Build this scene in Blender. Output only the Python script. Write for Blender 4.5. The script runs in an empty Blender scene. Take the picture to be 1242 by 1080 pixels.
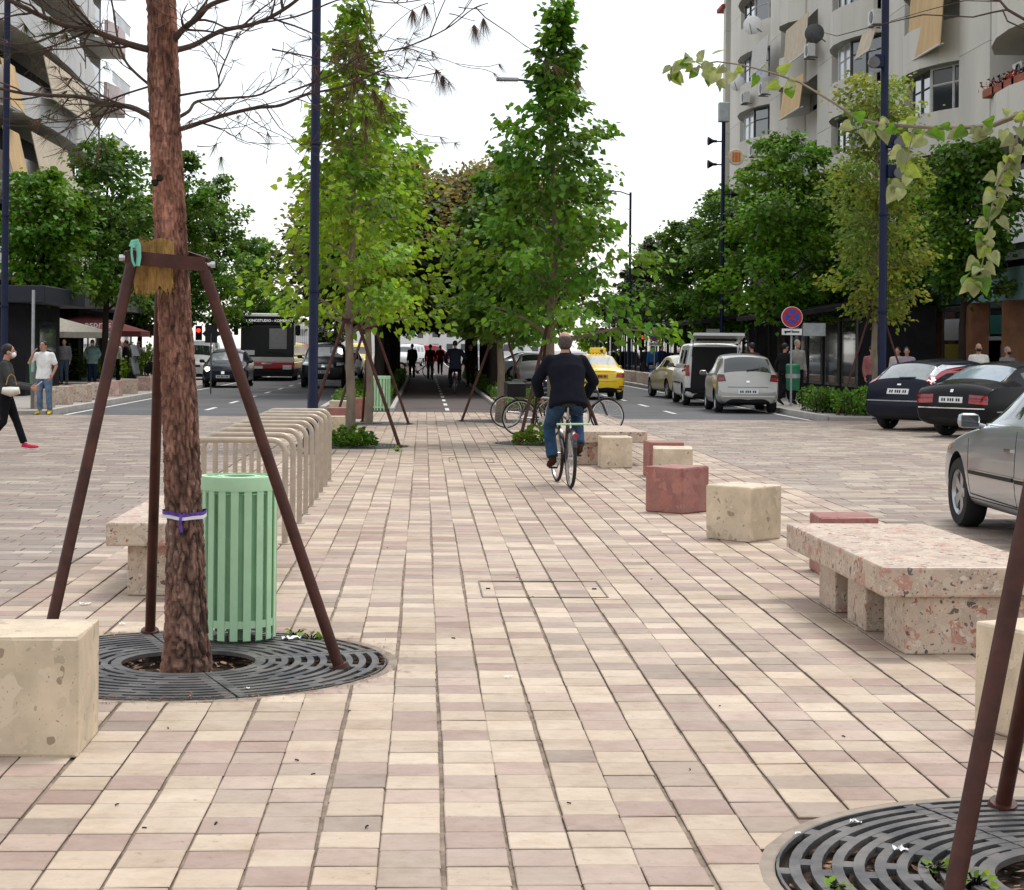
import bpy, bmesh, math, random
import numpy as np
from mathutils import Vector, Matrix
from mathutils.bvhtree import BVHTree
random.seed(7); RNG = np.random.default_rng(11)
PI = math.pi; R = math.radians
S = bpy.context.scene; C = S.collection
# ---------------------------------------------------------------- camera
EYE, FOC, YAW, ROLL = 1.6, 2200.0, math.atan(107/2200), R(0.55)
cd = bpy.data.cameras.new('camera'); cam = bpy.data.objects.new('camera', cd); C.objects.link(cam)
cd.sensor_width = 36; cd.lens = FOC/1242*36; cd.shift_y = -117/1242; cd.clip_start = .1; cd.clip_end = 3000
cam.matrix_world = Matrix.Translation((0, 0, EYE)) @ Matrix.Rotation(-YAW, 4, 'Z') @ Matrix.Rotation(PI/2, 4, 'X') @ Matrix.Rotation(ROLL, 4, 'Z')
S.camera = cam
# ---------------------------------------------------------------- light: bright overcast day
SUN_EL, SUN_AZ = R(64), R(35)
W = bpy.data.worlds.new('World'); S.world = W; W.use_nodes = True
nt = W.node_tree; N = nt.nodes; N.clear(); L = nt.links
out = N.new('ShaderNodeOutputWorld'); add = N.new('ShaderNodeAddShader')
b1 = N.new('ShaderNodeBackground'); b2 = N.new('ShaderNodeBackground'); sk = N.new('ShaderNodeTexSky')
sk.sky_type = 'NISHITA'; sk.sun_disc = False; sk.sun_elevation = SUN_EL; sk.sun_rotation = SUN_AZ
b1.inputs[1].default_value = .05
tc = N.new('ShaderNodeTexCoord'); nz = N.new('ShaderNodeTexNoise'); nz.inputs['Scale'].default_value = 2.2; nz.inputs['Detail'].default_value = 4
rp = N.new('ShaderNodeValToRGB'); rp.color_ramp.elements[0].color = (.82, .815, .80, 1); rp.color_ramp.elements[1].color = (.98, .965, .94, 1)
rp.color_ramp.elements[0].position = .3; rp.color_ramp.elements[1].position = .62
L.new(tc.outputs['Generated'], nz.inputs['Vector']); L.new(nz.outputs['Fac'], rp.inputs[0]); L.new(rp.outputs[0], b2.inputs[0]); b2.inputs[1].default_value = .80
L.new(sk.outputs[0], b1.inputs[0]); L.new(b1.outputs[0], add.inputs[0]); L.new(b2.outputs[0], add.inputs[1]); L.new(add.outputs[0], out.inputs[0])
sl = bpy.data.lights.new('sun', 'SUN'); sun = bpy.data.objects.new('sun', sl); C.objects.link(sun)
sl.energy = 1.9; sl.angle = R(22); sl.color = (1, .965, .91)
sun.rotation_euler = (PI/2-SUN_EL, 0, PI-SUN_AZ); sun.location = (0, 0, 60)
S.view_settings.view_transform = 'Standard'; S.view_settings.look = 'None'; S.view_settings.gamma = 1; S.view_settings.use_curve_mapping = False
S.view_settings.exposure = .42
S.cycles.use_denoising = True; S.cycles.max_bounces = 6; S.cycles.diffuse_bounces = 3; S.cycles.glossy_bounces = 3; S.cycles.transmission_bounces = 4; S.cycles.transparent_max_bounces = 8
S.cycles.caustics_reflective = False; S.cycles.caustics_refractive = False; S.cycles.sample_clamp_indirect = 6
# ---------------------------------------------------------------- photo pixel -> place
CY_, SY_ = math.cos(YAW), math.sin(YAW)
def at(u, v, D):                       # point at distance D along the view, seen at photo pixel (u, v)
    du, dv = u-621, v-423
    a = (du*math.cos(ROLL)+dv*math.sin(ROLL))/FOC; b = (-du*math.sin(ROLL)+dv*math.cos(ROLL))/FOC
    return Vector((D*(SY_+a*CY_), D*(CY_-a*SY_), EYE-D*b))
def G(u, v, z=0.0):                    # ground (height z) under photo pixel (u, v)
    dv = -(u-621)*math.sin(ROLL)+(v-423)*math.cos(ROLL)
    return at(u, v, (EYE-z)*FOC/dv)
def GD(u, D, z=0.0):                   # ground point at distance D in picture column u
    p = at(u, 423, D); return Vector((p.x, p.y, z))
# ---------------------------------------------------------------- materials
def newmat(name):
    m = bpy.data.materials.new(name); m.use_nodes = True
    return m, m.node_tree.nodes, m.node_tree.links, m.node_tree.nodes['Principled BSDF']
def pm(name, col, rough=.6, metal=0, var=.12, scale=6, bump=0, bscale=40, col2=None, coat=0, attr=None, spec=.3, detail=4, stretch=None, emit=0):
    m, n, l, b = newmat(name)
    b.inputs['Roughness'].default_value = rough; b.inputs['Metallic'].default_value = metal
    b.inputs['Coat Weight'].default_value = coat; b.inputs['Coat Roughness'].default_value = .06; b.inputs['Specular IOR Level'].default_value = spec
    c = Vector(col); lo = [max(0, x*(1-var)) for x in c]; hi = list(col2) if col2 else [min(1, x*(1+var)) for x in c]
    t = n.new('ShaderNodeTexCoord'); oi = n.new('ShaderNodeObjectInfo')
    ad = n.new('ShaderNodeVectorMath'); ad.operation = 'ADD'
    mp = n.new('ShaderNodeMapping'); l.new(t.outputs['Object'], mp.inputs[0])
    if stretch: mp.inputs['Scale'].default_value = stretch
    l.new(mp.outputs[0], ad.inputs[0])
    sc = n.new('ShaderNodeVectorMath'); sc.operation = 'SCALE'; sc.inputs['Scale'].default_value = 37
    cx = n.new('ShaderNodeCombineXYZ')
    for k in range(3): l.new(oi.outputs['Random'], cx.inputs[k])
    l.new(cx.outputs[0], sc.inputs[0]); l.new(sc.outputs[0], ad.inputs[1])
    z = n.new('ShaderNodeTexNoise'); z.inputs['Scale'].default_value = scale; z.inputs['Detail'].default_value = detail; z.inputs['Roughness'].default_value = .62
    l.new(ad.outputs[0], z.inputs['Vector'])
    r = n.new('ShaderNodeValToRGB'); r.color_ramp.elements[0].color = (*lo, 1); r.color_ramp.elements[1].color = (*hi, 1)
    r.color_ramp.elements[0].position = .32; r.color_ramp.elements[1].position = .68
    l.new(z.outputs['Fac'], r.inputs[0]); src = r.outputs[0]
    if attr:                            # per-piece tone stored on the mesh (face colour of leaves, stones)
        a = n.new('ShaderNodeAttribute'); a.attribute_name = attr
        mx = n.new('ShaderNodeMix'); mx.data_type = 'RGBA'; mx.blend_type = 'MULTIPLY'; mx.inputs[0].default_value = 1
        l.new(src, mx.inputs[6]); l.new(a.outputs['Color'], mx.inputs[7]); src = mx.outputs[2]
    l.new(src, b.inputs['Base Color'])
    if bump:
        z2 = n.new('ShaderNodeTexNoise'); z2.inputs['Scale'].default_value = bscale; z2.inputs['Detail'].default_value = 5; l.new(ad.outputs[0], z2.inputs['Vector'])
        bp = n.new('ShaderNodeBump'); bp.inputs['Strength'].default_value = bump; bp.inputs['Distance'].default_value = .01
        l.new(z2.outputs['Fac'], bp.inputs['Height']); l.new(bp.outputs[0], b.inputs['Normal'])
    if emit: l.new(src, b.inputs['Emission Color']); b.inputs['Emission Strength'].default_value = emit
    return m
def glassy(name, col, rough=.06):
    m, n, l, b = newmat(name); b.inputs['Base Color'].default_value = (*col, 1); b.inputs['Roughness'].default_value = rough
    b.inputs['Specular IOR Level'].default_value = .8; b.inputs['Coat Weight'].default_value = .5; b.inputs['Coat Roughness'].default_value = .03
    return m
def leafmat(name, col, trans=.35, var=.35):
    m = pm(name, col, .5, var=var, scale=1.3, attr='tone', spec=.35); n = m.node_tree.nodes; l = m.node_tree.links; b = n['Principled BSDF']
    tr = n.new('ShaderNodeBsdfTranslucent'); mx = n.new('ShaderNodeMixShader'); mx.inputs[0].default_value = trans
    src = b.inputs['Base Color'].links[0].from_socket; hs = n.new('ShaderNodeHueSaturation'); hs.inputs['Hue'].default_value = .485; hs.inputs['Value'].default_value = 1.5
    l.new(src, hs.inputs['Color']); l.new(hs.outputs[0], tr.inputs[0])
    o = n['Material Output']; l.new(b.outputs[0], mx.inputs[1]); l.new(tr.outputs[0], mx.inputs[2]); l.new(mx.outputs[0], o.inputs[0])
    return m
def breccia(name, base, chips, scale=14, fine=60, amount=.62, big=None):
    """Conglomerate stone: chips of several colours and sizes in a pale matrix."""
    m, n, l, b = newmat(name); b.inputs['Roughness'].default_value = .5
    t = n.new('ShaderNodeTexCoord'); oi = n.new('ShaderNodeObjectInfo'); ad = n.new('ShaderNodeVectorMath'); ad.operation = 'ADD'
    l.new(t.outputs['Object'], ad.inputs[0]); cx = n.new('ShaderNodeCombineXYZ')
    mu = n.new('ShaderNodeMath'); mu.operation = 'MULTIPLY'; mu.inputs[1].default_value = 41; l.new(oi.outputs['Random'], mu.inputs[0])
    for k in range(3): l.new(mu.outputs[0], cx.inputs[k])
    l.new(cx.outputs[0], ad.inputs[1])
    wz = n.new('ShaderNodeTexNoise'); wz.inputs['Scale'].default_value = 9; l.new(ad.outputs[0], wz.inputs['Vector'])
    wa = n.new('ShaderNodeMix'); wa.data_type = 'RGBA'; wa.blend_type = 'LINEAR_LIGHT'; wa.inputs[0].default_value = .06
    l.new(ad.outputs[0], wa.inputs[6]); l.new(wz.outputs['Color'], wa.inputs[7])
    nz_ = n.new('ShaderNodeTexNoise'); nz_.inputs['Scale'].default_value = 5; nz_.inputs['Detail'].default_value = 6; l.new(ad.outputs[0], nz_.inputs['Vector'])
    br = n.new('ShaderNodeValToRGB'); br.color_ramp.elements[0].color = (*[x*.78 for x in base], 1); br.color_ramp.elements[1].color = (*[min(1, x*1.12) for x in base], 1)
    br.color_ramp.elements[0].position = .35; br.color_ramp.elements[1].position = .65; l.new(nz_.outputs['Fac'], br.inputs[0])
    cur = br.outputs[0]
    small = chips
    for sc_, th in ((scale, amount), (scale*2.6, amount*.8), (fine, amount*.6)):
        chips = big if big and sc_ == scale else small
        v = n.new('ShaderNodeTexVoronoi'); v.inputs['Scale'].default_value = sc_; v.inputs['Randomness'].default_value = 1; l.new(wa.outputs[2], v.inputs['Vector'])
        sp = n.new('ShaderNodeSeparateColor'); l.new(v.outputs['Color'], sp.inputs[0])
        cr = n.new('ShaderNodeValToRGB'); cr.color_ramp.interpolation = 'CONSTANT'; els = cr.color_ramp.elements
        els[0].color = (*chips[0], 1); els[0].position = 0; els[1].color = (*chips[1], 1); els[1].position = 1/len(chips)
        for i, cc in enumerate(chips[2:], 2): e = els.new(i/len(chips)); e.color = (*cc, 1)
        l.new(sp.outputs[0], cr.inputs[0])
        rn = n.new('ShaderNodeMath'); rn.operation = 'MULTIPLY'; rn.inputs[1].default_value = .5; l.new(sp.outputs[1], rn.inputs[0])   # chips of unequal size
        ra = n.new('ShaderNodeMath'); ra.operation = 'ADD'; ra.inputs[1].default_value = th-.34; l.new(rn.outputs[0], ra.inputs[0])
        lt = n.new('ShaderNodeMath'); lt.operation = 'LESS_THAN'; l.new(v.outputs['Distance'], lt.inputs[0]); l.new(ra.outputs[0], lt.inputs[1])
        pk = n.new('ShaderNodeMath'); pk.operation = 'LESS_THAN'; l.new(sp.outputs[2], pk.inputs[0]); pk.inputs[1].default_value = .66
        an = n.new('ShaderNodeMath'); an.operation = 'MULTIPLY'; l.new(lt.outputs[0], an.inputs[0]); l.new(pk.outputs[0], an.inputs[1])
        mx = n.new('ShaderNodeMix'); mx.data_type = 'RGBA'; l.new(an.outputs[0], mx.inputs[0]); l.new(cur, mx.inputs[6]); l.new(cr.outputs[0], mx.inputs[7]); cur = mx.outputs[2]
    l.new(cur, b.inputs['Base Color'])
    bp = n.new('ShaderNodeBump'); bp.inputs['Strength'].default_value = .25; bp.inputs['Distance'].default_value = .006; l.new(nz_.outputs['Fac'], bp.inputs['Height']); l.new(bp.outputs[0], b.inputs['Normal'])
    return m
M = {}
M['steel_brown'] = pm('painted_brown_steel', (.058, .019, .013), .5, var=.35, scale=9, bump=.15, bscale=120, spec=.25)
M['mint'] = pm('mint_paint', (.41, .635, .40), .45, var=.06, scale=7, bump=.05)
M['mint_in'] = pm('mint_liner', (.30, .52, .31), .55, var=.1)
M['bronze'] = pm('bronze_metal', (.40, .335, .265), .36, .25, var=.12, scale=8)
M['iron'] = pm('cast_iron', (.075, .078, .086), .5, .2, var=.4, scale=5, bump=.3, bscale=90, col2=(.16, .15, .14))
M['navy'] = pm('navy_paint', (.006, .010, .034), .45, var=.2, spec=.18)
M['black'] = pm('black_plastic', (.010, .010, .012), .5, var=.3, spec=.2)
M['rubber'] = pm('rubber', (.016, .016, .017), .75, var=.3)
M['alu'] = pm('aluminium', (.5, .51, .53), .3, .8, var=.1)
M['galv'] = pm('galvanised_steel', (.33, .35, .36), .5, .4, var=.15)
M['white'] = pm('white_paint', (.72, .72, .70), .5, var=.06)
M['chrome'] = pm('chrome', (.75, .75, .76), .12, 1, var=.05)
M['travertine'] = breccia('cream_travertine', (.58, .475, .34), [(.55, .445, .315), (.61, .505, .375), (.57, .46, .33), (.50, .42, .30), (.595, .49, .365), (.40, .33, .23), (.52, .42, .30), (.30, .22, .15)], 8, 85, .46, big=[(.55, .45, .32), (.60, .50, .37), (.52, .43, .31)])
M['redstone'] = breccia('red_marble', (.30, .125, .10), [(.29, .095, .08), (.34, .125, .10), (.27, .09, .075), (.36, .15, .12), (.25, .08, .07)], 6, 50, .5)
M['breccia'] = breccia('breccia_marble', (.47, .37, .285), [(.53, .43, .34), (.33, .12, .085), (.50, .40, .30), (.40, .31, .235), (.57, .49, .40), (.44, .28, .21), (.085, .075, .07), (.48, .37, .28), (.31, .265, .225), (.46, .34, .26), (.12, .085, .07), (.54, .44, .36), (.43, .33, .25)], 11, 85, .64, big=[(.50, .41, .32), (.40, .21, .16), (.52, .43, .34), (.44, .345, .265), (.48, .39, .30), (.42, .33, .26)])
M['asphalt'] = pm('asphalt', (.095, .095, .098), .85, var=.22, scale=.6, bump=.2, bscale=90, detail=8)
M['asphalt_red'] = pm('bike_path_asphalt', (.085, .068, .062), .85, var=.25, scale=.8, bump=.2, bscale=90, detail=8)
M['marking'] = pm('road_paint', (.62, .62, .60), .7, var=.25, scale=8)
M['joint'] = pm('joint_dirt', (.21, .155, .115), .9, var=.4, scale=9, bump=.4, bscale=60, col2=(.32, .25, .195))
M['concrete'] = pm('pavement_concrete', (.30, .275, .25), .85, var=.15, scale=1.2, bump=.15)
M['kerb'] = pm('kerb_stone', (.40, .38, .35), .8, var=.15, scale=3)
M['soil'] = pm('soil', (.055, .038, .026), .95, var=.4, scale=14, bump=.8, bscale=40)
M['wall'] = pm('pale_render', (.58, .56, .50), .85, var=.09, scale=.5, bump=.1, stretch=(1, 1, .35), detail=8)
M['wall2'] = pm('grey_panel', (.56, .54, .49), .85, var=.08, scale=.7, stretch=(1, 1, .3), detail=8)
M['wall_dark'] = pm('shaded_loggia_render', (.21, .20, .18), .9, var=.12, scale=.7)  # loggia recess shade put into the render colour
M['wall_left'] = pm('grey_render', (.60, .60, .59), .85, var=.08, scale=.6, stretch=(1, 1, .35))
M['wall_pink'] = pm('pinkish_render', (.62, .52, .51), .85, var=.08, scale=.6)
M['glass'] = glassy('window_glass', (.03, .035, .04))
M['glass_b'] = pm('curtained_window_glass', (.36, .38, .42), .15, var=.3, scale=1.5)
M['car_glass'] = glassy('car_glass', (.018, .024, .022), .04)
M['frame'] = pm('window_frame', (.10, .10, .10), .5, var=.2)
M['frame_w'] = pm('white_window_frame', (.6, .6, .58), .5, var=.08)
M['awning'] = pm('beige_awning', (.56, .39, .20), .85, var=.12, scale=2, stretch=(1, 1, .3))
M['awning_l'] = pm('cream_awning', (.52, .44, .33), .85, var=.12, scale=2)
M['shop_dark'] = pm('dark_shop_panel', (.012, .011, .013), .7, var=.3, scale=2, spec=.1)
M['brownstone'] = pm('brown_pillar', (.21, .095, .05), .6, var=.2, scale=3)
M['bark_pine'] = pm('pine_bark', (.125, .062, .040), .9, var=.3, scale=14, bump=.6, bscale=70, attr='tone', detail=9, col2=(.285, .165, .118), stretch=(1, 1, .35))
M['branch'] = pm('dry_branch', (.055, .034, .026), .9, var=.3, scale=12)
M['bark_grey'] = pm('grey_bark', (.19, .15, .11), .9, var=.25, scale=10, bump=.4, bscale=60, stretch=(1, 1, .3))
M['bark_dark'] = pm('dark_bark', (.026, .02, .016), .95, spec=.1, var=.3, scale=6, bump=.6, bscale=30, stretch=(1, 1, .3))
M['needle'] = pm('brown_needles', (.13, .075, .04), .8, var=.4, scale=2)
M['needle_g'] = pm('dull_green_needles', (.085, .085, .028), .8, var=.4, scale=2)
M['leaf_lime'] = leafmat('young_linden_leaf', (.17, .295, .018), .42)
M['leaf_mid'] = leafmat('linden_leaf', (.082, .195, .012), .36)
M['leaf_deep'] = leafmat('maple_leaf', (.068, .160, .013), .36)
M['leaf_olive'] = leafmat('poplar_leaf', (.20, .27, .040), .42, .25)
M['leaf_pale'] = leafmat('pale_poplar_leaf', (.23, .26, .11), .35, .2)
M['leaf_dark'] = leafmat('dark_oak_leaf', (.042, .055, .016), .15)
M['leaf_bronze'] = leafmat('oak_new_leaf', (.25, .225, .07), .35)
M['coir'] = pm('coir_mat', (.34, .20, .065), .95, var=.4, scale=30, bump=1, bscale=160, stretch=(1, 1, .2))
M['teal'] = pm('teal_strap', (.17, .5, .38), .6, var=.1)
M['purple'] = pm('purple_ribbon', (.10, .045, .33), .5, var=.3, scale=40)
M['ribbon_w'] = pm('white_ribbon', (.70, .68, .74), .5, var=.05)
M['paper'] = pm('paper', (.78, .78, .78), .8, var=.06)
M['litter'] = pm('dry_litter', (.16, .085, .05), .95, var=.5, scale=30, attr='tone', col2=(.36, .22, .14))
M['red'] = pm('red_paint', (.45, .02, .025), .4, var=.1)
M['blue'] = pm('sign_blue', (.03, .08, .40), .4, var=.1)
M['yellow'] = pm('yellow_paint', (.80, .55, .012), .3, var=.04, coat=.6)
M['green_sign'] = pm('green_plastic', (.02, .17, .08), .5, var=.15)
M['skin'] = pm('skin', (.40, .22, .15), .55, var=.1, scale=12)
M['hair'] = pm('dark_hair', (.018, .012, .010), .6, var=.3, scale=40)
M['hair_g'] = pm('grey_hair', (.22, .19, .17), .7, var=.3, scale=40)
def cloth(name, c, v=.15): return pm(name, c, .95, var=v, scale=9, bump=.8, bscale=11, spec=.08)
# ---------------------------------------------------------------- mesh builder
class MB:
    def __init__(s): s.v = []; s.f = []; s.mi = []
    def add(s, vs, fs, mi=0):
        o = len(s.v); s.v.extend([tuple(p) for p in vs]); s.f.extend([tuple(i+o for i in f) for f in fs]); s.mi.extend([mi]*len(fs)); return s
    def box(s, c, d, rz=0, bev=0, mi=0, rx=0, ry=0):
        hx, hy, hz = d[0]/2, d[1]/2, d[2]/2; m = Matrix.Translation(c) @ Matrix.Rotation(rz, 4, 'Z') @ Matrix.Rotation(ry, 4, 'Y') @ Matrix.Rotation(rx, 4, 'X')
        if not bev:
            vs = [m @ Vector((x*hx, y*hy, z*hz)) for x in (-1, 1) for y in (-1, 1) for z in (-1, 1)]
            return s.add(vs, [(0, 1, 3, 2), (4, 6, 7, 5), (0, 4, 5, 1), (2, 3, 7, 6), (0, 2, 6, 4), (1, 5, 7, 3)], mi)
        bev = min(bev, hx*.95, hy*.95, hz*.95); bm = bmesh.new(); bmesh.ops.create_cube(bm, size=1)
        bmesh.ops.scale(bm, vec=d, verts=bm.verts); bmesh.ops.bevel(bm, geom=list(bm.edges), offset=bev, segments=2, profile=.5, affect='EDGES')
        bm.verts.index_update(); s.add([m @ v.co for v in bm.verts], [[v.index for v in f.verts] for f in bm.faces], mi); bm.free(); return s
    def prism(s, pts, z0, z1, mi=0):                       # plan polygon (counter-clockwise) extruded upwards
        n = len(pts); vs = [(p[0], p[1], z0) for p in pts]+[(p[0], p[1], z1) for p in pts]
        return s.add(vs, [tuple(range(n))[::-1], tuple(range(n, 2*n))]+[(i, (i+1) % n, n+(i+1) % n, n+i) for i in range(n)], mi)
    def tube(s, pts, r, n=8, mi=0, cap=True, flat=1.0, up=None):
        pts = [Vector(p) for p in pts]; k = len(pts); rs = r if isinstance(r, (list, tuple)) else [r]*k; vs = []; pu = None
        for i, p in enumerate(pts):
            t = (pts[min(i+1, k-1)]-pts[max(i-1, 0)])
            t = t.normalized() if t.length > 1e-9 else Vector((0, 0, 1))
            if pu is None:
                a = Vector(up) if up else (Vector((0, 0, 1)) if abs(t.z) < .9 else Vector((0, 1, 0)))
                x = t.cross(a).normalized()
            else: x = (pu-t*pu.dot(t)).normalized()
            y = t.cross(x); pu = x
            rr = rs[i]; rx, ry = rr if isinstance(rr, (list, tuple)) else (rr, rr*flat)
            vs += [p+x*(rx*math.cos(2*PI*j/n))+y*(ry*math.sin(2*PI*j/n)) for j in range(n)]
        fs = [(i*n+j, i*n+(j+1) % n, (i+1)*n+(j+1) % n, (i+1)*n+j) for i in range(k-1) for j in range(n)]
        if cap: fs += [tuple(range(n))[::-1], tuple(range((k-1)*n, k*n))]
        return s.add(vs, fs, mi)
    def lathe(s, prof, c=(0, 0, 0), n=24, axis='Z', mi=0, cap=True, mat=None):
        vs = []
        for (r, z) in prof:
            for j in range(n):
                a = 2*PI*j/n; p = (r*math.cos(a), r*math.sin(a), z)
                if axis == 'X': p = (p[2], p[0], p[1])
                if axis == 'Y': p = (p[1], p[2], p[0])
                vs.append(Vector(p)+Vector(c))
        k = len(prof); fs = [(i*n+j, i*n+(j+1) % n, (i+1)*n+(j+1) % n, (i+1)*n+j) for i in range(k-1) for j in range(n)]
        if cap: fs += [tuple(range(n))[::-1], tuple(range((k-1)*n, k*n))]
        return s.add(vs, fs, mi)
    def ball(s, c, r, n=10, m=7, mi=0, rot=None):
        rx, ry, rz = r if isinstance(r, (list, tuple)) else (r, r, r); c = Vector(c); vs = [Vector((0, 0, -rz))]; 
        for i in range(1, m):
            a = -PI/2+PI*i/m
            vs += [Vector((rx*math.cos(a)*math.cos(2*PI*j/n), ry*math.cos(a)*math.sin(2*PI*j/n), rz*math.sin(a))) for j in range(n)]
        vs.append(Vector((0, 0, rz))); 
        if rot: vs = [rot @ v for v in vs]
        fs = [(0, 1+(j+1) % n, 1+j) for j in range(n)]+[(1+i*n+j, 1+i*n+(j+1) % n, 1+(i+1)*n+(j+1) % n, 1+(i+1)*n+j) for i in range(m-2) for j in range(n)]
        t = len(vs)-1; fs += [(t, 1+(m-2)*n+j, 1+(m-2)*n+(j+1) % n) for j in range(n)]
        return s.add([v+c for v in vs], fs, mi)
    def quad(s, a, b, c, d, mi=0): return s.add([a, b, c, d], [(0, 1, 2, 3)], mi)
    def mesh(s, name, mats, smooth=None, off=None):
        me = bpy.data.meshes.new(name); vs = s.v if off is None else [(v[0]-off[0], v[1]-off[1], v[2]-off[2]) for v in s.v]
        me.from_pydata(vs, [], s.f)
        for m in (mats if isinstance(mats, (list, tuple)) else [mats]): me.materials.append(m)
        if isinstance(mats, (list, tuple)) and len(mats) > 1: me.polygons.foreach_set('material_index', s.mi)
        if smooth:
            me.polygons.foreach_set('use_smooth', [True]*len(me.polygons)); me.set_sharp_from_angle(angle=R(smooth))
        me.update(); return me
    def build(s, name, mats, parent=None, smooth=None, world=False):
        """One mesh object. world=True: coordinates are world ones and the parent stands unrotated."""
        off = None
        if world and parent is not None:
            off = Vector(parent.location); q = parent.parent
            while q is not None: off = off+Vector(q.location); q = q.parent
        return link(name, s.mesh(name, mats, smooth, off), parent)
def link(name, data, parent=None):
    o = bpy.data.objects.new(name, data); C.objects.link(o)
    if parent is not None: o.parent = parent
    return o
def tag(o, label=None, cat=None, group=None, kind=None):
    for k, v in (('label', label), ('category', cat), ('group', group), ('kind', kind)):
        if v: o[k] = v
    return o
def thing(name, label, cat, loc=(0, 0, 0), rz=0, group=None):
    o = bpy.data.objects.new(name, None); C.objects.link(o); o.location = loc; o.rotation_euler = (0, 0, rz); o.empty_display_size = .2
    return tag(o, label, cat, group)
def dup(o, loc=None, rz=None, label=None, group=None, parent=None):
    c = o.copy(); C.objects.link(c); c.parent = parent
    if loc is not None: c.location = loc
    if rz is not None: c.rotation_euler = (0, 0, rz)
    if label: c['label'] = label
    if group: c['group'] = group
    for ch in list(o.children): dup(ch, parent=c)
    return c
def struct(name, mb, m, smooth=None): return tag(mb.build(name, m, None, smooth), kind='structure')
def tone_attr(me, vals, name='tone'):
    """Per-face colour multiplier as a face attribute."""
    a = me.attributes.new(name, 'FLOAT_COLOR', 'FACE'); v = np.ones((len(me.polygons), 4), np.float32); v[:, :3] = vals; a.data.foreach_set('color', v.ravel())
def evaluated(o):
    dg = bpy.context.evaluated_depsgraph_get(); dg.update(); return bpy.data.meshes.new_from_object(o.evaluated_get(dg), depsgraph=dg)
def text(body, size, m, loc, rot, parent=None, name='lettering', depth=.004, xs=1):
    cu = bpy.data.curves.new('lettering_curve', 'FONT'); cu.body = body; cu.size = size; cu.extrude = depth; cu.align_x = 'CENTER'; cu.align_y = 'CENTER'; cu.resolution_u = 2
    t = bpy.data.objects.new('temp_text', cu); C.objects.link(t); me = evaluated(t); bpy.data.objects.remove(t); bpy.data.curves.remove(cu)
    me.materials.clear(); me.materials.append(m); o = link(name, me, parent); o.location = loc; o.rotation_euler = rot; o.scale = (xs, 1, 1); return o
# ================================================================ GROUND
def sheet(name, x0, x1, y0, y1, z, m):
    return struct(name, MB().quad((x0, y0, z), (x1, y0, z), (x1, y1, z), (x0, y1, z)), m)
sheet('ground', -900, 900, -60, 1600, -.16, M['concrete'])
Y_ROAD, Y_PATH = 41.6, 45.2
XL, XR, XKL, XKR = -2.56, 3.92, -8.4, 9.25           # median edges, outer kerbs
GRATES = [G(229, 803), at(1345, 1069, 5.5), G(424, 541), G(668, 538), G(447, 514), G(606, 511)]
for g in GRATES: g.z = 0
g_r = [1.0, 1.0, .95, .95, .95, .95]
def clip(poly, c, r):
    """Part of a convex plan polygon outside the disc, cut along the tangent that faces it."""
    m = sum((Vector((p[0], p[1], 0)) for p in poly), Vector())/len(poly); n = Vector((m.x-c.x, m.y-c.y, 0))
    if n.length > r+.32: return poly
    if n.length < 1e-4: return []
    n.normalize(); out_ = []
    d = [(p[0]-c.x)*n.x+(p[1]-c.y)*n.y-r for p in poly]
    for i in range(len(poly)):
        j = (i+1) % len(poly)
        if d[i] >= 0: out_.append(poly[i])
        if (d[i] >= 0) != (d[j] >= 0):
            t = d[i]/(d[i]-d[j]); out_.append((poly[i][0]+(poly[j][0]-poly[i][0])*t, poly[i][1]+(poly[j][1]-poly[i][1])*t))
    return out_ if len(out_) >= 3 else []
def area(p): return abs(sum(p[i][0]*p[(i+1) % len(p)][1]-p[(i+1) % len(p)][0]*p[i][1] for i in range(len(p))))/2
def tile_geo(mb, poly, z, b=.004, h=.03, tilt=(0, 0)):
    cx = sum(p[0] for p in poly)/len(poly); cy = sum(p[1] for p in poly)/len(poly); n = len(poly); vs = []
    for p in poly:
        k = 1-b/max(.02, math.hypot(p[0]-cx, p[1]-cy)*.7); vs.append((cx+(p[0]-cx)*k, cy+(p[1]-cy)*k, z+(p[0]-cx)*tilt[0]+(p[1]-cy)*tilt[1]))
    vs += [(p[0], p[1], z-.003) for p in poly]+[(p[0], p[1], z-h) for p in poly]
    fs = [tuple(range(n))]+[(n+i, n+(i+1) % n, (i+1) % n, i) for i in range(n)]+[(2*n+i, 2*n+(i+1) % n, n+(i+1) % n, n+i) for i in range(n)]
    mb.add(vs, fs); return len(fs)
STONES = [((.56, .462, .36), 'cream'), ((.51, .415, .32), 'cream'), ((.385, .31, .25), 'grey'), ((.34, .272, .222), 'grey'), ((.41, .305, .255), 'pink'), ((.44, .342, .283), 'pink'), ((.36, .262, .218), 'pink'), ((.46, .37, .285), 'cream')]
M['tile'] = pm('sawn_stone', (1, 1, 1), .62, var=.13, scale=16, attr='tone', bump=.22, bscale=45, col2=(1, 1, 1), detail=8)
n_, l_ = M['tile'].node_tree.nodes, M['tile'].node_tree.links; bs_ = n_['Principled BSDF']; cur = bs_.inputs['Base Color'].links[0].from_socket; geo = n_.new('ShaderNodeNewGeometry')
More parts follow.
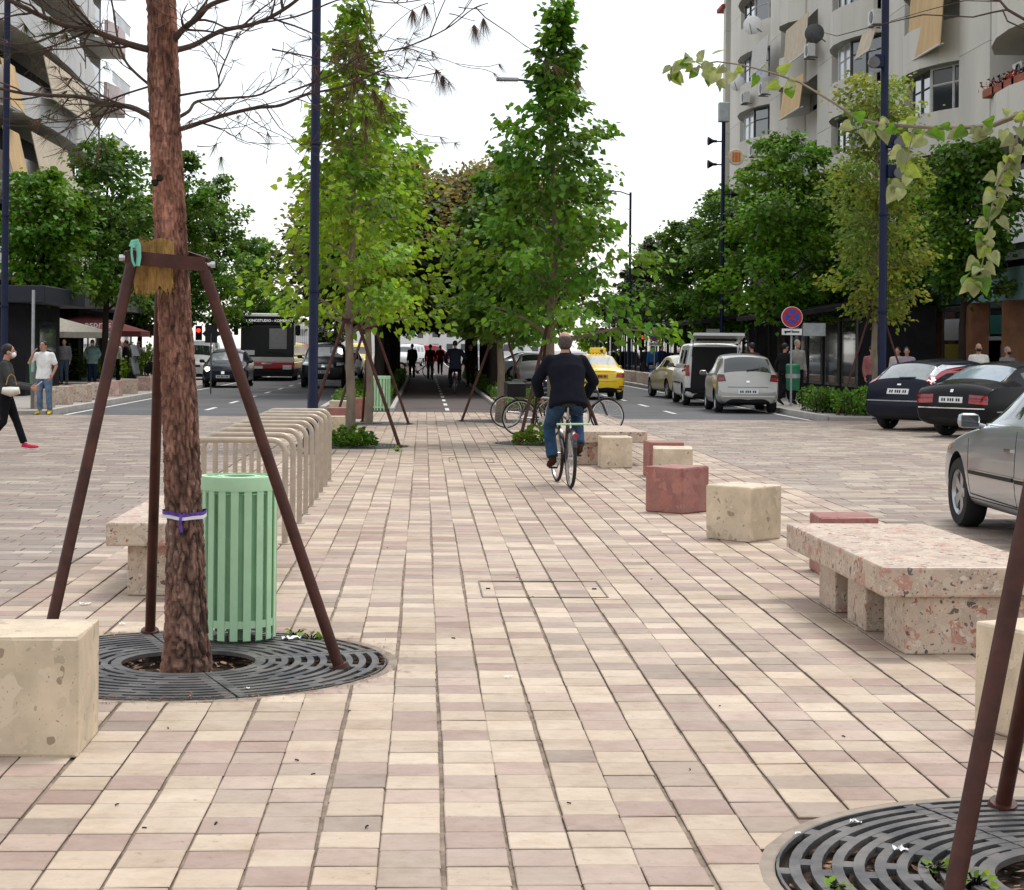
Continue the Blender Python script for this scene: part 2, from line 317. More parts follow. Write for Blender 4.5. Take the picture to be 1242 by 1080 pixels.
def stain(scale, lo, hi, dark, detail=6, stretch=None):      # dirt and drips that lie across the stones, in world space
    global cur
    mp = n_.new('ShaderNodeMapping'); l_.new(geo.outputs['Position'], mp.inputs[0]); mp.inputs['Scale'].default_value = stretch or (1, 1, 1)
    z = n_.new('ShaderNodeTexNoise'); z.inputs['Scale'].default_value = scale; z.inputs['Detail'].default_value = detail; z.inputs['Roughness'].default_value = .7; l_.new(mp.outputs[0], z.inputs['Vector'])
    r = n_.new('ShaderNodeValToRGB'); r.color_ramp.elements[0].color = (*dark, 1); r.color_ramp.elements[1].color = (1, 1, 1, 1); r.color_ramp.elements[0].position = lo; r.color_ramp.elements[1].position = hi; l_.new(z.outputs['Fac'], r.inputs[0])
    m = n_.new('ShaderNodeMix'); m.data_type = 'RGBA'; m.blend_type = 'MULTIPLY'; m.inputs[0].default_value = 1; l_.new(cur, m.inputs[6]); l_.new(r.outputs[0], m.inputs[7]); cur = m.outputs[2]
stain(.55, .34, .56, (.84, .80, .765)); stain(3.5, .33, .50, (.86, .825, .79), 9); stain(9, .34, .46, (.88, .85, .82), 9, (1, 2.2, 1)); stain(22, .29, .38, (.66, .60, .54), 5); stain(60, .24, .30, (.6, .55, .5), 3)
l_.new(cur, bs_.inputs['Base Color'])
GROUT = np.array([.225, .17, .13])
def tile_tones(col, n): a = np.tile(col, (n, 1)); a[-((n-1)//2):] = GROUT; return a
def pick(w): return np.array(STONES[random.choices(range(8), w)[0]][0])*random.uniform(.90, 1.07)
def bed(name, x0, x1, y0, y1, z, m, holes):
    bm = bmesh.new(); loops = [[(x0, y0), (x1, y0), (x1, y1), (x0, y1)]]+[[(c.x+r*math.cos(2*PI*j/48), c.y+r*math.sin(2*PI*j/48)) for j in range(48)] for c, r in holes]
    for lp in loops:
        vs = [bm.verts.new((p[0], p[1], z)) for p in lp]
        for i in range(len(vs)): bm.edges.new((vs[i], vs[(i+1) % len(vs)]))
    bmesh.ops.triangle_fill(bm, use_beauty=True, edges=list(bm.edges), normal=(0, 0, 1)); me = bpy.data.meshes.new(name); bm.to_mesh(me); bm.free()
    me.materials.append(m); return tag(link(name, me), kind='structure')
prom = bed('promenade', XL, XR+.6, -3, Y_PATH, -.011, M['joint'], [(g, r+.004) for g, r in zip(GRATES, g_r)])
cw, rh = .203, .2; ncol = int((XR+.6-XL)/cw); cand = []
for i in range(ncol):
    wob = random.gauss(0, .009); ph = random.uniform(0, 6)
    y = 3.2+wob
    while y < Y_PATH-.05:
        d = rh; x0 = XL+i*cw+.0045*math.sin(y*.7+ph)+.0025*math.sin(y*1.9+ph*2); x1 = x0+cw
        a = (x0+x1)/2/max(y, .1)-.0486
        if abs(a) < .33:
            band = i == 0
            w = [1, 1, 8, 9, 1, 1, 2, 1] if band else ([9, 9, 5.5, 4, 4.5, 4, 1.5, 5] if y < 12 else [6, 6, 4, 2, 6.5, 6, 2.5, 6])
            g1, g2 = .0048, .0042; s_ = random.uniform(-.0015, .0015)
            poly = [(x0+g1+s_, y+g2), (x1-g1+s_, y+g2+random.uniform(-.002, .002)), (x1-g1+random.uniform(-.002, .002), y+d-g2), (x0+g1+random.uniform(-.002, .002), y+d-g2)]
            for gc, gr in zip(GRATES, g_r): 
                if poly: poly = clip(poly, gc, gr+.045)
            whole = bool(poly) and len(poly) == 4 and abs(area(poly)-(x1-x0-2*g1)*(d-2*g2)) < .0012 and abs(d-rh) < 1e-6
            if poly and area(poly) > .004: cand.append((y, poly, pick(w), whole))
        y = 3.2+wob+rh*round((y+d-3.2-wob)/rh)
cand.sort(key=lambda t: t[0])
vis = [c for c in cand if c[3] and c[0] > 4.95 and abs((sum(p[0] for p in c[1])/4)/c[0]-.0486) < .292][:300]
visid = set(id(c) for c in vis)
tmesh = {}                                             # the nearest 300 stones: an object each
for c in vis:
    cx = sum(p[0] for p in c[1])/4; cy = sum(p[1] for p in c[1])/4; key = (tuple(np.round(c[2]*14).astype(int)), random.randrange(2))
    if key not in tmesh:
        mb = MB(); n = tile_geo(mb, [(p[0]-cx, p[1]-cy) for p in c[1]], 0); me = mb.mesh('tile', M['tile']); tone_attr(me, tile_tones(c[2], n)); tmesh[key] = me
    o = link('tile', tmesh[key], prom); o.location = (cx, cy, random.uniform(-.0018, .0014)); o.rotation_euler = (random.gauss(0, .005), random.gauss(0, .005), 0)
def field(items, name, parent):
    mb = MB(); tones = []
    for (_, poly, col, _2) in items:
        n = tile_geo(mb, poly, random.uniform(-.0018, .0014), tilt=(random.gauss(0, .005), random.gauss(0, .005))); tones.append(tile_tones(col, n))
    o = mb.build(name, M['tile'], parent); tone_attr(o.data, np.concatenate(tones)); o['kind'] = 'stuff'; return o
field([c for c in cand if id(c) not in visid], 'tile_field', prom)
def plaza(name, x0, x1, y0, y1, w, dark):
    st = struct(name, MB().quad((x0, y0, -.009), (x1, y0, -.009), (x1, y1, -.009), (x0, y1, -.009)), M['joint']); items = []
    y = y0; k = 0
    while y < y1-.1:
        x = x0; first = True
        while x < x1-.02:
            ln = random.choice([.3, .4, .4, .5]) if not first else random.uniform(.12, .4); first = False
            if x+ln > x1-.1: ln = x1-x
            a = (x+ln/2)/max(y, .1)-.0486
            if abs(a) < .31 and x > x0-.001 and x+ln < x1+.001:
                items.append((y, [(x+.004, y+.003), (x+ln-.004, y+.003), (x+ln-.004, y+.197), (x+.004, y+.197)], pick(w)*dark*np.array([.965, 1.0, 1.05]), round(ln, 4)))
            x += ln
        y += .2; k += 1
    near = [c for c in items if c[3] in (.3, .4, .5) and abs((c[1][0][0]+c[3]/2)/c[0]-.0486) < .283]; near = near[:300]; ids = set(id(c) for c in near); pm_ = {}
    for c in near:                                      # the nearest whole pavers: an object each
        key = (c[3], tuple(np.round(c[2]*12).astype(int)))
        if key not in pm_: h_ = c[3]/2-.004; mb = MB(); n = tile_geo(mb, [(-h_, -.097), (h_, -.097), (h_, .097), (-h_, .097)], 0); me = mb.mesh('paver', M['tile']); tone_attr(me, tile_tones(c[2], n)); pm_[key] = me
        o = link('paver', pm_[key], st); o.location = (c[1][0][0]-.004+c[3]/2, c[0]+.1, random.uniform(-.0018, .0014)); o.rotation_euler = (random.gauss(0, .005), random.gauss(0, .005), 0)
    field([c for c in items if id(c) not in ids], 'paver_field', st)
plaza('left_plaza', -16, XL-.01, 4, Y_ROAD, [2, 3, 9, 12, 3, 1, 4, 3], .80)
plaza('right_plaza', XL+ncol*cw+.004, 16, 4, Y_ROAD, [3, 6, 9, 8, 3, 2, 3, 6], .86)
# roads, pavements, kerbs, markings beyond the paved crossing
sheet('left_road', XKL, XL, Y_ROAD, 420, -.012, M['asphalt']); sheet('right_road', XR, XKR, Y_ROAD, 420, -.012, M['asphalt'])
for nm, x0, x1 in (('left_pavement', -40, XKL-.15), ('right_pavement', XKR+.15, 40)):
    struct(nm, MB().box(((x0+x1)/2, 230, -.02), (x1-x0, 2*(230-Y_ROAD), .2)), M['concrete'])
for nm, x in (('left_kerb', XKL-.075), ('right_kerb', XKR+.075), ('median_kerb_left', XL+.07), ('median_kerb_right', XR-.07)):
    k = tag(bpy.data.objects.new(nm, None), kind='structure'); C.objects.link(k)
    ys = 41.7 if 'median' not in nm else Y_PATH+.05; me = MB().box((0, .49, .02), (.14, .98, .21), bev=.012).mesh('kerb_stone', M['kerb'])
    for j in range(70): o = link('kerb_stone', me, k); o.location = (x, ys+j, 0)
    MB().box((x, ys+70+120, .02), (.14, 240, .21)).build('kerb_run', M['kerb'], k)['kind'] = 'stuff'
mk = MB()
for j in range(34):
    for x in (-5.4, 6.35): mk.quad((x-.06, 45.5+j*5.6, -.006), (x+.06, 45.5+j*5.6, -.006), (x+.06, 47.6+j*5.6, -.006), (x-.06, 47.6+j*5.6, -.006))
for x in (XKL+.25, XKR-.25): mk.quad((x-.05, Y_ROAD+.2, -.006), (x+.05, Y_ROAD+.2, -.006), (x+.05, 300, -.006), (x-.05, 300, -.006))
struct('road_markings', mk, M['marking'])
# planted median with the cycle path between its hedges
struct('median_soil', MB().box(((XL+XR)/2, 232, -.08), (XR-XL-.3, 2*(232-Y_PATH)-.2, .16)), M['soil'])
PX0, PX1 = -.72, 1.93
sheet('cycle_path', PX0, PX1, Y_PATH, 330, .004, M['asphalt_red'])
mk = MB()
for j in range(60): mk.quad((.57, 46.2+j*4, .008), (.67, 46.2+j*4, .008), (.67, 48+j*4, .008), (.57, 48+j*4, .008))
struct('cycle_path_markings', mk, M['marking'])
for nm, x in (('cycle_path_kerb_left', PX0-.06), ('cycle_path_kerb_right', PX1+.06)):
    k = tag(bpy.data.objects.new(nm, None), kind='structure'); C.objects.link(k); me = MB().box((0, .49, .03), (.11, .975, .13), bev=.01).mesh('edging_stone', M['kerb'])
    for j in range(60): o = link('edging_stone', me, k); o.location = (x, Y_PATH+.02+j, 0)
    MB().box((x, Y_PATH+160, .03), (.11, 200, .13)).build('kerb_run', M['kerb'], k)['kind'] = 'stuff'
# inspection covers let into the paving: a steel edge round paving-filled trays
M['cover_edge'] = pm('cover_edge_steel', (.19, .16, .135), .6, .5, var=.3)
def cover(u0, u1, v0, v1, lab):
    a, b, c, d = G(u0, v1), G(u1+4, v1), G(u1, v0), G(u0, v0); y0, y1 = a.y, c.y; x0, x1 = (a.x+d.x)/2, (b.x+c.x)/2
    mb = MB(); w = .009; cx, cy = (x0+x1)/2, (y0+y1)/2; t = thing('inspection_cover', lab, 'cover', (cx, cy, 0))
    for (p, q) in (((x0, cy), (w, y1-y0)), ((x1, cy), (w, y1-y0)), ((cx, y0), (x1-x0+w, w)), ((cx, y1), (x1-x0+w, w))): mb.box((p[0], p[1], 0), (q[0], q[1], .012))
    mb.build('cover_edge', M['cover_edge'], t, world=True)
    for x in (x0+.05, x1-.05): MB().box((x, cy+.02, .001), (.03, .012, .012)).build('lifting_slot', M['black'], t, world=True)
cover(583, 728, 706, 725, 'paving-filled inspection cover with thin steel edge in the middle of the promenade')
cover(545, 596, 556, 561, 'small far inspection cover beside the cycling man')
# ================================================================ BUILDINGS
def FX(u, v, X):                       # point of the vertical plane x = X under a photo pixel
    du, dv = u-621, v-423; a = (du*math.cos(ROLL)+dv*math.sin(ROLL))/FOC
    return at(u, v, X/(SY_+a*CY_))
def arc(x, y0, y1, b, n, side):        # plan points of a shallow bow from y0 to y1; side -1 bows to -x
    return [(x+side*b*(1-((2*i/n-1)**2)), y0+(y1-y0)*i/n) for i in range(n+1)]
FH = 3.05
def bay(b, x, y0, y1, bow, z0, floors, side, wall, n=6, kinds=None, sp=1.45, xin=None):
    """A stack of bow-fronted storeys: spandrel panels, slab, and framed windows set back behind them."""
    back = x-side*1.3
    for k in range(floors):
        zk = z0+FH*k; A = arc(x, y0, y1, bow, n, side); kind = (kinds or {}).get(k, 'win')
        for i in range(n):
            (xa, ya), (xb, yb) = A[i], A[i+1]; e = .012
            mb = MB(); pl = [(xa, ya+e), (xb, yb-e), (xb-side*.16, yb-e), (xa-side*.16, ya+e)]
            if side > 0: pl = pl[::-1]
            mb.prism(pl[::-1], zk-.3, zk-.3+sp); mb.build('balcony_panel', wall, b, world=True)
        pl = [(p[0]-side*.165, p[1]) for p in A]+[(back, y1), (back, y0)]
        mb = MB(); mb.prism(pl if side > 0 else pl[::-1], zk-.296, zk-.05); mb.build('floor_slab', M['wall2'], b, world=True)
        zt = zk+FH-.3; zb = zk-.3+sp
        if kind == 'win':
            for i in range(0, n, 2):
                j = min(i+2, n); (xa, ya), (xb, yb) = A[i], A[j]; o = -side*.42
                fm = MB(); w = .05
                for (px, py) in ((xa+o, ya+.03), (xb+o, yb-.03), ((xa+xb)/2+o, (ya+yb)/2)): fm.box((px, py, (zb+zt)/2), (.09, w, zt-zb))
                for zz in (zb+.03, zt-.03, zb+(zt-zb)*.62): fm.tube([(xa+o, ya, zz), (xb+o, yb, zz)], .035, 4)
                f = fm.build('window', M['frame'] if (i+k) % 3 else M['frame_w'], b, world=True)
                pn = MB(); pn.quad((xa+o-side*.01, ya, zb), (xb+o-side*.01, yb, zb), (xb+o-side*.01, yb, zt), (xa+o-side*.01, ya, zt))
                pn.build('pane', M['glass'] if (i*3+k*5+int(y0)) % 7 < 4 else M['glass_b'], f, world=True)
        else:                            # open loggia: back wall with a dark door, side rail
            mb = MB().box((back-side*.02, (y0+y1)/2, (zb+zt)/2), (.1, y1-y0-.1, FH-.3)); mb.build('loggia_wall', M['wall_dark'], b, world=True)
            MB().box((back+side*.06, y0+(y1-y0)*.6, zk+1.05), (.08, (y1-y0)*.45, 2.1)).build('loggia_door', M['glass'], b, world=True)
rb = thing('apartment_building', 'long pale apartment block with bow-fronted balconies above dark street shops', 'building', (20, 76, 0))
def rbox(nm, c, d, m, par=None): return MB().box(c, d).build(nm, m, par or rb, world=True)
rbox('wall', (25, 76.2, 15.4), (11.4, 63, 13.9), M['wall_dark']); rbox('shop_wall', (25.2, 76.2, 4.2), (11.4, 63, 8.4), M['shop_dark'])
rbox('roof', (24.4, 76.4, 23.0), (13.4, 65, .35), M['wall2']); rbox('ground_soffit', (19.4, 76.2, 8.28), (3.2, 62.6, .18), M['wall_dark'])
for y0, y1 in ((102.2, 105.6), (90.5, 93.3), (79, 81.9), (66.9, 69.9), (56.6, 59.9), (107.4, 108.2)):
    mid = (y0+y1)/2
    for zz in range(5): rbox('pilaster_panel', (18.75, mid, 8.45+FH*zz+FH/2), (1.9, y1-y0, FH-.016), M['wall'])
bay(rb, 18.1, 93.3, 102.2, 1.1, 8.7, 5, -1, M['wall'], kinds={3: 'win'})
bay(rb, 18.1, 86.2, 90.5, .8, 8.7, 5, -1, M['wall'], n=4, kinds={1: 'log', 2: 'log', 3: 'log'})
bay(rb, 18.2, 81.9, 86.2, .05, 8.7, 5, -1, M['wall2'], n=2, kinds={k: 'log' for k in range(5)})
bay(rb, 18.0, 72.4, 79, .9, 8.7, 5, -1, M['wall'], n=6)
bay(rb, 18.3, 69.9, 72.4, .02, 8.7, 5, -1, M['wall2'], n=2, kinds={k: 'log' for k in range(5)})
bay(rb, 18.0, 59.9, 66.9, 1.0, 8.7, 5, -1, M['wall'], n=6, kinds={1: 'log', 2: 'win'})
bay(rb, 18.3, 54.9, 56.6, .02, 8.7, 5, -1, M['wall2'], n=2, kinds={k: 'log' for k in range(5)})
bay(rb, 17.4, 46, 54.9, 1.0, 8.0, 5, -1, M['wall'], n=6, kinds={0: 'log'})
bay(rb, 18.9, 105.6, 107.4, .02, 8.7, 4, -1, M['wall2'], n=2, kinds={0: 'log', 2: 'log'})
rbox('pilaster_panel', (19.4, 108.2, 15.4), (1.2, 1.2, 13.9), M['wall'])
rbox('roof_edge', (18.6, 108.6, 22.2), (2.0, 2.0, .22), pm('red_roof_tile', (.28, .05, .03), .8, var=.2))
for y in (100.2, 95.4, 88.5, 84): rbox('column', (18.6, y, 6.9), (.8, .8, 2.9), M['wall'])
# street level: pillars, glazed fronts, fascia with letters, posters
for u in (1097, 1130, 1185, 1230): p = FX(u, 423, 17.25); rbox('shop_pillar', (p.x, p.y, 1.75), (.55, .62, 3.5), M['brownstone'])
for y in (70, 76, 82, 88, 94, 100): rbox('shop_pillar', (17.3, y, 4.1), (.6, .6, 8.2), M['brownstone'] if y < 80 else M['wall_dark'])
for j in range(12):
    y = 47.5+j*4.9; f = rbox('shop_window', (18.9, y, 1.75), (.12, 4.6, 3.3), M['frame']); MB().quad((18.82, y-2.2, .3), (18.82, y+2.2, .3), (18.82, y+2.2, 3.1), (18.82, y-2.2, 3.1)).build('pane', M['glass'], f, world=True)
    f = rbox('mezzanine_window', (18.9, y, 6.1), (.12, 4.6, 3.0), M['frame']); MB().quad((18.82, y-2.2, 4.9), (18.82, y+2.2, 4.9), (18.82, y+2.2, 7.4), (18.82, y-2.2, 7.4)).build('pane', M['glass'], f, world=True)
rbox('fascia', (17.3, 58.5, 3.62), (.7, 17, .95), pm('teal_fascia', (.16, .27, .27), .5, var=.15)); rbox('canopy', (17.0, 62.6, 3.02), (1.3, 9, .12), M['galv'])
p = FX(1225, 349, 16.94); text('IANI', .95, pm('sign_letters', (.55, .60, .58), .5), (16.92, p.y-.3, 3.6), (PI/2, 0, -PI/2), rb, depth=.01)
M['poster_y'] = pm('yellow_print', (.55, .42, .02), .6); M['poster_t'] = pm('teal_print', (.05, .25, .2), .6)
for u, v, w, h, m in ((1157, 400, .8, .75, 'paper'), (1159, 427, .9, .55, 'poster_y'), (1216, 395, .9, .7, 'poster_t'), (1218, 428, 1.9, .8, 'galv'), (1192, 426, 1.2, .7, 'galv'), (1213, 412, 1.1, .35, 'paper')):
    p = FX(u, v, 18.7); rbox('poster', (18.72, p.y, max(p.z, .5)), (.03, w*3.0, h), M[m])
for u, v in ((1210, 250), (1234, 262)): p = FX(u, v, 18.7); rbox('poster', (18.72, p.y, p.z), (.03, 2.0, 1.7), M['paper'])
for u, v, w in ((1090, 362, 2.4), (1106, 366, 1.5)): p = FX(u, v, 16.9); rbox('shop_sign', (16.9, p.y, p.z), (.1, w*2, .8), pm('pale_teal_sign', (.25, .42, .45), .5))
# flower boxes on the low balcony
M['flower'] = pm('red_flower', (.35, .03, .02), .7, var=.4, scale=20); M['terracotta'] = pm('terracotta', (.30, .09, .05), .8)
for u, v, kk in ((1204, 133, 0), (1216, 130, 1), (1228, 127, 0), (1240, 124, 1)):
    p = FX(u, v, 16.7); t = thing('flower_box', ['farthest of four terracotta flower boxes, red flowers, on the lowest balcony', 'second terracotta flower box from the lamp post, with yellowish leaves', 'third terracotta flower box from the lamp post, with red flowers', 'nearest terracotta flower box, yellowish leaves, at the edge of the view'][(1204, 1216, 1228, 1240).index(u)], 'flower box', (p.x, p.y, 9.18), 0, 'flower boxes on the pale block')
    MB().box((0, 0, .12), (.3, 1.1, .24), bev=.02).build('pot', M['terracotta'], t); mb = MB()
    for _ in range(70): c = Vector((random.gauss(0, .16), random.uniform(-.6, .6), random.uniform(.2, .42))); mb.add([c+Vector((random.gauss(0, .05), random.gauss(0, .05), random.gauss(0, .05))) for _ in range(3)], [(0, 1, 2)], 0)
    mb.build('flowers', M['flower'] if kk == 0 else M['leaf_lime'], t)
def awning(u, v, X, w, drop, run, lab, m, side=-1):
    p = FX(u, v, X); t = thing('window_awning', lab, 'awning', (p.x, p.y, p.z), 0, 'awnings let down over the balconies'); mb = MB(); n = 5
    for i in range(n):
        y0, y1 = -w/2+w*i/n, -w/2+w*(i+1)/n; z = .02*(i % 2); mb.add([(0, y0, drop/2), (0, y1, drop/2), (side*run, y1-.02, -drop/2), (side*run, y0, -drop/2), (.03, y0, drop/2), (.03, y1, drop/2), (side*run+.03, y1, -drop/2), (side*run+.03, y0, -drop/2)], [(0, 1, 2, 3), (7, 6, 5, 4), (0, 3, 7, 4), (1, 5, 6, 2), (3, 2, 6, 7), (0, 4, 5, 1)])
    mb.build('fabric', m, t); fb = MB().tube([(side*run, -w/2, -drop/2), (side*run, w/2, -drop/2)], .035, 6)
    for y in (-w/2+.05, w/2-.05): fb.tube([(0, y, -drop/2+.05), (side*run, y, -drop/2)], .025, 5)
    fb.build('awning_arm', M['frame_w'], t); return t
awning(1124, 26, 17.2, 4.2, 2.3, .14, 'orange beige awning let down from a balcony beside the right lamp post', M['awning'])
awning(962, 118, 17.2, 4.6, 1.6, .2, 'orange beige awning over the balcony above the maple tops', M['awning'])
awning(966, 50, 17.2, 5, 1.8, .12, 'pale cloth awning next to the dark satellite dish', M['awning_l'])
awning(922, 68, 17.0, 4.4, 1.5, .12, 'whitish awning at the far end of the pale block', pm('white_awning', (.5, .49, .46), .8))
awning(1054, 52, 17.6, 2.4, 1.0, .3, 'faded pinkish awning behind the lamp post', M['awning_l'])
def ac(u, v, X, lab, m='frame_w'):
    p = FX(u, v, X); t = thing('air_conditioner', lab, 'air conditioner', p, 0, 'air conditioners on the pale block')
    MB().box((0, 0, 0), (.34, .85, .58), bev=.02).build('case', M[m], t); MB().lathe([(.22, 0), (.24, .01), (.24, .025), (.2, .03)], (-.2, -.12, 0), 14, 'X').build('fan_grille', M['frame'], t)
    mb = MB(); [mb.box((.05, y, -.33), (.5, .04, .05)) for y in (-.3, .3)]; mb.build('bracket', M['frame'], t)
for a in ((1061, 22, 17.6, 'air conditioner beside the lamp post high on the block'), (982, 62, 17.2, 'air conditioner under the dark satellite dish'), (904, 119, 16.9, 'air conditioner below the small white dish'), (926, 108, 16.9, 'air conditioner under a whitish awning hood'),
          (914, 183, 16.9, 'lower of two air conditioners just above the maple tops'), (921, 177, 16.9, 'upper of two air conditioners just above the maple tops'), (1240, 88, 17.6, 'air conditioner in the dark recess above the flower boxes')): ac(*a)
def dish(u, v, X, r, lab, m, az=-.4):
    p = FX(u, v, X); t = thing('satellite_dish', lab, 'satellite dish', p, az, 'satellite dishes on the pale block')
    MB().lathe([(.02, 0), (r*.5, .03), (r*.8, .08), (r, .14), (r, .15), (r*.8, .1), (r*.5, .05), (.02, .02)], (0, 0, 0), 20, 'Y').build('reflector', m, t, 40)
    MB().tube([(0, .0, -r), (0, -.55, -.05)], .02, 5).tube([(0, .05, 0), (.5, .1, -.4)], .03, 5).build('arm', M['frame'], t)
dish(912, 30, 16.9, .5, 'large white satellite dish near the top of the pale block', M['white']); dish(987, 40, 16.8, .43, 'dark grey satellite dish on the pale block', pm('grey_dish', (.07, .07, .075), .5)); dish(894, 101, 16.9, .42, 'small white satellite dish above two air conditioners', M['white'])
# ---- left block with sloping grey balconies
lb = thing('apartment_building', 'grey apartment block with deep balconies and cream awnings behind the pine', 'building', (-20, 74, 0))
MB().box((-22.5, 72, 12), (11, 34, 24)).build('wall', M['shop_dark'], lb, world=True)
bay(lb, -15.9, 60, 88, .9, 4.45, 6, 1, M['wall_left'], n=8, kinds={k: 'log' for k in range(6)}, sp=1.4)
bay(lb, -15.6, 89.6, 95, .3, 4.5, 6, 1, M['wall_pink'], n=3, kinds={k: 'log' for k in range(6)}, sp=1.1)
for k in range(6):
    for y in (66, 74, 82): MB().box((-17.4, y, 4.5+FH*k+1.3), (.35, .35, 2.6)).build('balcony_post', M['wall_left'], lb, world=True)
    rl = MB(); z = 4.5+FH*k+.8
    for y in np.arange(89.8, 95, .35): rl.tube([(-15.35, y, z), (-15.35, y, z+.55)], .02, 4)
    rl.tube([(-15.35, 89.7, z+.55), (-15.35, 95, z+.55)], .03, 5); rl.build('railing', M['frame_w'], lb, world=True)
for u, v, w, lab, m in ((78, 112, 8.5, 'long cream awning under the second balcony of the grey block', 'awning_l'), (60, 198, 7, 'cream awning on the low balcony of the grey block', 'awning_l'), (8, 104, 2.2, 'ochre awning at the near end of the grey block', 'awning'), (12, 186, 2.6, 'ochre awning low at the near end of the grey block', 'awning')):
    awning(u, v, -15.0, w, 1.7, .4, lab, M[m], 1)
# ---- low cafe and kiosk row on the left pavement
kx = thing('kiosk', 'black flat roofed kiosk on the left pavement', 'kiosk', (-12.9, 56, .08))
MB().box((0, 0, 1.35), (2.6, 5, 2.7), bev=.03).build('body', M['shop_dark'], kx); MB().box((.25, -.4, 2.95), (3.6, 6.2, .5), bev=.03).build('roof', pm('navy_black_panel', (.012, .014, .024), .5), kx)
MB().box((1.32, .5, 1.4), (.04, 2.4, 1.6)).build('window', M['glass'], kx)
cv = thing('cafe_building', 'low grey cafe with a flat roof behind the parasols', 'building', (-17.5, 84, .08))
MB().box((0, 0, 1.5), (6, 14, 3)).build('wall', M['shop_dark'], cv); MB().box((.6, -.5, 3.5), (7.6, 15.4, 1.0)).build('roof', pm('grey_roof_fascia', (.16, .16, .165), .7), cv)
for y in (-6, -3, 0, 3): MB().box((4.43, y, 3.75), (.03, .35, .5)).build('fascia_lamp', M['frame_w'], cv)
for j in range(3): MB().box((3.03, -4.4+j*4.4, 1.4), (.05, 3.4, 2)).build('window', M['glass'], cv)
def parasol(u, v, D, r, h, lab, m, name='parasol'):
    p = at(u, v, D); t = thing(name, lab, 'parasol', (p.x, p.y, .08), R(20), 'cafe parasols on the left pavement'); n = 8; mb = MB(); z = p.z-.08
    pts = [(r*math.cos(2*PI*i/n), r*math.sin(2*PI*i/n), z-h) for i in range(n)]
    for i in range(n): a, b = pts[i], pts[(i+1) % n]; mb.add([(0, 0, z), a, b, (a[0], a[1], a[2]-.22), (b[0], b[1], b[2]-.22)], [(0, 1, 2), (1, 3, 4, 2)])
    mb.build('canopy', m, t); MB().tube([(0, 0, 0), (0, 0, z)], .035, 6).build('pole', M['galv'], t); MB().box((0, 0, .06), (.6, .6, .12), bev=.02).build('base', M['concrete'], t)
    if 0:
        a, b = Vector(pts[6]), Vector(pts[7])
    return t
M['maroon'] = pm('maroon_canvas', (.13, .03, .03), .9, var=.15); M['canvas'] = pm('cream_canvas', (.36, .33, .28), .9)
parasol(107, 380, 76, 2.6, .75, 'maroon parasol with white print along its valance', M['maroon']); parasol(66, 384, 70, 2.3, .6, 'cream square parasol beside the black kiosk', M['canvas']); parasol(150, 384, 88, 2.4, .7, 'second maroon parasol half hidden by trees', M['maroon'])
# ---- dark cafe pavilions on the right pavement
def pavilion(y0, y1, x, lab, sign):
    t = thing('cafe_pavilion', lab, 'pavilion', (x, (y0+y1)/2, .08)); ln = y1-y0
    MB().box((1.2, 0, 1.5), (2.4, ln, 3)).build('wall', M['shop_dark'], t)
    MB().add([(-2.1, -ln/2-.4, 2.75), (-2.1, ln/2+.4, 2.75), (2.6, ln/2+.4, 3.5), (2.6, -ln/2-.4, 3.5), (-2.1, -ln/2-.4, 2.6), (-2.1, ln/2+.4, 2.6), (2.6, ln/2+.4, 3.35), (2.6, -ln/2-.4, 3.35)], [(0, 3, 2, 1), (4, 5, 6, 7), (0, 1, 5, 4), (3, 7, 6, 2), (0, 4, 7, 3), (1, 2, 6, 5)]).build('canopy', pm('dark_canvas', (.018, .016, .017), .9, var=.3, spec=.1), t)
    n = max(2, int(ln/2.5))
    for i in range(n+1): MB().tube([(-1.9, -ln/2+ln*i/n, 0), (-1.9, -ln/2+ln*i/n, 2.65)], .05, 6).build('post', M['black'], t)
    for i in range(n): f = MB().box((-.02, -ln/2+ln*(i+.5)/n, 1.5), (.06, ln/n*.8, 2.2)).build('window', M['frame'], t); MB().box((-.055, -ln/2+ln*(i+.5)/n, 1.5), (.02, ln/n*.7, 2.0)).build('pane', M['glass'], f)
    if sign: MB().box((-1.5, -ln/2-.2, 2.2), (.7, .05, .4)).build('sign_board', M['galv'], t)
pavilion(56, 66, 13.6, 'dark cafe pavilion with black canopy behind the parking sign', True); pavilion(74, 88, 13.4, 'long dark cafe pavilion behind the parked taxi and van', True); pavilion(95, 125, 13.6, 'far dark pavilion row beyond the parked cars', False)
# ---- pale blocks far beyond the trees
def farblock(x, y, w, d, h, lab, m):
    t = thing('apartment_building', lab, 'building', (x, y, 0)); MB().box((0, 0, h/2), (w, d, h)).build('wall', m, t); MB().box((0, 0, h+.3), (w+.8, d+.8, .6)).build('roof', M['wall2'], t)
    nx, nz_ = int(w/3.2), int(h/3)
    for i in range(nx):
        for k in range(nz_): MB().box((-w/2+w*(i+.5)/nx, -d/2-.02, 1.8+3*k), (1.4, .1, 1.5)).build('window', M['frame'] if (i+k) % 3 else M['glass_b'], t)
M['far'] = pm('far_render', (.70, .69, .67), .9, var=.05, scale=.1); M['far2'] = pm('far_render_warm', (.62, .60, .56), .9, var=.05, scale=.1)
farblock(14, 420, 26, 14, 13, 'pale far block above the yellow taxi', M['far']); farblock(-6, 470, 34, 12, 9, 'pale far block seen through the end of the tree tunnel', M['far']); farblock(-62, 300, 26, 14, 12, 'pale far block behind the bus', M['far2']); farblock(46, 330, 18, 14, 12, 'pale far block beyond the right hand trees', M['far2'])
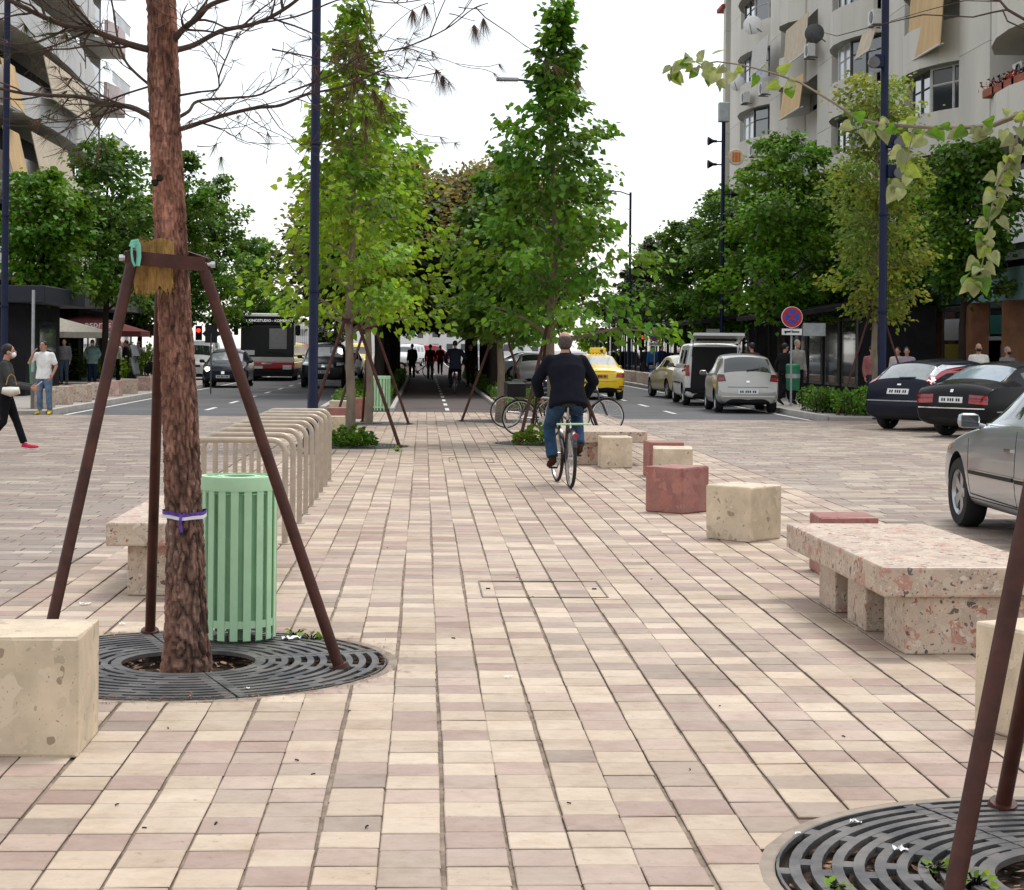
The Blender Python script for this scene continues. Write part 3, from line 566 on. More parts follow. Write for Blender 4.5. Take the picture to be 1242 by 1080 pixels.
# ================================================================ TREES AND PLANTS
def unit(a): return a/np.maximum(np.linalg.norm(a, axis=1, keepdims=True), 1e-9)
def leaves(name, P, Dr, size, m, parent=None, off=(0, 0, 0), tone=(.55, 1.25), hue=.12, up=.9, tmul=None):
    """Folded leaf blades at points P pointing along Dr; each leaf its own tone. One mesh object."""
    n = len(P); Dr = unit(Dr+RNG.normal(0, .35, (n, 3))); Nn = RNG.normal(0, .5, (n, 3)); Nn[:, 2] += up
    T = unit(np.cross(Dr, Nn)); Nn = unit(np.cross(T, Dr)); s = (size*RNG.uniform(.65, 1.25, n))[:, None]; P = P-np.array(off)
    fold = RNG.uniform(.05, .35, n)[:, None]; w = .52
    V = np.stack([P, P+s*(.28*Dr+w*.92*T+fold*.5*Nn), P+s*(.62*Dr+w*.72*T+fold*.35*Nn), P+s*(1.05*Dr-.12*Nn), P+s*(.62*Dr-w*.72*T+fold*.35*Nn), P+s*(.28*Dr-w*.92*T+fold*.5*Nn)], 1).reshape(-1, 3)
    me = bpy.data.meshes.new(name); me.vertices.add(6*n); me.vertices.foreach_set('co', V.astype(np.float32).ravel()); b = (np.arange(n)*6)[:, None]
    F = np.concatenate([b+np.array([0, 1, 2, 3]), b+np.array([0, 3, 4, 5])], 1).reshape(-1, 4)
    me.loops.add(F.size); me.loops.foreach_set('vertex_index', F.ravel().astype(np.int32)); me.polygons.add(len(F)); me.polygons.foreach_set('loop_start', (np.arange(len(F))*4).astype(np.int32)); me.update(calc_edges=True)
    t = RNG.uniform(*tone, n)[:, None]*np.stack([1+RNG.normal(0, hue, n), np.ones(n), 1+RNG.normal(0, hue, n)], 1); t = t if tmul is None else t*tmul; tone_attr(me, np.repeat(np.clip(t, .2, 2), 2, 0)); me.materials.append(m)
    return link(name, me, parent)
def tree(name, lab, base, h, crown, m, tr=.09, nb=46, per=150, leaf=.1, bark='bark_grey', group=None, lean=(0, 0), up=.45, droop=.25, spread=.17, parent_z=0, tone=(.65, 1.3), seed=0, cat='tree', gap=0):
    """Trunk, limbs and a crown of leaves hung along the limbs; crown(z) gives the crown radius at height z (None: no limb)."""
    rr = random.Random(seed or name+lab); base = Vector((base[0], base[1], base[2] if len(base) > 2 else 0)); t = thing(name, lab, cat, base, 0, group)
    k = 10; tp = [Vector((lean[0]*(i/k)**1.3+.03*math.sin(i*1.3+h)*min(i, 1), lean[1]*i/k+.03*math.cos(i*1.7+h)*min(i, 1), h*.96*i/k)) for i in range(k+1)]
    MB().tube(tp, [tr*1.25]+[tr*(1-.9*i/k)+.006 for i in range(1, k+1)], 10).build('trunk', M[bark], t, 60)
    lb_ = MB(); P = []; Dv = []; Tm = []
    z0 = next(z for z in np.arange(.3, h, .05) if crown(z) is not None)
    for b in range(nb):
        f = ((b+rr.random()*.9)/nb)**.92; z = z0+(h*.985-z0)*f; rad = crown(min(z, h*.99))
        if rad is None: continue
        rad *= rr.uniform(.55, 1.22); az = b*2.39996+rr.uniform(-.5, .5)
        s = tp[min(k-1, int(z/h/.96*k))].lerp(tp[min(k, int(z/h/.96*k)+1)], .5); zs = max(z0*.85, z-rad*up*.8); pt = []
        for q in range(6):
            e = q/5; r_ = rad*e; pt.append(Vector((s.x+r_*math.cos(az+.25*e), s.y+r_*math.sin(az+.25*e), zs+(z-zs)*math.sin(e*PI/2)*1.15-droop*rad*e*e*.4+rr.uniform(-.03, .03))))
        lb_.tube(pt, [max(.007, tr*.42*(1-.85*q/5)*(1-.55*f)) for q in range(6)], 5)
        nl = int(per*rr.uniform(.6, 1.35)*(rad/2+.35)); q = np.array([list(p) for p in pt]); e = np.clip(RNG.beta(2.3, .95, nl), 0, .999)*5; i = e.astype(int); fr = (e-i)[:, None]
        c = q[i]*(1-fr)+q[np.minimum(i+1, 5)]*fr; sd = spread*(.5+.5*rad)
        c = c+RNG.normal(0, 1, (nl, 3))*np.array([sd, sd, sd*.62]); P.append(c); bt_ = rr.uniform(.72, 1.25); Tm.append(np.tile([bt_*rr.uniform(.85, 1.2), bt_, bt_*rr.uniform(.7, 1.2)], (nl, 1))); d = c-q[0]; d[:, 2] -= .8*np.abs(rad); Dv.append(unit(d))
    lb_.build('limb', M[bark], t, 60)
    P = np.concatenate(P); Dv = np.concatenate(Dv); Tm = np.concatenate(Tm)
    if gap: keep = np.sin(P[:, 0]*2.1+h)+np.sin(P[:, 1]*2.7)+np.sin(P[:, 2]*2.9+2*h) > gap; P, Dv, Tm = P[keep], Dv[keep], Tm[keep]
    leaves('crown', P, Dv, leaf, m, t, tone=tone, tmul=Tm); return t
def cone_crown(z0, h, r, p=1.0, wob=.18):
    return lambda z: None if z < z0 else max(.12, r*min(1, (z-z0)/.35+.5)*((1-(z-z0)/(h-z0+.01))**p)*(1+wob*math.sin(z*5.1+r*9)))
def egg_crown(z0, h, r, wob=.16):
    return lambda z: None if z < z0 else max(.15, r*math.sqrt(max(.02, 1-((z-(z0+(h-z0)*.42))/((h-z0)*.6))**2))*(1+wob*math.sin(z*3.1+r*7)))
# the two young lindens by the bollards, and the ones behind them
def two_crown(z0, zm, h, r, rt): return lambda z: None if z < z0 else (r*(1-.52*((z-z0)/(zm-z0))**1.5)*(1+.16*math.sin(z*6)) if z < zm else max(.12, (r*.55+(rt-r*.55)*min(1, (z-zm)/.7))*(1-.72*max(0, (z-zm)/(h-zm))**1.3)*(1+.18*math.sin(z*7))))
tree('linden_tree', 'slim bright green young linden with three steel stakes behind the bicycle hoops', GRATES[2], 7.25, two_crown(2.1, 5.2, 7.25, 1.5, .5), M['leaf_lime'], .075, 58, 125, .112, group='young lindens beside the cycle path', seed=3, spread=.15)
tree('linden_tree', 'tall pointed green linden above the cycling man', GRATES[3], 7.6, two_crown(1.95, 5.3, 7.6, 1.75, .42), M['leaf_mid'], .08, 72, 140, .116, group='young lindens beside the cycle path', seed=8, spread=.15)
tree('linden_tree', 'yellowish young linden just behind the brighter slim one', GRATES[4], 6.9, egg_crown(2.3, 6.7, 1.15), M['leaf_lime'], .075, 46, 130, .14, group='young lindens beside the cycle path', seed=4)
tree('linden_tree', 'dense green linden behind the pointed one at the start of the cycle path', GRATES[5], 5.7, egg_crown(1.9, 5.7, 1.15), M['leaf_deep'], .09, 46, 190, .15, group='young lindens beside the cycle path', seed=5)
# dark evergreen oaks that close over the cycle path: two rows
def oak(seed, name='oak_tree'):
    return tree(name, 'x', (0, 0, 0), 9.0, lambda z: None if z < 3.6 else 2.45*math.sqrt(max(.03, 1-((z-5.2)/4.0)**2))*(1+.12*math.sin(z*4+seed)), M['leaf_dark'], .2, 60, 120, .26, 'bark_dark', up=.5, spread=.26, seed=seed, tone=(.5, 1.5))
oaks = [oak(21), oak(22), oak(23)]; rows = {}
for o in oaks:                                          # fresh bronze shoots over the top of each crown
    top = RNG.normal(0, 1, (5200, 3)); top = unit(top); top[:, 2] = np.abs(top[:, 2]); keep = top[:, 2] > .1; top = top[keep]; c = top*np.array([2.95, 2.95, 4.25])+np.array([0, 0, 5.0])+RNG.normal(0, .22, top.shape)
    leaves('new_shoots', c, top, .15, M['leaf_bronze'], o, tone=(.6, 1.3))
i = 0
for side, x in (('left', -1.55), ('right', 2.62)):
    for j in range(9):
        y = 60+j*5.6+(2 if side == 'right' else 0)+random.uniform(-.7, .7); o = oaks[i] if i < 3 else dup(oaks[i % 3]); i += 1
        o.location = (x+random.uniform(-.2, .2), y, .03); o.rotation_euler = (0, 0, random.uniform(0, 6)); o.scale = (1, 1, random.uniform(.76, .88))
        od = ['nearest', 'second', 'third', 'fourth', 'fifth', 'sixth', 'seventh', 'eighth', 'ninth', 'tenth']; first = j < 10
        o['label'] = (f'{od[min(j, 9)]} dark evergreen oak from the paved crossing in the {side} row' if first else f'dark evergreen oak in the {side} row along the shaded cycle path'); o['group'] = f'oaks in the {side} row of the cycle path'
def street_tree(u, D, top, hw, bot, m, lab, leaf=.17, nb=46, per=190, tr=.13, group=None, seed=1, z=.08, bark='bark_dark', name='street_tree', gap=-1.3, X=None):
    b = GD(u, D, z); h = at(u, top, D).z-z; z0 = max(1.2, at(u, bot, D).z-z); r = hw*D/2200
    return tree(name, lab, b, h, egg_crown(z0, h, r), M[m], tr, nb, int(per*1.0), leaf*.86, bark, group, seed=seed, spread=.2, gap=gap, up=.6)
gl, gr_ = 'street trees on the left pavement', 'street trees on the right pavement'
for a in ((128, 62, 162, 62, 362, 'leaf_deep', 'large leafy tree in front of the grey block, behind the pine'), (50, 56, 205, 56, 350, 'leaf_mid', 'leafy tree over the black kiosk'), (215, 72, 180, 52, 385, 'leaf_deep', 'dark leafy tree directly behind the pine trunk'),
          (12, 74, 262, 50, 372, 'leaf_olive', 'olive leaved tree at the edge of the view under the grey block'), (170, 86, 236, 60, 392, 'leaf_deep', 'tree behind the maroon parasol'), (258, 84, 208, 40, 392, 'leaf_mid', 'narrow tree between the pine and the bus'), (306, 112, 286, 36, 388, 'leaf_mid', 'thin tree just left of the bus roof')):
    street_tree(*a[:7], group=gl, seed=int(a[0])+3, leaf=.15+a[1]*.0006, gap=-1.6)
street_tree(338, 150, 352, 26, 415, 'leaf_deep', 'small dark tree above the bus roof', group=gl, seed=9, leaf=.26)
for a in ((948, 60, 160, 72, 392, 'leaf_mid', 'broad green maple in front of the balconies'), (882, 76, 226, 62, 405, 'leaf_mid', 'green maple beside the post with loudspeakers'), (832, 92, 262, 46, 412, 'leaf_deep', 'smaller green maple behind the parked taxi'),
          (796, 118, 282, 40, 412, 'leaf_dark', 'dark tree far down the right pavement'), (1168, 52, 168, 62, 352, 'leaf_deep', 'dark leafy tree in front of the shop fascia'), (1010, 64, 200, 60, 380, 'leaf_deep', 'dark green maple behind the parking sign'), (1105, 58, 215, 60, 372, 'leaf_mid', 'mid green tree between lamp post and shops')):
    street_tree(*a[:7], group=gr_, seed=int(a[0]), leaf=.15+a[1]*.0006, per=215, gap=-1.9)
for u, D, top, hw, lab in ((716, 215, 392, 16, 'small yellow green tree in the distance above the taxi roof'), (745, 150, 355, 22, 'distant street tree behind the taxi'), (770, 135, 322, 24, 'distant dark street tree right of the pointed linden'), (395, 165, 388, 22, 'distant tree behind the black car')):
    street_tree(u, D, top, hw, 424, 'leaf_lime' if u == 716 else 'leaf_dark', lab, leaf=.4, nb=30, per=90, group='distant street trees', seed=u)
yl = street_tree(1062, 44, 84, 60, 388, 'leaf_olive', 'tall yellowish staked poplar behind the right lamp post', leaf=.125, nb=70, per=150, tr=.085, seed=77, bark='bark_grey', name='poplar_tree', gap=-1.7)
# hedges, planting and weeds
def hedge(name, lab, x0, x1, y0, y1, h, m, n, leaf=.07, z=.03, cat='hedge', group=None):
    P = np.stack([RNG.uniform(x0, x1, n), RNG.uniform(y0, y1, n), z+h*np.sqrt(RNG.uniform(0, 1, n))*1], 1); P[:, 2] = z+(P[:, 2]-z)*(.62+.22*np.sin(P[:, 0]*5.1+1)+.22*np.sin(P[:, 1]*3.7+P[:, 0]*2)); d = RNG.normal(0, .5, (n, 3)); d[:, 2] += .5
    c = ((x0+x1)/2, (y0+y1)/2, z); t = thing(name, lab, cat, c, 0, group); leaves('foliage', P, d, leaf, M[m], t, off=c)
    mb = MB()
    for _ in range(60): p = Vector((random.uniform(x0, x1)-c[0], random.uniform(y0, y1)-c[1], 0)); mb.tube([p, p+Vector((random.gauss(0, .05), random.gauss(0, .05), h*.8))], .008, 4)
    mb.build('stem', M['bark_dark'], t)
hedge('hedge', 'low dark hedge along the left kerb of the cycle path', -2.3, -.95, 46, 100, .42, 'leaf_deep', 16000, .09); hedge('hedge', 'low dark hedge along the right kerb of the cycle path', 2.15, 3.6, 46.5, 100, .42, 'leaf_deep', 16000, .09)
p, q = GD(985, 44), GD(1055, 44)
hedge('hedge', 'bright green hedge patch behind the dark hatchback', p.x+.55, q.x+.5, 42.4, 45.6, .6, 'leaf_mid', 4600, .075, .08); hedge('shrub', 'dark green shrub bed beside the parking sign pole', p.x+.2, p.x+1.4, 44.2, 46.5, .62, 'leaf_deep', 2600, .075, .08, 'shrub')
hedge('shrub', 'yellow green shrub by the parked motorcycle', *[v for v in (GD(172, 72).x-.7, GD(172, 72).x+.7)], 71.5, 73, 1.5, 'leaf_lime', 700, .14, .08, 'shrub'); hedge('hedge', 'clipped hedge behind the man in the teal jacket', -15.6, -14, 76, 92, 1.6, 'leaf_deep', 5000, .12, .08)
def weed(c, lab, r, h, n, m, leaf=.07):
    a = RNG.uniform(0, 2*PI, n); rr = r*np.sqrt(RNG.uniform(0, 1, n)); zz = h*RNG.uniform(.1, 1, n)*(1-.6*rr/r); P = np.stack([rr*np.cos(a), rr*np.sin(a)*.8, zz], 1); d = np.stack([np.cos(a), np.sin(a), RNG.uniform(0, .6, n)], 1)
    t = thing('weed_clump', lab, 'plant', c, 0, 'weeds growing in the tree grates'); leaves('foliage', P, d, leaf, M[m], t); mb = MB()
    for j in range(min(14, n)): mb.tube([(0, 0, -.05), tuple(P[j]*.5), tuple(P[j])], .004, 4)
    mb.build('stem', M['leaf_mid'], t)
weed(GRATES[2]+Vector((.02, -.42, 0)), 'leafy green weed clump at the foot of the slim linden', .42, .42, 620, 'leaf_mid'); weed(GRATES[3]+Vector((-.15, -.5, 0)), 'pale green weed clump at the foot of the linden beside the parked bicycles', .5, .42, 560, 'leaf_lime')
for u, v, r, n, lab in ((1131, 1056, .05, 16, 'tiny weed sprouting through a slot of the near grate'), (1182, 1074, .05, 12, 'tiny weed beside the near stake in the grate'), (1012, 1079, .035, 8, 'tiny seedling at the front slots of the near grate'), (358, 770, .05, 12, 'tiny weed beside the crumpled paper behind the pine grate'), (377, 776, .06, 12, 'small weed at the back rim of the pine grate'), (482, 548, .1, 25, 'small weed tuft by the far stake of the slim linden')): weed(G(u, v), lab, r, r*1.1, n, 'leaf_lime', .028)
# ---------------------------------------------------------------- the pine
PB = GRATES[0]+Vector((0, -.05, 0)); pine = thing('pine_tree', 'rough barked pine with dry bare branches inside the round grate', 'tree', PB)
def pine_axis(z): return Vector((-.048*z+.012*math.sin(z*1.6), .01*z, z))
def pine_r(z): return (.102-.0048*z if z < 4.5 else .080-.010*(z-4.5))+.022*math.exp(-z*9)+.006*math.exp(-((z-2.95)/.12)**2)
def worley(x, y, nx, seed):
    """F1, F2 on a plane that wraps after nx cells in x."""
    g = np.random.default_rng(seed).uniform(0, 1, (nx, 400, 2)); ix, iy = np.floor(x).astype(int), np.floor(y).astype(int); ds = []
    for dx in (-1, 0, 1):
        for dy in (-1, 0, 1):
            j = g[(ix+dx) % nx, (iy+dy) % 400]; ds.append(np.hypot(ix+dx+j[..., 0]-x, iy+dy+j[..., 1]-y))
    ds = np.sort(np.stack(ds), 0); return ds[0], ds[1]
nth = 132; zs = np.concatenate([np.arange(-.06, 4.4, .0125), np.arange(4.4, 8.6, .15)]); th = np.arange(nth)/nth*2*PI; TH, ZZ = np.meshgrid(th, zs)
def vnoise(x, y, nx, seed):
    g = np.random.default_rng(seed).uniform(-1, 1, (nx, 400)); ix, iy = np.floor(x).astype(int), np.floor(y).astype(int); fx, fy = x-ix, y-iy; fx, fy = fx*fx*(3-2*fx), fy*fy*(3-2*fy); q = lambda a, b: g[a % nx, b % 400]
    return (q(ix, iy)*(1-fx)+q(ix+1, iy)*fx)*(1-fy)+(q(ix, iy+1)*(1-fx)+q(ix+1, iy+1)*fx)*fy
tu = TH/2/PI; big = vnoise(tu*5, ZZ*3.1+9, 5, 7); mid = vnoise(tu*14, ZZ*11+9, 14, 8); fine_ = vnoise(tu*44, ZZ*55+9, 44, 9)
wob = 1.5*big+.9*mid
f1, f2 = worley(tu*14+wob*.5, ZZ/.19+10+.5*mid, 14, 3); g1, g2 = worley(tu*30+wob*.6, ZZ/.06+20+.6*fine_, 30, 4)
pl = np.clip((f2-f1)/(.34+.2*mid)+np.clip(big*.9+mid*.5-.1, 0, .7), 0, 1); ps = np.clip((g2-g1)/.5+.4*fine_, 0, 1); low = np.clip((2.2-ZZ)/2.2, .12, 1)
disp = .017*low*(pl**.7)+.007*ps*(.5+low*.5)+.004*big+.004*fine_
V = []
for a in range(len(zs)):
    c = pine_axis(zs[a]); r = pine_r(max(zs[a], 0))
    rad = r-.018+disp[a]; V.append(np.stack([c.x+rad*np.cos(th), c.y+rad*np.sin(th), np.full(nth, zs[a])], 1))
V = np.concatenate(V); F = [(a*nth+j, a*nth+(j+1) % nth, (a+1)*nth+(j+1) % nth, (a+1)*nth+j) for a in range(len(zs)-1) for j in range(nth)]
me = bpy.data.meshes.new('trunk'); me.from_pydata(V.tolist(), [], F); me.materials.append(M['bark_pine']); me.polygons.foreach_set('use_smooth', [True]*len(F))
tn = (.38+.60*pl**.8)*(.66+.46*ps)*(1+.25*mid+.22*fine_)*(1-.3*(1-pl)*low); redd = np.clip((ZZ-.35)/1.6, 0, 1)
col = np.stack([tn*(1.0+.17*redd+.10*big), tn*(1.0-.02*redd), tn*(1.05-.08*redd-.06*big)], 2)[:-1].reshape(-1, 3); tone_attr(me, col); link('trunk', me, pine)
br = MB(); nd_b, nd_g = MB(), MB()
def needles(mb, p, d, n, ln):
    for _ in range(n):
        v = (d+Vector((random.gauss(0, .38), random.gauss(0, .38), random.gauss(-.8, .4)))).normalized(); e = p+v*ln*random.uniform(.6, 1.1); s = v.cross(Vector((random.random(), random.random(), random.random()))).normalized()*.0014
        mb.add([p-s, p+s, e], [(0, 1, 2)])
def twig(p, d, ln, r, depth, nee):
    pts = [p]; k = 6; q = p.copy(); dd = d.copy()
    for j in range(k):
        dd = (dd+Vector((random.gauss(0, .16), random.gauss(0, .16), random.gauss(.03, .13)))).normalized(); q = q+dd*ln/k; pts.append(q.copy())
    br.tube(pts, [max(.0018, r*(1-.7*j/k)) for j in range(k+1)], 5, cap=False)
    if depth:
        for j in range(1, k+1):
            if random.random() < .55: s = Vector((random.gauss(0, 1), random.gauss(0, 1), random.gauss(-.1, .6))).normalized(); twig(pts[j], (dd*.7+s*.8).normalized(), ln*random.uniform(.35, .6), r*.5, depth-1, nee*.8)
    if random.random() < nee: needles(random.choice([nd_b, nd_b, nd_g]), pts[-1], dd, random.randint(9, 22), .14)
def limb(px, r0, r1, d0, d1, ntw, nee, ln=.42):
    pts = [at(u, v, d0+(d1-d0)*i/(len(px)-1))-PB for i, (u, v) in enumerate(px)]; fine = []
    for i in range(len(pts)-1):
        a, b = pts[i], pts[i+1]; pa = pts[max(i-1, 0)]; pb = pts[min(i+2, len(pts)-1)]
        for q in range(5):
            t = q/5; fine.append(.5*((2*a)+(b-pa)*t+(2*pa-5*a+4*b-pb)*t*t+(3*a-pa-3*b+pb)*t**3))
    fine.append(pts[-1]); k = len(fine); br.tube(fine, [r0+(r1-r0)*(i/(k-1))**.7+random.uniform(0, .0012) for i in range(k)], 7, cap=False)
    for _ in range(int(ntw*.62)):
        i = random.randrange(int(k*.22), k-1); d = (fine[min(i+1, k-1)]-fine[i]).normalized(); s = Vector((random.gauss(0, .7), random.gauss(0, .7), random.gauss(.05, .8))).normalized(); twig(fine[i], (d*.9+s*.8).normalized(), ln*random.uniform(.5, 1.3), max(.0034, r1*.8), 1, nee)
for a in (([(190, 62), (170, 58), (145, 50), (110, 37), (78, 31), (40, 15), (0, -4), (-40, -10)], .021, .009, 9.15, 8.7, 26, .6), ([(192, 148), (176, 138), (158, 130), (128, 126), (98, 118), (62, 116), (20, 112), (-30, 100)], .018, .007, 9.15, 9.6, 22, .55),
          ([(188, 108), (168, 92), (152, 74), (143, 48), (137, 10), (130, -20)], .008, .004, 9.15, 9.4, 5, .2), ([(208, 62), (235, 55), (268, 38), (312, 28), (350, 8), (385, -22)], .017, .008, 9.15, 9.5, 20, .4),
          ([(206, 55), (222, 36), (240, 22), (256, 6), (290, -6), (330, -20)], .02, .009, 9.15, 8.8, 14, .5), ([(206, 160), (228, 154), (268, 141), (310, 131), (340, 128), (372, 115), (420, 104), (470, 82)], .015, .004, 9.15, 8.9, 24, .45),
          ([(206, 148), (228, 136), (240, 123), (280, 119), (312, 116), (335, 106)], .011, .004, 9.15, 9.5, 9, .3), ([(206, 118), (240, 112), (264, 108), (266, 92), (278, 62), (288, 40)], .006, .0025, 9.15, 9.0, 6, .3),
          ([(350, 112), (400, 92), (440, 68), (490, 58), (540, 36), (572, 12), (592, 4)], .005, .0022, 8.95, 8.7, 12, .7), ([(330, 60), (380, 70), (430, 82), (480, 95), (535, 88)], .0045, .002, 9.3, 9.2, 9, .75),
          ([(300, 30), (360, 20), (420, -2), (480, 4), (540, -6)], .005, .002, 9.4, 9.0, 9, .6), ([(185, 104), (150, 115), (118, 128), (80, 148), (50, 140)], .006, .0025, 9.2, 9.6, 7, .3)): limb(*a)
for u, v, D, n_ in ((433, 62, 9.0, 60), (452, 108, 8.95, 90), (462, 122, 8.95, 90), (443, 140, 9.0, 60), (428, 96, 9, 50), (470, 96, 8.9, 60), (536, 92, 9.1, 70), (529, 84, 9.1, 50), (575, 30, 8.75, 80), (586, 22, 8.75, 60), (500, 12, 8.9, 60), (515, 6, 8.9, 60), (382, 78, 9.1, 30), (268, 190, 9.0, 30), (60, 20, 8.8, 60), (80, 40, 8.8, 50), (30, 30, 8.8, 60)):
    p = at(u, v, D)-PB; twig(p+Vector((-.12, 0, .05)), Vector((1, 0, -.2)), .13, .003, 0, 0); needles(nd_b if u > 300 else nd_g, p, Vector((.2, 0, -.5)), n_, .15)
br.build('branch', M['branch'], pine)['kind'] = 'stuff'
for mb, m in ((nd_b, 'needle'), (nd_g, 'needle_g')): mb.build('needles', M[m], pine)['kind'] = 'stuff'
for u, v in ((194, 216), (188, 222)): p = at(u, v, 9.0)-PB; MB().lathe([(.0, .02), (.014, .016), (.019, 0), (.014, -.04)], p, 9, 'Y').build('branch_stub', M['bark_dark'], pine)
# poplar whose trunk stands just outside the frame, its long shoot hanging across the view
pb_ = GRATES[1]; pop = thing('poplar_tree', 'young poplar whose pale leaved shoot hangs across the upper view', 'tree', pb_)
MB().tube([(0, 0, -.05), (.01, 0, .8), (-.01, .02, 1.8), (.02, .0, 2.6), (0, 0, 3.6), (.05, 0, 4.6)], [.055, .046, .042, .036, .025, .01], 10).build('trunk', M['bark_grey'], pop, 60)
shape = MB(); 
def heart(fold, curl):
    mb = MB(); pts = [(0, 0), (.26, -.13), (.50, -.02), (.56, .26), (.40, .62), (.17, .92), (0, 1.12)]; L_ = [(x, y, fold*x-curl*y*y) for x, y in pts]; Rr = [(-x, y, fold*x-curl*y*y) for x, y in pts[1:6]]
    mb.add(L_+Rr, [(0, 1, 2, 3, 4, 5, 6), (0, 6, 11, 10, 9, 8, 7)]); return mb
lm = []
for j, (mm, tn_) in enumerate((('leaf_pale', 1.1), ('leaf_pale', .85), ('leaf_pale', 1.25), ('leaf_mid', 1.0), ('leaf_olive', 1.1), ('leaf_pale', 1.0))): me = heart(.3-.08*j, .25+.05*j).mesh('leaf', M[mm]); tone_attr(me, np.full((2, 3), tn_)); lm.append(me)
def shoot(px, d0, d1, r0, r1, nl, t0=.05, hang=.5, size=.037, bare=False):
    pts = [at(u, v, d0+(d1-d0)*i/(len(px)-1))-pb_ for i, (u, v) in enumerate(px)]; k = len(pts); mb = MB().tube(pts, [r0+(r1-r0)*i/(k-1) for i in range(k)], 6); b = mb.build('branch', M['branch'] if bare else M['bark_grey'], pop, 60)
    for j in range(nl):
        e = (t0+(1-t0)*(j+random.random())/nl)*(k-1); i = min(int(e), k-2); c = pts[i].lerp(pts[i+1], e-i); d = Vector((random.gauss(0, .7), random.gauss(0, .6), random.gauss(-hang, .5))).normalized(); q = c+d*random.uniform(.012, .045)
        o = link('leaf', random.choice(lm), b); o.location = q; z_ = Vector((random.gauss(0, .6), -1+random.gauss(0, .5), random.gauss(.2, .5))).normalized(); y_ = (d-z_*d.dot(z_)).normalized(); x_ = y_.cross(z_); o.rotation_mode = 'QUATERNION'
        o.rotation_quaternion = Matrix((x_, y_, z_)).transposed().to_quaternion(); s = size*random.uniform(.7, 1.25); o.scale = (s, s, s)
    return b
shoot([(1338, 190), (1300, 140), (1242, 137), (1205, 152), (1160, 156), (1110, 154), (1066, 150), (1040, 145)], 5.5, 6.3, .011, .005, 46, .1); shoot([(1040, 145), (1010, 124), (970, 100), (935, 88), (900, 79), (870, 75), (850, 78)], 6.3, 6.6, .005, .0025, 13, .3)
shoot([(850, 78), (836, 72), (822, 78), (812, 88)], 6.6, 6.7, .0025, .001, 24, 0, .35, .034); shoot([(850, 78), (862, 88), (868, 98)], 6.6, 6.65, .002, .001, 6, 0, .5, .038)
shoot([(1242, 137), (1236, 160), (1224, 192), (1212, 218), (1203, 250), (1198, 290), (1190, 325), (1180, 338)], 5.9, 5.7, .005, .0015, 44, .15, .9, .044); shoot([(1110, 154), (1104, 175), (1098, 205), (1092, 228)], 6.1, 6.0, .003, .001, 9, .2, .9, .044)
shoot([(1340, 20), (1260, 34), (1222, 12), (1212, 0), (1190, -2)], 5.5, 5.7, .006, .004, 0, bare=True); shoot([(1222, 12), (1205, 15), (1180, 21), (1120, 18), (1060, 32), (1015, 44), (985, 36)], 5.7, 6.4, .0035, .001, 0, bare=True); shoot([(1216, 12), (1222, 26), (1242, 35), (1260, 36)], 5.7, 5.6, .003, .002, 0, bare=True); shoot([(1212, 2), (1170, 1), (1120, 14), (1080, 26)], 5.7, 6.2, .002, .001, 0, bare=True)
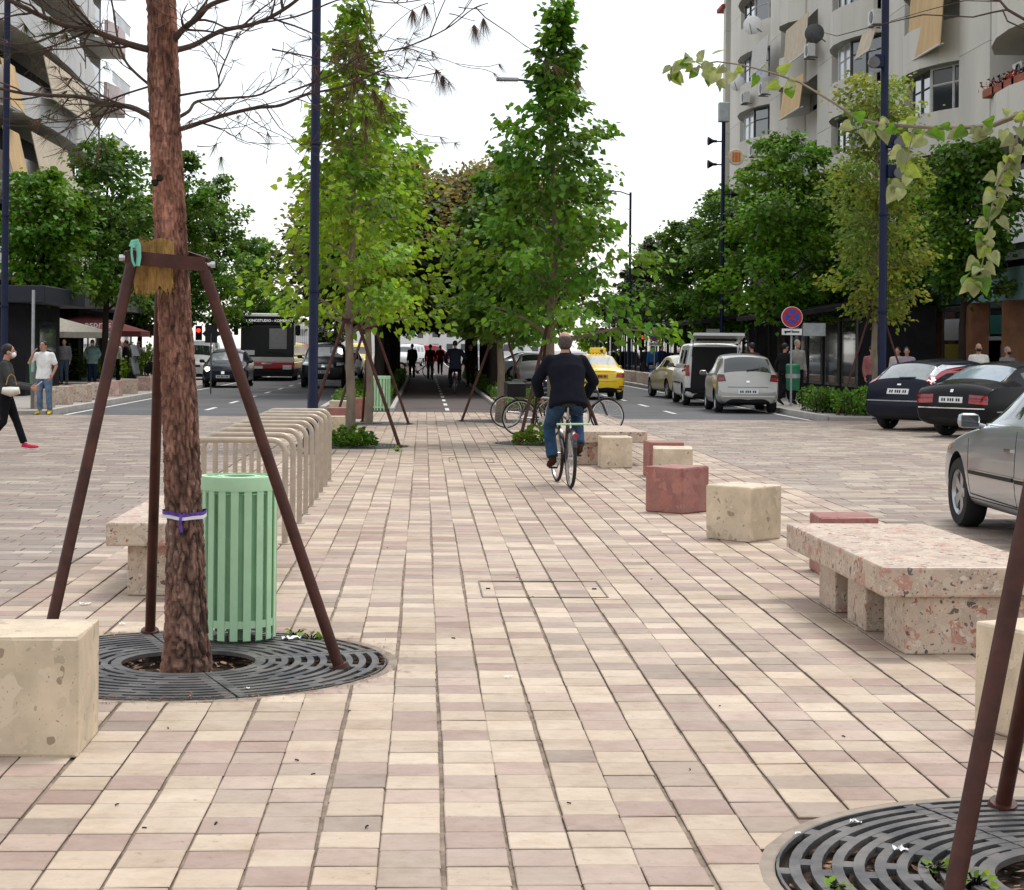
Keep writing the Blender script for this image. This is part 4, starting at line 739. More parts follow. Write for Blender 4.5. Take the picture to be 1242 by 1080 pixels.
# ================================================================ STREET FURNITURE
def grate(c, lab, R0=1.0, r0=.335, rings=10, near=True):
    t = thing('tree_grate', lab, 'tree grate', c, 0, 'round iron tree grates'); pit = MB(); n = 40
    pit.add([(0, 0, -.075)]+[(R0*math.cos(2*PI*j/n), R0*math.sin(2*PI*j/n), -.085) for j in range(n)], [(0, 1+j, 1+(j+1) % n) for j in range(n)]); pit.build('soil', M['soil'], t)
    rim = MB(); rim.lathe([(R0+.004, -.09), (R0+.06, -.016), (R0+.052, -.001), (R0+.010, -.001), (R0+.004, -.004)], n=64, cap=False); rim.build('mortar_ring', pm('mortar', (.27, .225, .18), .9, var=.2, scale=8), t)
    w = (R0-r0)/(rings*1.0); th = .02
    for q in range(4):
        a0, a1 = q*PI/2+.008+R(20), (q+1)*PI/2-.008+R(20); mb = MB(); m = 18 if near else 8
        def bar(ra, rb, b0, b1, z):
            k = max(3, int((b1-b0)/(a1-a0)*m)); vs = []
            for j in range(k+1):
                a = b0+(b1-b0)*j/k; cs, sn = math.cos(a), math.sin(a); vs += [(ra*cs, ra*sn, z), (rb*cs, rb*sn, z), (rb*cs, rb*sn, z-th), (ra*cs, ra*sn, z-th)]
            fs = [(j*4+s, j*4+(s+1) % 4, j*4+4+(s+1) % 4, j*4+4+s) for j in range(k) for s in range(4)]+[(3, 2, 1, 0), (k*4, k*4+1, k*4+2, k*4+3)]; mb.add(vs, [f[::-1] for f in fs])
        for i in range(rings+1):
            ra = r0+w*i*.985; wd = w*(.52 if 0 < i < rings else .75); bar(ra, min(ra+wd, R0-.001), a0, a1, .003)
        for f in (.0, .34, .66, 1.0):                # ribs between the slots, alternating by ring
            for i in range(rings):
                ra = r0+w*i*.985; off = (.0 if f in (0, 1) else (.05 if i % 2 else -.05)); hw_ = (.045 if f in (0, 1) else .03)/max(ra, .3); ac_ = a0+(a1-a0)*f+off/max(ra, .3)
                bar(ra+w*.3, ra+w*1.1, max(a0, ac_-hw_), min(a1, ac_+hw_), .0015)
        mb.build('grate_segment', M['iron'], t)
    P = []; nl = 1500 if near else 120
    mb = MB(); tones = []
    for _ in range(nl):
        a = random.uniform(0, 2*PI); r = R0*math.sqrt(random.uniform(.02, .97)); p = Vector((r*math.cos(a), r*math.sin(a), -.07+random.uniform(0, .05)))
        s = random.uniform(.008, .03); d = Vector((random.gauss(0, 1), random.gauss(0, 1), random.gauss(0, .3))).normalized()*s; e = Vector((-d.y, d.x, random.gauss(0, .004)))*.6; mb.add([p-d, p+e, p+d, p-e], [(0, 1, 2, 3)]); tones.append([random.uniform(.4, 1.6)]*3)
    o = mb.build('dead_leaves', M['litter'], t); tone_attr(o.data, np.array(tones)); o['kind'] = 'stuff'; return t
gl_ = ['round cast iron grate around the rough pine trunk', 'round cast iron grate at the bottom corner of the view under two brown stakes', 'round grate under the slim young linden', 'round grate under the linden beside the parked bicycles', 'round grate under the yellowish linden by the far mint bin', 'farther round grate by the start of the cycle path']
for i, (g, r) in enumerate(zip(GRATES, g_r)): grate(g, gl_[i], r, .335 if i < 2 else .3, 10, i < 2)
# fallen needles scattered round the pine grate rim
mb = MB(); tn_ = []
for _ in range(900):
    a = random.uniform(0, 2*PI); r = random.gauss(1.03, .07); p = GRATES[0]+Vector((r*math.cos(a), r*math.sin(a), .006)); d = Vector((random.gauss(0, 1), random.gauss(0, 1), 0)).normalized()*random.uniform(.01, .035); e = Vector((-d.y, d.x, 0)).normalized()*.0016
    mb.add([p-d-e, p+d-e, p+d+e, p-d+e], [(0, 1, 2, 3)]); tn_.append([random.uniform(.5, 1.5)]*3)
o = tag(mb.build('fallen_needles', M['litter']), 'brown fallen pine needles round the rim of the pine grate', 'needles', kind='stuff'); tone_attr(o.data, np.array(tn_))
def stakes(c, lab, feet, tops, r=.031, band=True, rich=False):
    """Three steel poles leaning in to a collar round the trunk."""
    c = Vector(c); t = thing('tree_stake_frame', lab, 'tree support', c, 0, 'brown steel tree supports')
    for f, p in zip(feet, tops):
        f, p = Vector(f)-c, Vector(p)-c; MB().tube([f, f+(p-f)*.02, p], [r*1.0, r, r], 12).tube([f+Vector((0, 0, -.004)), f+(p-f)*.01], [r*1.9, r*1.7], 12).build('pole', M['steel_brown'], t, 40)
    P = [Vector(p)-c for p in tops]; mb = MB(); hh = .034 if rich else .04
    for i in range(3):
        a, b = P[i], P[(i+1) % 3]; d = (b-a).normalized(); o_ = Vector((d.y, -d.x, 0))*(.028); a2, b2 = a-d*.02+o_, b+d*.02+o_; u = Vector((0, 0, hh)); s = Vector((d.y, -d.x, 0))*.006
        mb.add([a2-u+s, b2-u+s, b2+u+s, a2+u+s, a2-u-s, b2-u-s, b2+u-s, a2+u-s], [(0, 1, 2, 3), (7, 6, 5, 4), (0, 4, 5, 1), (2, 6, 7, 3), (1, 5, 6, 2), (0, 3, 7, 4)])
    mb.build('collar', M['steel_brown'], t)
    if rich:
        for p, s in ((P[0], -1), (P[1], 1)): MB().tube([p+Vector((s*.01, -.0, .0)), p+Vector((s*.065, -.0, .0))], .011, 8).lathe([(.018, -.01), (.018, .01)], p+Vector((s*.055, -.0, 0)), 6, 'X').build('bolt', M['alu'], t)
    return t
tp = [at(161, 313, 8.97), at(245, 321, 8.97), at(196, 304, 9.42)]
fr = stakes(GRATES[0], 'brown steel tripod bracing the pine, with coir mat and teal strap', [G(46, 832), G(412, 811), G(182, 768)], tp, .0285, rich=True)
base = Vector(fr.location); cm = MB(); n = 26                       # coir matting hung over the collar, frayed at the lower edge
p0, p1 = at(164, 292, 9.05)-base, at(211, 296, 9.0)-base; zt, zb = at(185, 293, 9.1).z, at(185, 353, 9.1).z
for s, dy in ((1, -.012), (-1, .03)):
    rowv = []
    for i in range(n+1):
        f = i/n; x = p0.x+(p1.x-p0.x)*f; y = p0.y+(p1.y-p0.y)*f-.01*math.sin(f*PI)+dy*.6
        rowv.append([(x+random.gauss(0, .0015)-(.02*(1-j/6) if j > 2 else 0)*(1-f), y-.008*math.sin(j*1.1+i*.8)+random.gauss(0, .003), zt-.01*math.sin(f*7)-(zt-zb)*(j/6)*(1 if j < 6 else random.uniform(.9, 1.1))) for j in range(7)])
    vs = [p for r_ in rowv for p in r_]; cm.add(vs, [(i*7+j, i*7+j+1, (i+1)*7+j+1, (i+1)*7+j) for i in range(n) for j in range(6)])
for _ in range(260):
    f = random.random(); a = Vector((p0.x+(p1.x-p0.x)*f, p0.y-.05*math.sin(f*PI)-.014, random.choice([zt, zb, random.uniform(zb, zt)]))); d = Vector((random.gauss(0, .02), random.gauss(-.006, .008), random.gauss(-.012, .025))); cm.add([a, a+Vector((.003, 0, 0)), a+d], [(0, 1, 2)])
cm.build('coir_mat', M['coir'], fr)
sp = [at(u, v, 8.9)-base for u, v in ((160, 300), (162, 294), (166, 293), (168, 298), (168.5, 312), (167, 322), (163.5, 323), (161, 317), (159.8, 308), (160, 300))]
MB().tube(sp, .016, 6, flat=.35, up=(0, 1, 0)).build('strap', M['teal'], fr)
pt = [at(1319, 250, 5.42), at(1356, 250, 5.62), at(1372, 250, 5.4)]
stakes(GRATES[1], 'two visible brown stakes crossing the bottom corner over the near grate', [G(1147, 1131), G(1216, 979), G(1610, 1110)], pt, .0285)
def gen_stakes(i, lab, a0, z=2.02, rad=.9, D=None, feet=None):
    c = GRATES[i]; A = [a0+k*2*PI/3 for k in range(3)]
    stakes(c, lab, feet or [c+Vector((rad*math.cos(a), rad*math.sin(a), 0)) for a in A], [c+Vector((.12*math.cos(a), .12*math.sin(a), z)) for a in A], .028)
gen_stakes(2, 'brown tripod round the slim linden behind the bicycle hoops', R(-25)); gen_stakes(3, 'brown tripod round the pointed linden, a bicycle leaning on it', R(-130)); gen_stakes(4, 'brown tripod round the yellowish linden', R(-20)); gen_stakes(5, 'brown tripod round the far linden by the cycle path kerb', R(-160))
c = GD(1062, 44, .08); A = [R(200), R(320), R(80)]
stakes(c, 'pale wooden looking stakes round the poplar behind the lamp post', [c+Vector((1.05*math.cos(a), 1.05*math.sin(a), 0)) for a in A], [c+Vector((.12*math.cos(a), .12*math.sin(a), 2.6)) for a in A], .025)
# ribbon tied round the pine
z0 = at(222, 621, 9.2).z; ax = PB+pine_axis(z0); rr = pine_r(z0)+.011; rb_ = thing('ribbon', 'purple and white printed ribbon tied round the pine trunk', 'ribbon', (ax.x, ax.y, z0))
mb = MB(); m2 = MB()
for k, (b, za, zb2) in enumerate(((mb, -.005, .012), (m2, -.022, -.004))):
    k_ = 40; vs = []
    for j in range(k_): a = 2*PI*j/k_; dz = .004*math.sin(2*a+1)+.002*math.sin(5*a); r_ = rr+.003*math.sin(7*a); vs += [(r_*math.cos(a), r_*math.sin(a), za+dz), (r_*math.cos(a), r_*math.sin(a), zb2+dz*1.4)]
    b.add(vs, [(2*j, 2*((j+1) % k_), 2*((j+1) % k_)+1, 2*j+1) for j in range(k_)])
for j in range(16): a = -PI/2+random.uniform(-.9, .9); mb.box(((rr+.004)*math.cos(a), (rr+.004)*math.sin(a), random.uniform(.002, .008)), (.012, .004, .007), rz=a+PI/2)
mb.tube([(-.0, -rr-.006, .0), (-.004, -rr-.014, -.03), (.003, -rr-.01, -.085)], .008, 5, flat=.3); mb.build('purple_band', M['purple'], rb_); m2.build('white_band', M['ribbon_w'], rb_)
# mint bins
def bin_(loc, lab, r=.205, h=.89, n=18):
    t = thing('litter_bin', lab, 'litter bin', loc, R(9), 'mint green slatted litter bins'); me = None
    sl = MB(); prof = [(r, .02), (r, h-.05), (r-.004, h-.012), (r-.05, h-.002), (r-.11, h-.001)]; w = .0205; vs = []
    for i, (q, z) in enumerate(prof):
        ww = w*(1 if i < 3 else q/r*1.05); vs += [(q, -ww, z), (q, ww, z), (q-.006, ww, z-.004), (q-.006, -ww, z-.004)]
    k = len(prof); sl.add(vs, [(i*4+s, i*4+(s+1) % 4, i*4+4+(s+1) % 4, i*4+4+s) for i in range(k-1) for s in range(4)]+[(3, 2, 1, 0), (k*4-4, k*4-3, k*4-2, k*4-1)]); me = sl.mesh('slat', M['mint'])
    for j in range(n): o = link('slat', me, t); o.rotation_euler = (0, 0, 2*PI*j/n)
    MB().lathe([(r-.004, h-.07), (r+.004, h-.07), (r+.006, h-.012), (r+.003, h+.004), (r-.02, h+.006), (r-.022, h-.07)], n=40, cap=False).build('top_band', M['mint'], t, 40)
    MB().lathe([(r-.012, .085), (r-.003, .085), (r-.003, .125), (r-.012, .125), (r-.012, .085)], n=40, cap=False).build('bottom_band', M['mint'], t, 40)
    MB().lathe([(.02, .10), (r-.03, .10), (r-.028, h-.09), (r-.036, h-.085), (r-.036, .12), (.02, .12)], n=32).build('liner', M['mint_in'], t, 40); MB().lathe([(.05, -.01), (.06, .10)], n=12).build('foot', M['mint_in'], t)
    MB().lathe([(.085, h-.006), (.115, h-.006), (.115, h+.002), (.085, h+.002), (.085, h-.006)], n=32, cap=False).build('opening_ring', M['mint'], t, 40); return t
bin_(GD(292, 9.9), 'mint green slatted litter bin standing behind the pine'); p = G(462, 499); bin_((p.x, p.y, 0), 'farther mint green litter bin beside the cycle path entrance', .23, .88)
# bicycle hoops
hp = MB(); w, h, r = .76, .84, .11; pts = [(-w/2, 0, -.03), (-w/2, 0, .3), (-w/2, 0, h-r)]+[(-w/2+r-r*math.cos(a), 0, h-r+r*math.sin(a)) for a in np.linspace(.15, PI/2, 6)]+[(w/2-r+r*math.sin(a), 0, h-r+r*math.cos(a)) for a in np.linspace(0, PI/2-.15, 6)]+[(w/2, 0, h-r), (w/2, 0, .3), (w/2, 0, -.03)]
hp.tube(pts, .0245, 12); hme = hp.mesh('hoop_tube', M['bronze'], 40); fm = MB(); [fm.lathe([(.05, 0), (.05, .006), (.03, .012), (.026, .012)], (x, 0, 0), 14) for x in (-w/2, w/2)]; fme = fm.mesh('foot_flange', M['bronze'], 40)
ords = ['nearest', 'second', 'third', 'fourth', 'fifth', 'sixth', 'seventh', 'eighth', 'farthest']
for j in range(9):
    f = j/8; t = thing('bicycle_hoop', f'{ords[j]} of the nine bronze bicycle hoops, counted from the mint bin', 'bike hoop', (-1.49, 14.75+6.95*f, 0), R(random.uniform(-1, 1)), 'bronze bicycle hoops in a row'); link('hoop_tube', hme, t); link('foot_flange', fme, t)
# stone benches
def rough_box(c, d, rz=0, bev=.012): return MB().box(c, d, rz, bev)
A1, B1, C1 = G(1071, 688, .47), G(953.5, 634.5, .47), G(1127, 635.5, .47); ln = (A1-B1).length; wd = .93
ang = math.atan2(-(A1-B1).x, -(A1-B1).y)*-1; cx = (A1+B1)/2+Vector((wd/2, 0, 0)); ang = math.atan2(B1.x-A1.x, B1.y-A1.y)
bt = thing('stone_bench', 'large breccia stone slab bench beside the silver car', 'bench', (cx.x, cx.y, 0), -ang, 'breccia stone benches')
MB().box((0, 0, .39), (wd, ln, .16), bev=.014).build('seat', M['breccia'], bt)
for (x, y, sx, sy) in ((.02, -ln/2+.27, .7, .42), (-.16, -ln/2+1.05, .36, .42), (-.16, -ln/2+1.78, .36, .42), (.25, -ln/2+1.05, .3, .4), (.25, -ln/2+1.78, .3, .4)): MB().box((x, y, .154), (sx, sy, .308), bev=.01).build('leg', M['breccia'], bt)
pa = G(128, 633.5, .48); bt2 = thing('stone_bench', 'breccia stone bench half hidden behind the pine trunk', 'bench', (pa.x+.47, pa.y+1.05, 0), 0, 'breccia stone benches')
MB().box((0, 0, .402), (.94, 2.1, .15), bev=.014).build('seat', M['breccia'], bt2)
for x, y in ((-.1, -.72), (-.1, .65)): MB().box((x, y, .163), (.5, .42, .325), bev=.01).build('leg', M['breccia'], bt2)
pa, pb2 = G(782, 523, .47), G(718, 514, .47); bt3 = thing('stone_bench', 'farther breccia stone bench behind the cream cube by the cyclist', 'bench', (pa.x-.62, pa.y+.75, 0), R(4), 'breccia stone benches')
MB().box((0, 0, .39), (1.15, 1.9, .16), bev=.014).build('seat', M['breccia'], bt3)
for x, y in ((-.15, -.6), (-.15, .55)): MB().box((x, y, .154), (.6, .4, .308), bev=.01).build('leg', M['breccia'], bt3)
# stone cubes
def cube(u, v, m, lab, s=.46, rz=0, h=None, dd=.5, name='stone_cube', grp='stone cube seats on the promenade', z=0):
    dv = -(u-621)*math.sin(ROLL)+(v-423)*math.cos(ROLL); D = (EYE-z)*FOC/dv+s*dd; p = GD(u, D, z); h = h or s
    mb = MB().box((0, 0, h/2), (s, s, h), bev=random.uniform(.009, .018)); mb.v = [(x+random.gauss(0, .0022), y+random.gauss(0, .0022), z_+random.gauss(0, .0022)) for x, y, z_ in mb.v]; o = mb.build(name, M[m]); o.location = p; o.rotation_euler = (0, 0, R(rz)); return tag(o, lab, 'stone cube', grp)
cube(41, 919, 'travertine', 'pitted cream stone cube at the edge beside the pine grate', .465, 0); cube(904, 658, 'travertine', 'cream stone cube set cornerwise in front of the large bench', .46, 44, dd=.68)
cube(823, 624, 'redstone', 'dark red stone cube set cornerwise, a cream cube behind it', .45, 46, dd=.68); cube(817, 592, 'travertine', 'cream stone cube half hidden behind the red cornerwise cube', .46, -6); cube(806, 579, 'redstone', 'red stone cube farthest back of the four by the crossing', .44, 4)
cube(747, 568, 'travertine', 'cream stone cube beside the far bench and the cyclist', .42, 2); cube(1025, 699, 'redstone', 'red stone cube peeping over the large breccia bench', .42, -2, dd=.5); cube(1282, 908, 'travertine', 'cream stone cube at the edge behind the near brown stakes', .46, 22, dd=.6)
cube(436, 508, 'redstone', 'pinkish red stone cube beside the yellowish linden', .46, 0, dd=.4); cube(411, 523, 'redstone', 'red stone cube just behind the far end of the hoops', .44, 3); cube(407, 530, 'travertine', 'cream stone cube close behind the last hoop', .36, 0); cube(414, 513, 'travertine', 'cream stone cube behind the red one past the hoops', .46, 0)
FB = [(53, 496, 'travertine'), (76, 491, 'travertine'), (99, 488, 'travertine'), (119, 485, 'travertine'), (138, 481, 'redstone'), (157, 478, 'travertine'), (176, 474, 'redstone'), (190, 471, 'travertine')]
M['pinkstone'] = breccia('pink_marble', (.46, .30, .25), [(.5, .36, .3), (.38, .2, .16), (.52, .4, .33), (.44, .28, .23)], 7, 60, .5)
FBL = ['behind the man in the white tee', 'just right of the man in the white tee', 'second right of the man in the white tee', 'crossed by the brown stake', 'pinkish, below the man in the teal jacket', 'cream, between two pinkish cubes', 'pinkish, second from the pine', 'cream, closest to the pine trunk']
for (u, v, m), l_ in zip(FB, FBL): cube(u, v, 'pinkstone' if m == 'redstone' else 'breccia', 'stone block along the left kerb, '+l_, .46, -4, h=.46, grp='stone blocks along the left kerb', z=.08)
for j in range(9):
    y = 70+j*3.1; o = MB().box((0, 0, .25), (.46, 2.6 if j % 3 == 0 else 1.0, .5), bev=.015).build('stone_block', M['breccia'] if j % 2 else M['travertine']); o.location = (XKR+.75, y, .08)
    tag(o, f'{ords[j]} of nine low stone blocks along the right kerb beyond the parked taxi', 'stone block', 'stone blocks along the right kerb')
# lamp posts
def lamp(u, D, h, lab, r=.075, arm=None, z=0, fit=(), v0=None):
    p = GD(u, D, z); t = thing('street_lamp', lab, 'lamp post', p, 0, 'navy street lamps'); MB().tube([(0, 0, 0), (0, 0, .9), (0, 0, .92), (0, 0, h)], [r*1.12, r*1.12, r, r*.86], 14).build('post', M['navy'], t, 40); MB().lathe([(r*2.2, 0), (r*2.2, .03), (r*1.3, .05), (r*1.2, .12)], n=16).build('base_plate', M['navy'], t, 40)
    mb = MB(); hd = MB()
    for sx in ((-1, 1) if arm is None else (arm,)):
        mb.tube([(0, 0, h-.15), (sx*.5, 0, h+.02), (sx*.95, 0, h+.06)], .03, 8); hd.box((sx*1.15, 0, h+.06), (.62, .26, .09), bev=.03)
    mb.build('arm', M['navy'], t, 40); hd.build('lamp_head', M['galv'], t, 40)
    for (dz, s) in fit:
        b = at(u, dz, D)-p; MB().box((s*.16, -.05, b.z), (.2, .2, .3), bev=.02).tube([(0, 0, b.z), (s*.2, -.05, b.z)], .03, 6).build('fitting', M['navy'], t); MB().lathe([(.02, .1), (.11, .1), (.13, -.1), (.02, -.1)], (s*.3, -.15, b.z-.05), 12, 'Y').build('spotlight', M['frame'], t, 40)
    for zz in (2.4, 4.6): MB().lathe([(r*1.0, zz), (r*1.18, zz+.005), (r*1.18, zz+.05), (r*1.0, zz+.055)], n=14, cap=False).build('clamp_band', M['navy'], t)
    return t
lamp(380, 27, 10, 'navy lamp post rising behind the bicycle hoops', .072); lamp(1070, 41, 10, 'navy lamp post with spotlights in front of the pale block', .098, z=.08, fit=((172, 1), (208, 1), (75, -1))); lamp(5, 44, 10.5, 'navy lamp post at the edge in front of the grey block', .09, z=.08)
lamp(663, 50, 8.95, 'navy lamp post behind the pointed linden, grey lamp head showing', .075, arm=-1); lamp(763, 92, 9.5, 'distant thin lamp post above the trees', .07, arm=-1, z=.08)
p = GD(875, 70, .08); t = thing('camera_post', 'dark post with horn loudspeakers and a round orange sign', 'post', p); ztop = at(875, 128, 70).z
MB().tube([(0, 0, 0), (0, 0, ztop)], .075, 10).build('post', M['navy'], t, 40); MB().box((0, 0, ztop-.35), (.4, .35, .75), bev=.03).build('cabinet', M['galv'], t)
for v, s in ((172, -1), (200, -1), (236, 1), (262, 1)):
    z = at(875, v, 70).z-p.z; MB().tube([(0, 0, z), (s*.35, -.05, z)], .03, 6).lathe([(.05, .18), (.06, .04), (.17, -.15), (.18, -.17), (.04, -.14)], (s*.45, -.1, z), 12, 'X' if s > 0 else 'X').build('loudspeaker', M['black'], t, 40)
z = at(890, 191, 70).z-p.z; MB().lathe([(.01, -.05), (.3, -.05), (.32, 0), (.3, .05), (.01, .05)], (.48, -.1, z), 24, 'Y').tube([(0, 0, z), (.48, 0, z)], .03, 6).build('sign_disc', pm('pale_orange_sign', (.62, .50, .36), .6), t, 40)
for x, w_ in ((.36, .07), (.48, .12), (.6, .07)): MB().box((x, -.165, z), (w_, .02, .36), bev=.008).build('sign_print', pm('orange_print', (.6, .16, .03), .6), t)
# signs
def nostop(u, v, D, r, lab, z=.08):
    p = GD(u, D, z); zc = at(u, v, D).z-z; t = thing('road_sign', lab, 'road sign', p, 0, 'no stopping signs'); MB().tube([(0, .03, 0), (0, .03, zc+r)], .03, 8).build('post', M['galv'], t)
    MB().lathe([(.01, -.0), (r*.76, -.0), (r*.76, .02), (.01, .02)], (0, -.03, zc), 28, 'Y').build('disc', M['blue'], t); MB().lathe([(r*.74, -.006), (r, -.006), (r, .02), (r*.74, .02), (r*.74, -.006)], (0, -.03, zc), 28, 'Y', cap=False).build('ring', M['red'], t); MB().lathe([(r, -.003), (r*1.05, -.003), (r*1.05, .02), (r, .02)], (0, -.03, zc), 28, 'Y', cap=False).build('rim', M['white'], t)
    mb = MB(); [mb.box((0, -.041, zc), (r*1.5, .008, r*.16), ry=a) for a in (PI/4,)]; [mb.box((s*r*.38*.7071, -.0405, zc+s*r*.38*.7071), (r*.66, .008, r*.16), ry=-PI/4) for s in (-1, 1)]; mb.build('cross', M['red'], t)
    MB().box((0, -.03, zc-r*1.45), (r*2, .02, r*.62), bev=.005).build('plate', M['white'], t); mb = MB().box((-r*.45, -.043, zc-r*1.43), (r*.6, .006, r*.16)).box((-r*.62, -.043, zc-r*1.55), (r*.14, .006, r*.14)).box((r*.35, -.043, zc-r*1.45), (r*.75, .006, r*.14)).tube([(-r*.2, -.043, zc-r*1.38), (r*.1, -.043, zc-r*1.3)], .008, 4); mb.build('plate_symbol', M['black'], t); return t
nostop(960, 385, 50, .28, 'no stopping sign with tow away plate beside the silver hatchback'); nostop(794, 407, 84, .28, 'farther no stopping sign beyond the parked taxi')
p = GD(795, 80, .08); zc = at(795, 456, 80).z-.08; t = thing('parking_sign', 'small blue parking sign standing low beyond the parked taxi', 'parking sign', p); MB().box((0, 0, zc), (.5, .04, .62), bev=.01).build('panel', M['blue'], t); MB().box((0, -.0, zc-.36), (.5, .04, .1)).build('plate', M['white'], t); MB().tube([(0, .04, -.1), (0, .04, zc)], .03, 6).build('post', M['galv'], t); text('P', .48, M['white'], (0, -.025, zc+.02), (PI/2, 0, 0), t)
p = GD(962, 50.6, .08); t = thing('post_bin', 'green post mounted litter bin with a white band under the no stopping sign', 'litter bin', p); zc = at(962, 458, 50.6).z-.08; MB().tube([(0, 0, zc-.36), (0, 0, zc-.3), (0, 0, zc+.34), (0, 0, zc+.38)], [.15, .19, .2, .16], 16).build('body', M['green_sign'], t, 40); MB().lathe([(.2, zc-.02), (.203, zc-.02), (.203, zc+.1), (.2, zc+.1)], n=16, cap=False).build('band', M['galv'], t); MB().tube([(0, .22, 0), (0, .22, zc+.4)], .025, 6).tube([(0, .22, zc), (0, .1, zc)], .02, 6).build('post', M['galv'], t)
p = GD(40, 42.4); t = thing('sign_post', 'thin grey pole beside the man in the white tee', 'pole', p); MB().tube([(0, 0, 0), (0, 0, at(40, 352, 42.4).z)], .038, 10).build('post', M['galv'], t); MB().tube([(0, 0, .05), (0, 0, .95)], .046, 10).build('rusty_sleeve', pm('worn_grey_sleeve', (.14, .13, .12), .8), t)
p = GD(44.5, 43.0); t = thing('post_bin', 'green litter bin behind the man in the white tee', 'litter bin', p); z = at(45, 455, 43).z; MB().tube([(0, 0, z-.3), (0, 0, z+.32)], [.15, .18], 14).build('body', M['green_sign'], t, 40); MB().tube([(0, .15, 0), (0, .15, z+.2)], .025, 6).build('post', M['galv'], t)
p = GD(256, 60); t = thing('road_sign', 'back of a dark road sign on a thin pole above the dark hatchback', 'road sign', p); zc = at(256, 405, 60).z; MB().tube([(0, 0, 0), (0, 0, zc)], .025, 6).build('post', M['frame'], t); MB().prism([(-.2, -.02), (.2, -.02), (.2, .02), (-.2, .02)], zc-.3, zc+.3).box((0, 0, zc), (.42, .03, .42), ry=PI/4).build('panel', M['black'], t)
for u, v, D, l_ in ((241, 403, 88, 'red traffic light just right of the pine trunk'), (778, 411, 100, 'red traffic light under the dark street trees on the far side')):
    p = GD(u, D, .08); zc = at(u, v, D).z; t = thing('traffic_light', l_, 'traffic light', p, 0, 'traffic lights'); MB().tube([(0, 0, 0), (0, 0, zc)], .05, 8).build('post', M['frame'], t); MB().box((0, 0, zc-.25), (.3, .25, .95), bev=.03).build('housing', M['black'], t); MB().lathe([(.01, -.03), (.10, -.02), (.10, .02), (.01, .02)], (0, -.14, zc), 16, 'Y').build('red_lamp', pm('red_lamp', (.8, .03, .02), .4, emit=2.5), t)
# litter on the paving
def paper(u, v, s, lab):
    p = G(u, v, .006); mb = MB(); n = 7; mb.add([(s*(i/n-.5)*2, s*.5*(j/3-.5)*2+random.gauss(0, s*.12), abs(random.gauss(0, s*.28))) for i in range(n+1) for j in range(4)], [(i*4+j, (i+1)*4+j, (i+1)*4+j+1, i*4+j+1) for i in range(n) for j in range(3)]); o = mb.build('paper_scrap', M['paper']); o.location = p; o.rotation_euler = (0, 0, random.uniform(-.4, .4)); tag(o, lab, 'litter', 'paper scraps on the paving')
paper(354, 775, .055, 'crumpled white tissue on the back of the pine grate'); paper(617, 821, .02, 'small torn white scrap in the middle of the promenade'); paper(104, 733, .035, 'flat white scrap on the paving between two brown stakes'); paper(148, 757, .018, 'tiny white scrap behind the pine grate'); paper(967, 1011, .013, 'white chewing wrapper on the rim of the near grate'); paper(1038, 998, .02, 'pale scrap stuck in the back slots of the near grate'); paper(1092, 1031, .025, 'creased pale leaf scrap across the slots of the near grate'); paper(300, 835, .012, 'tiny white scrap on the front rim of the pine grate')
bme = MB().tube([(-.018, 0, .006), (0, .002, .008), (.016, 0, .006)], .005, 6).mesh('dropped_butt', M['black'])
for u, v in ((360, 923), (142, 977), (175, 1005), (627, 701), (646, 724), (767, 673), (790, 703), (919, 690), (873, 857), (837, 934), (1023, 894), (204, 504+380), (380, 940), (445, 1004), (550, 775), (424, 863), (262, 1000), (690, 975), (470, 665), (505, 600)):
    o = link('dropped_butt', bme); p = G(u, v, .001); o.location = p; o.rotation_euler = (0, 0, random.uniform(0, 3)); s = random.uniform(.35, .7); o.scale = (s, s, s); tag(o, 'small dark cigarette butt dropped on the promenade paving', 'litter', 'cigarette butts on the paving')
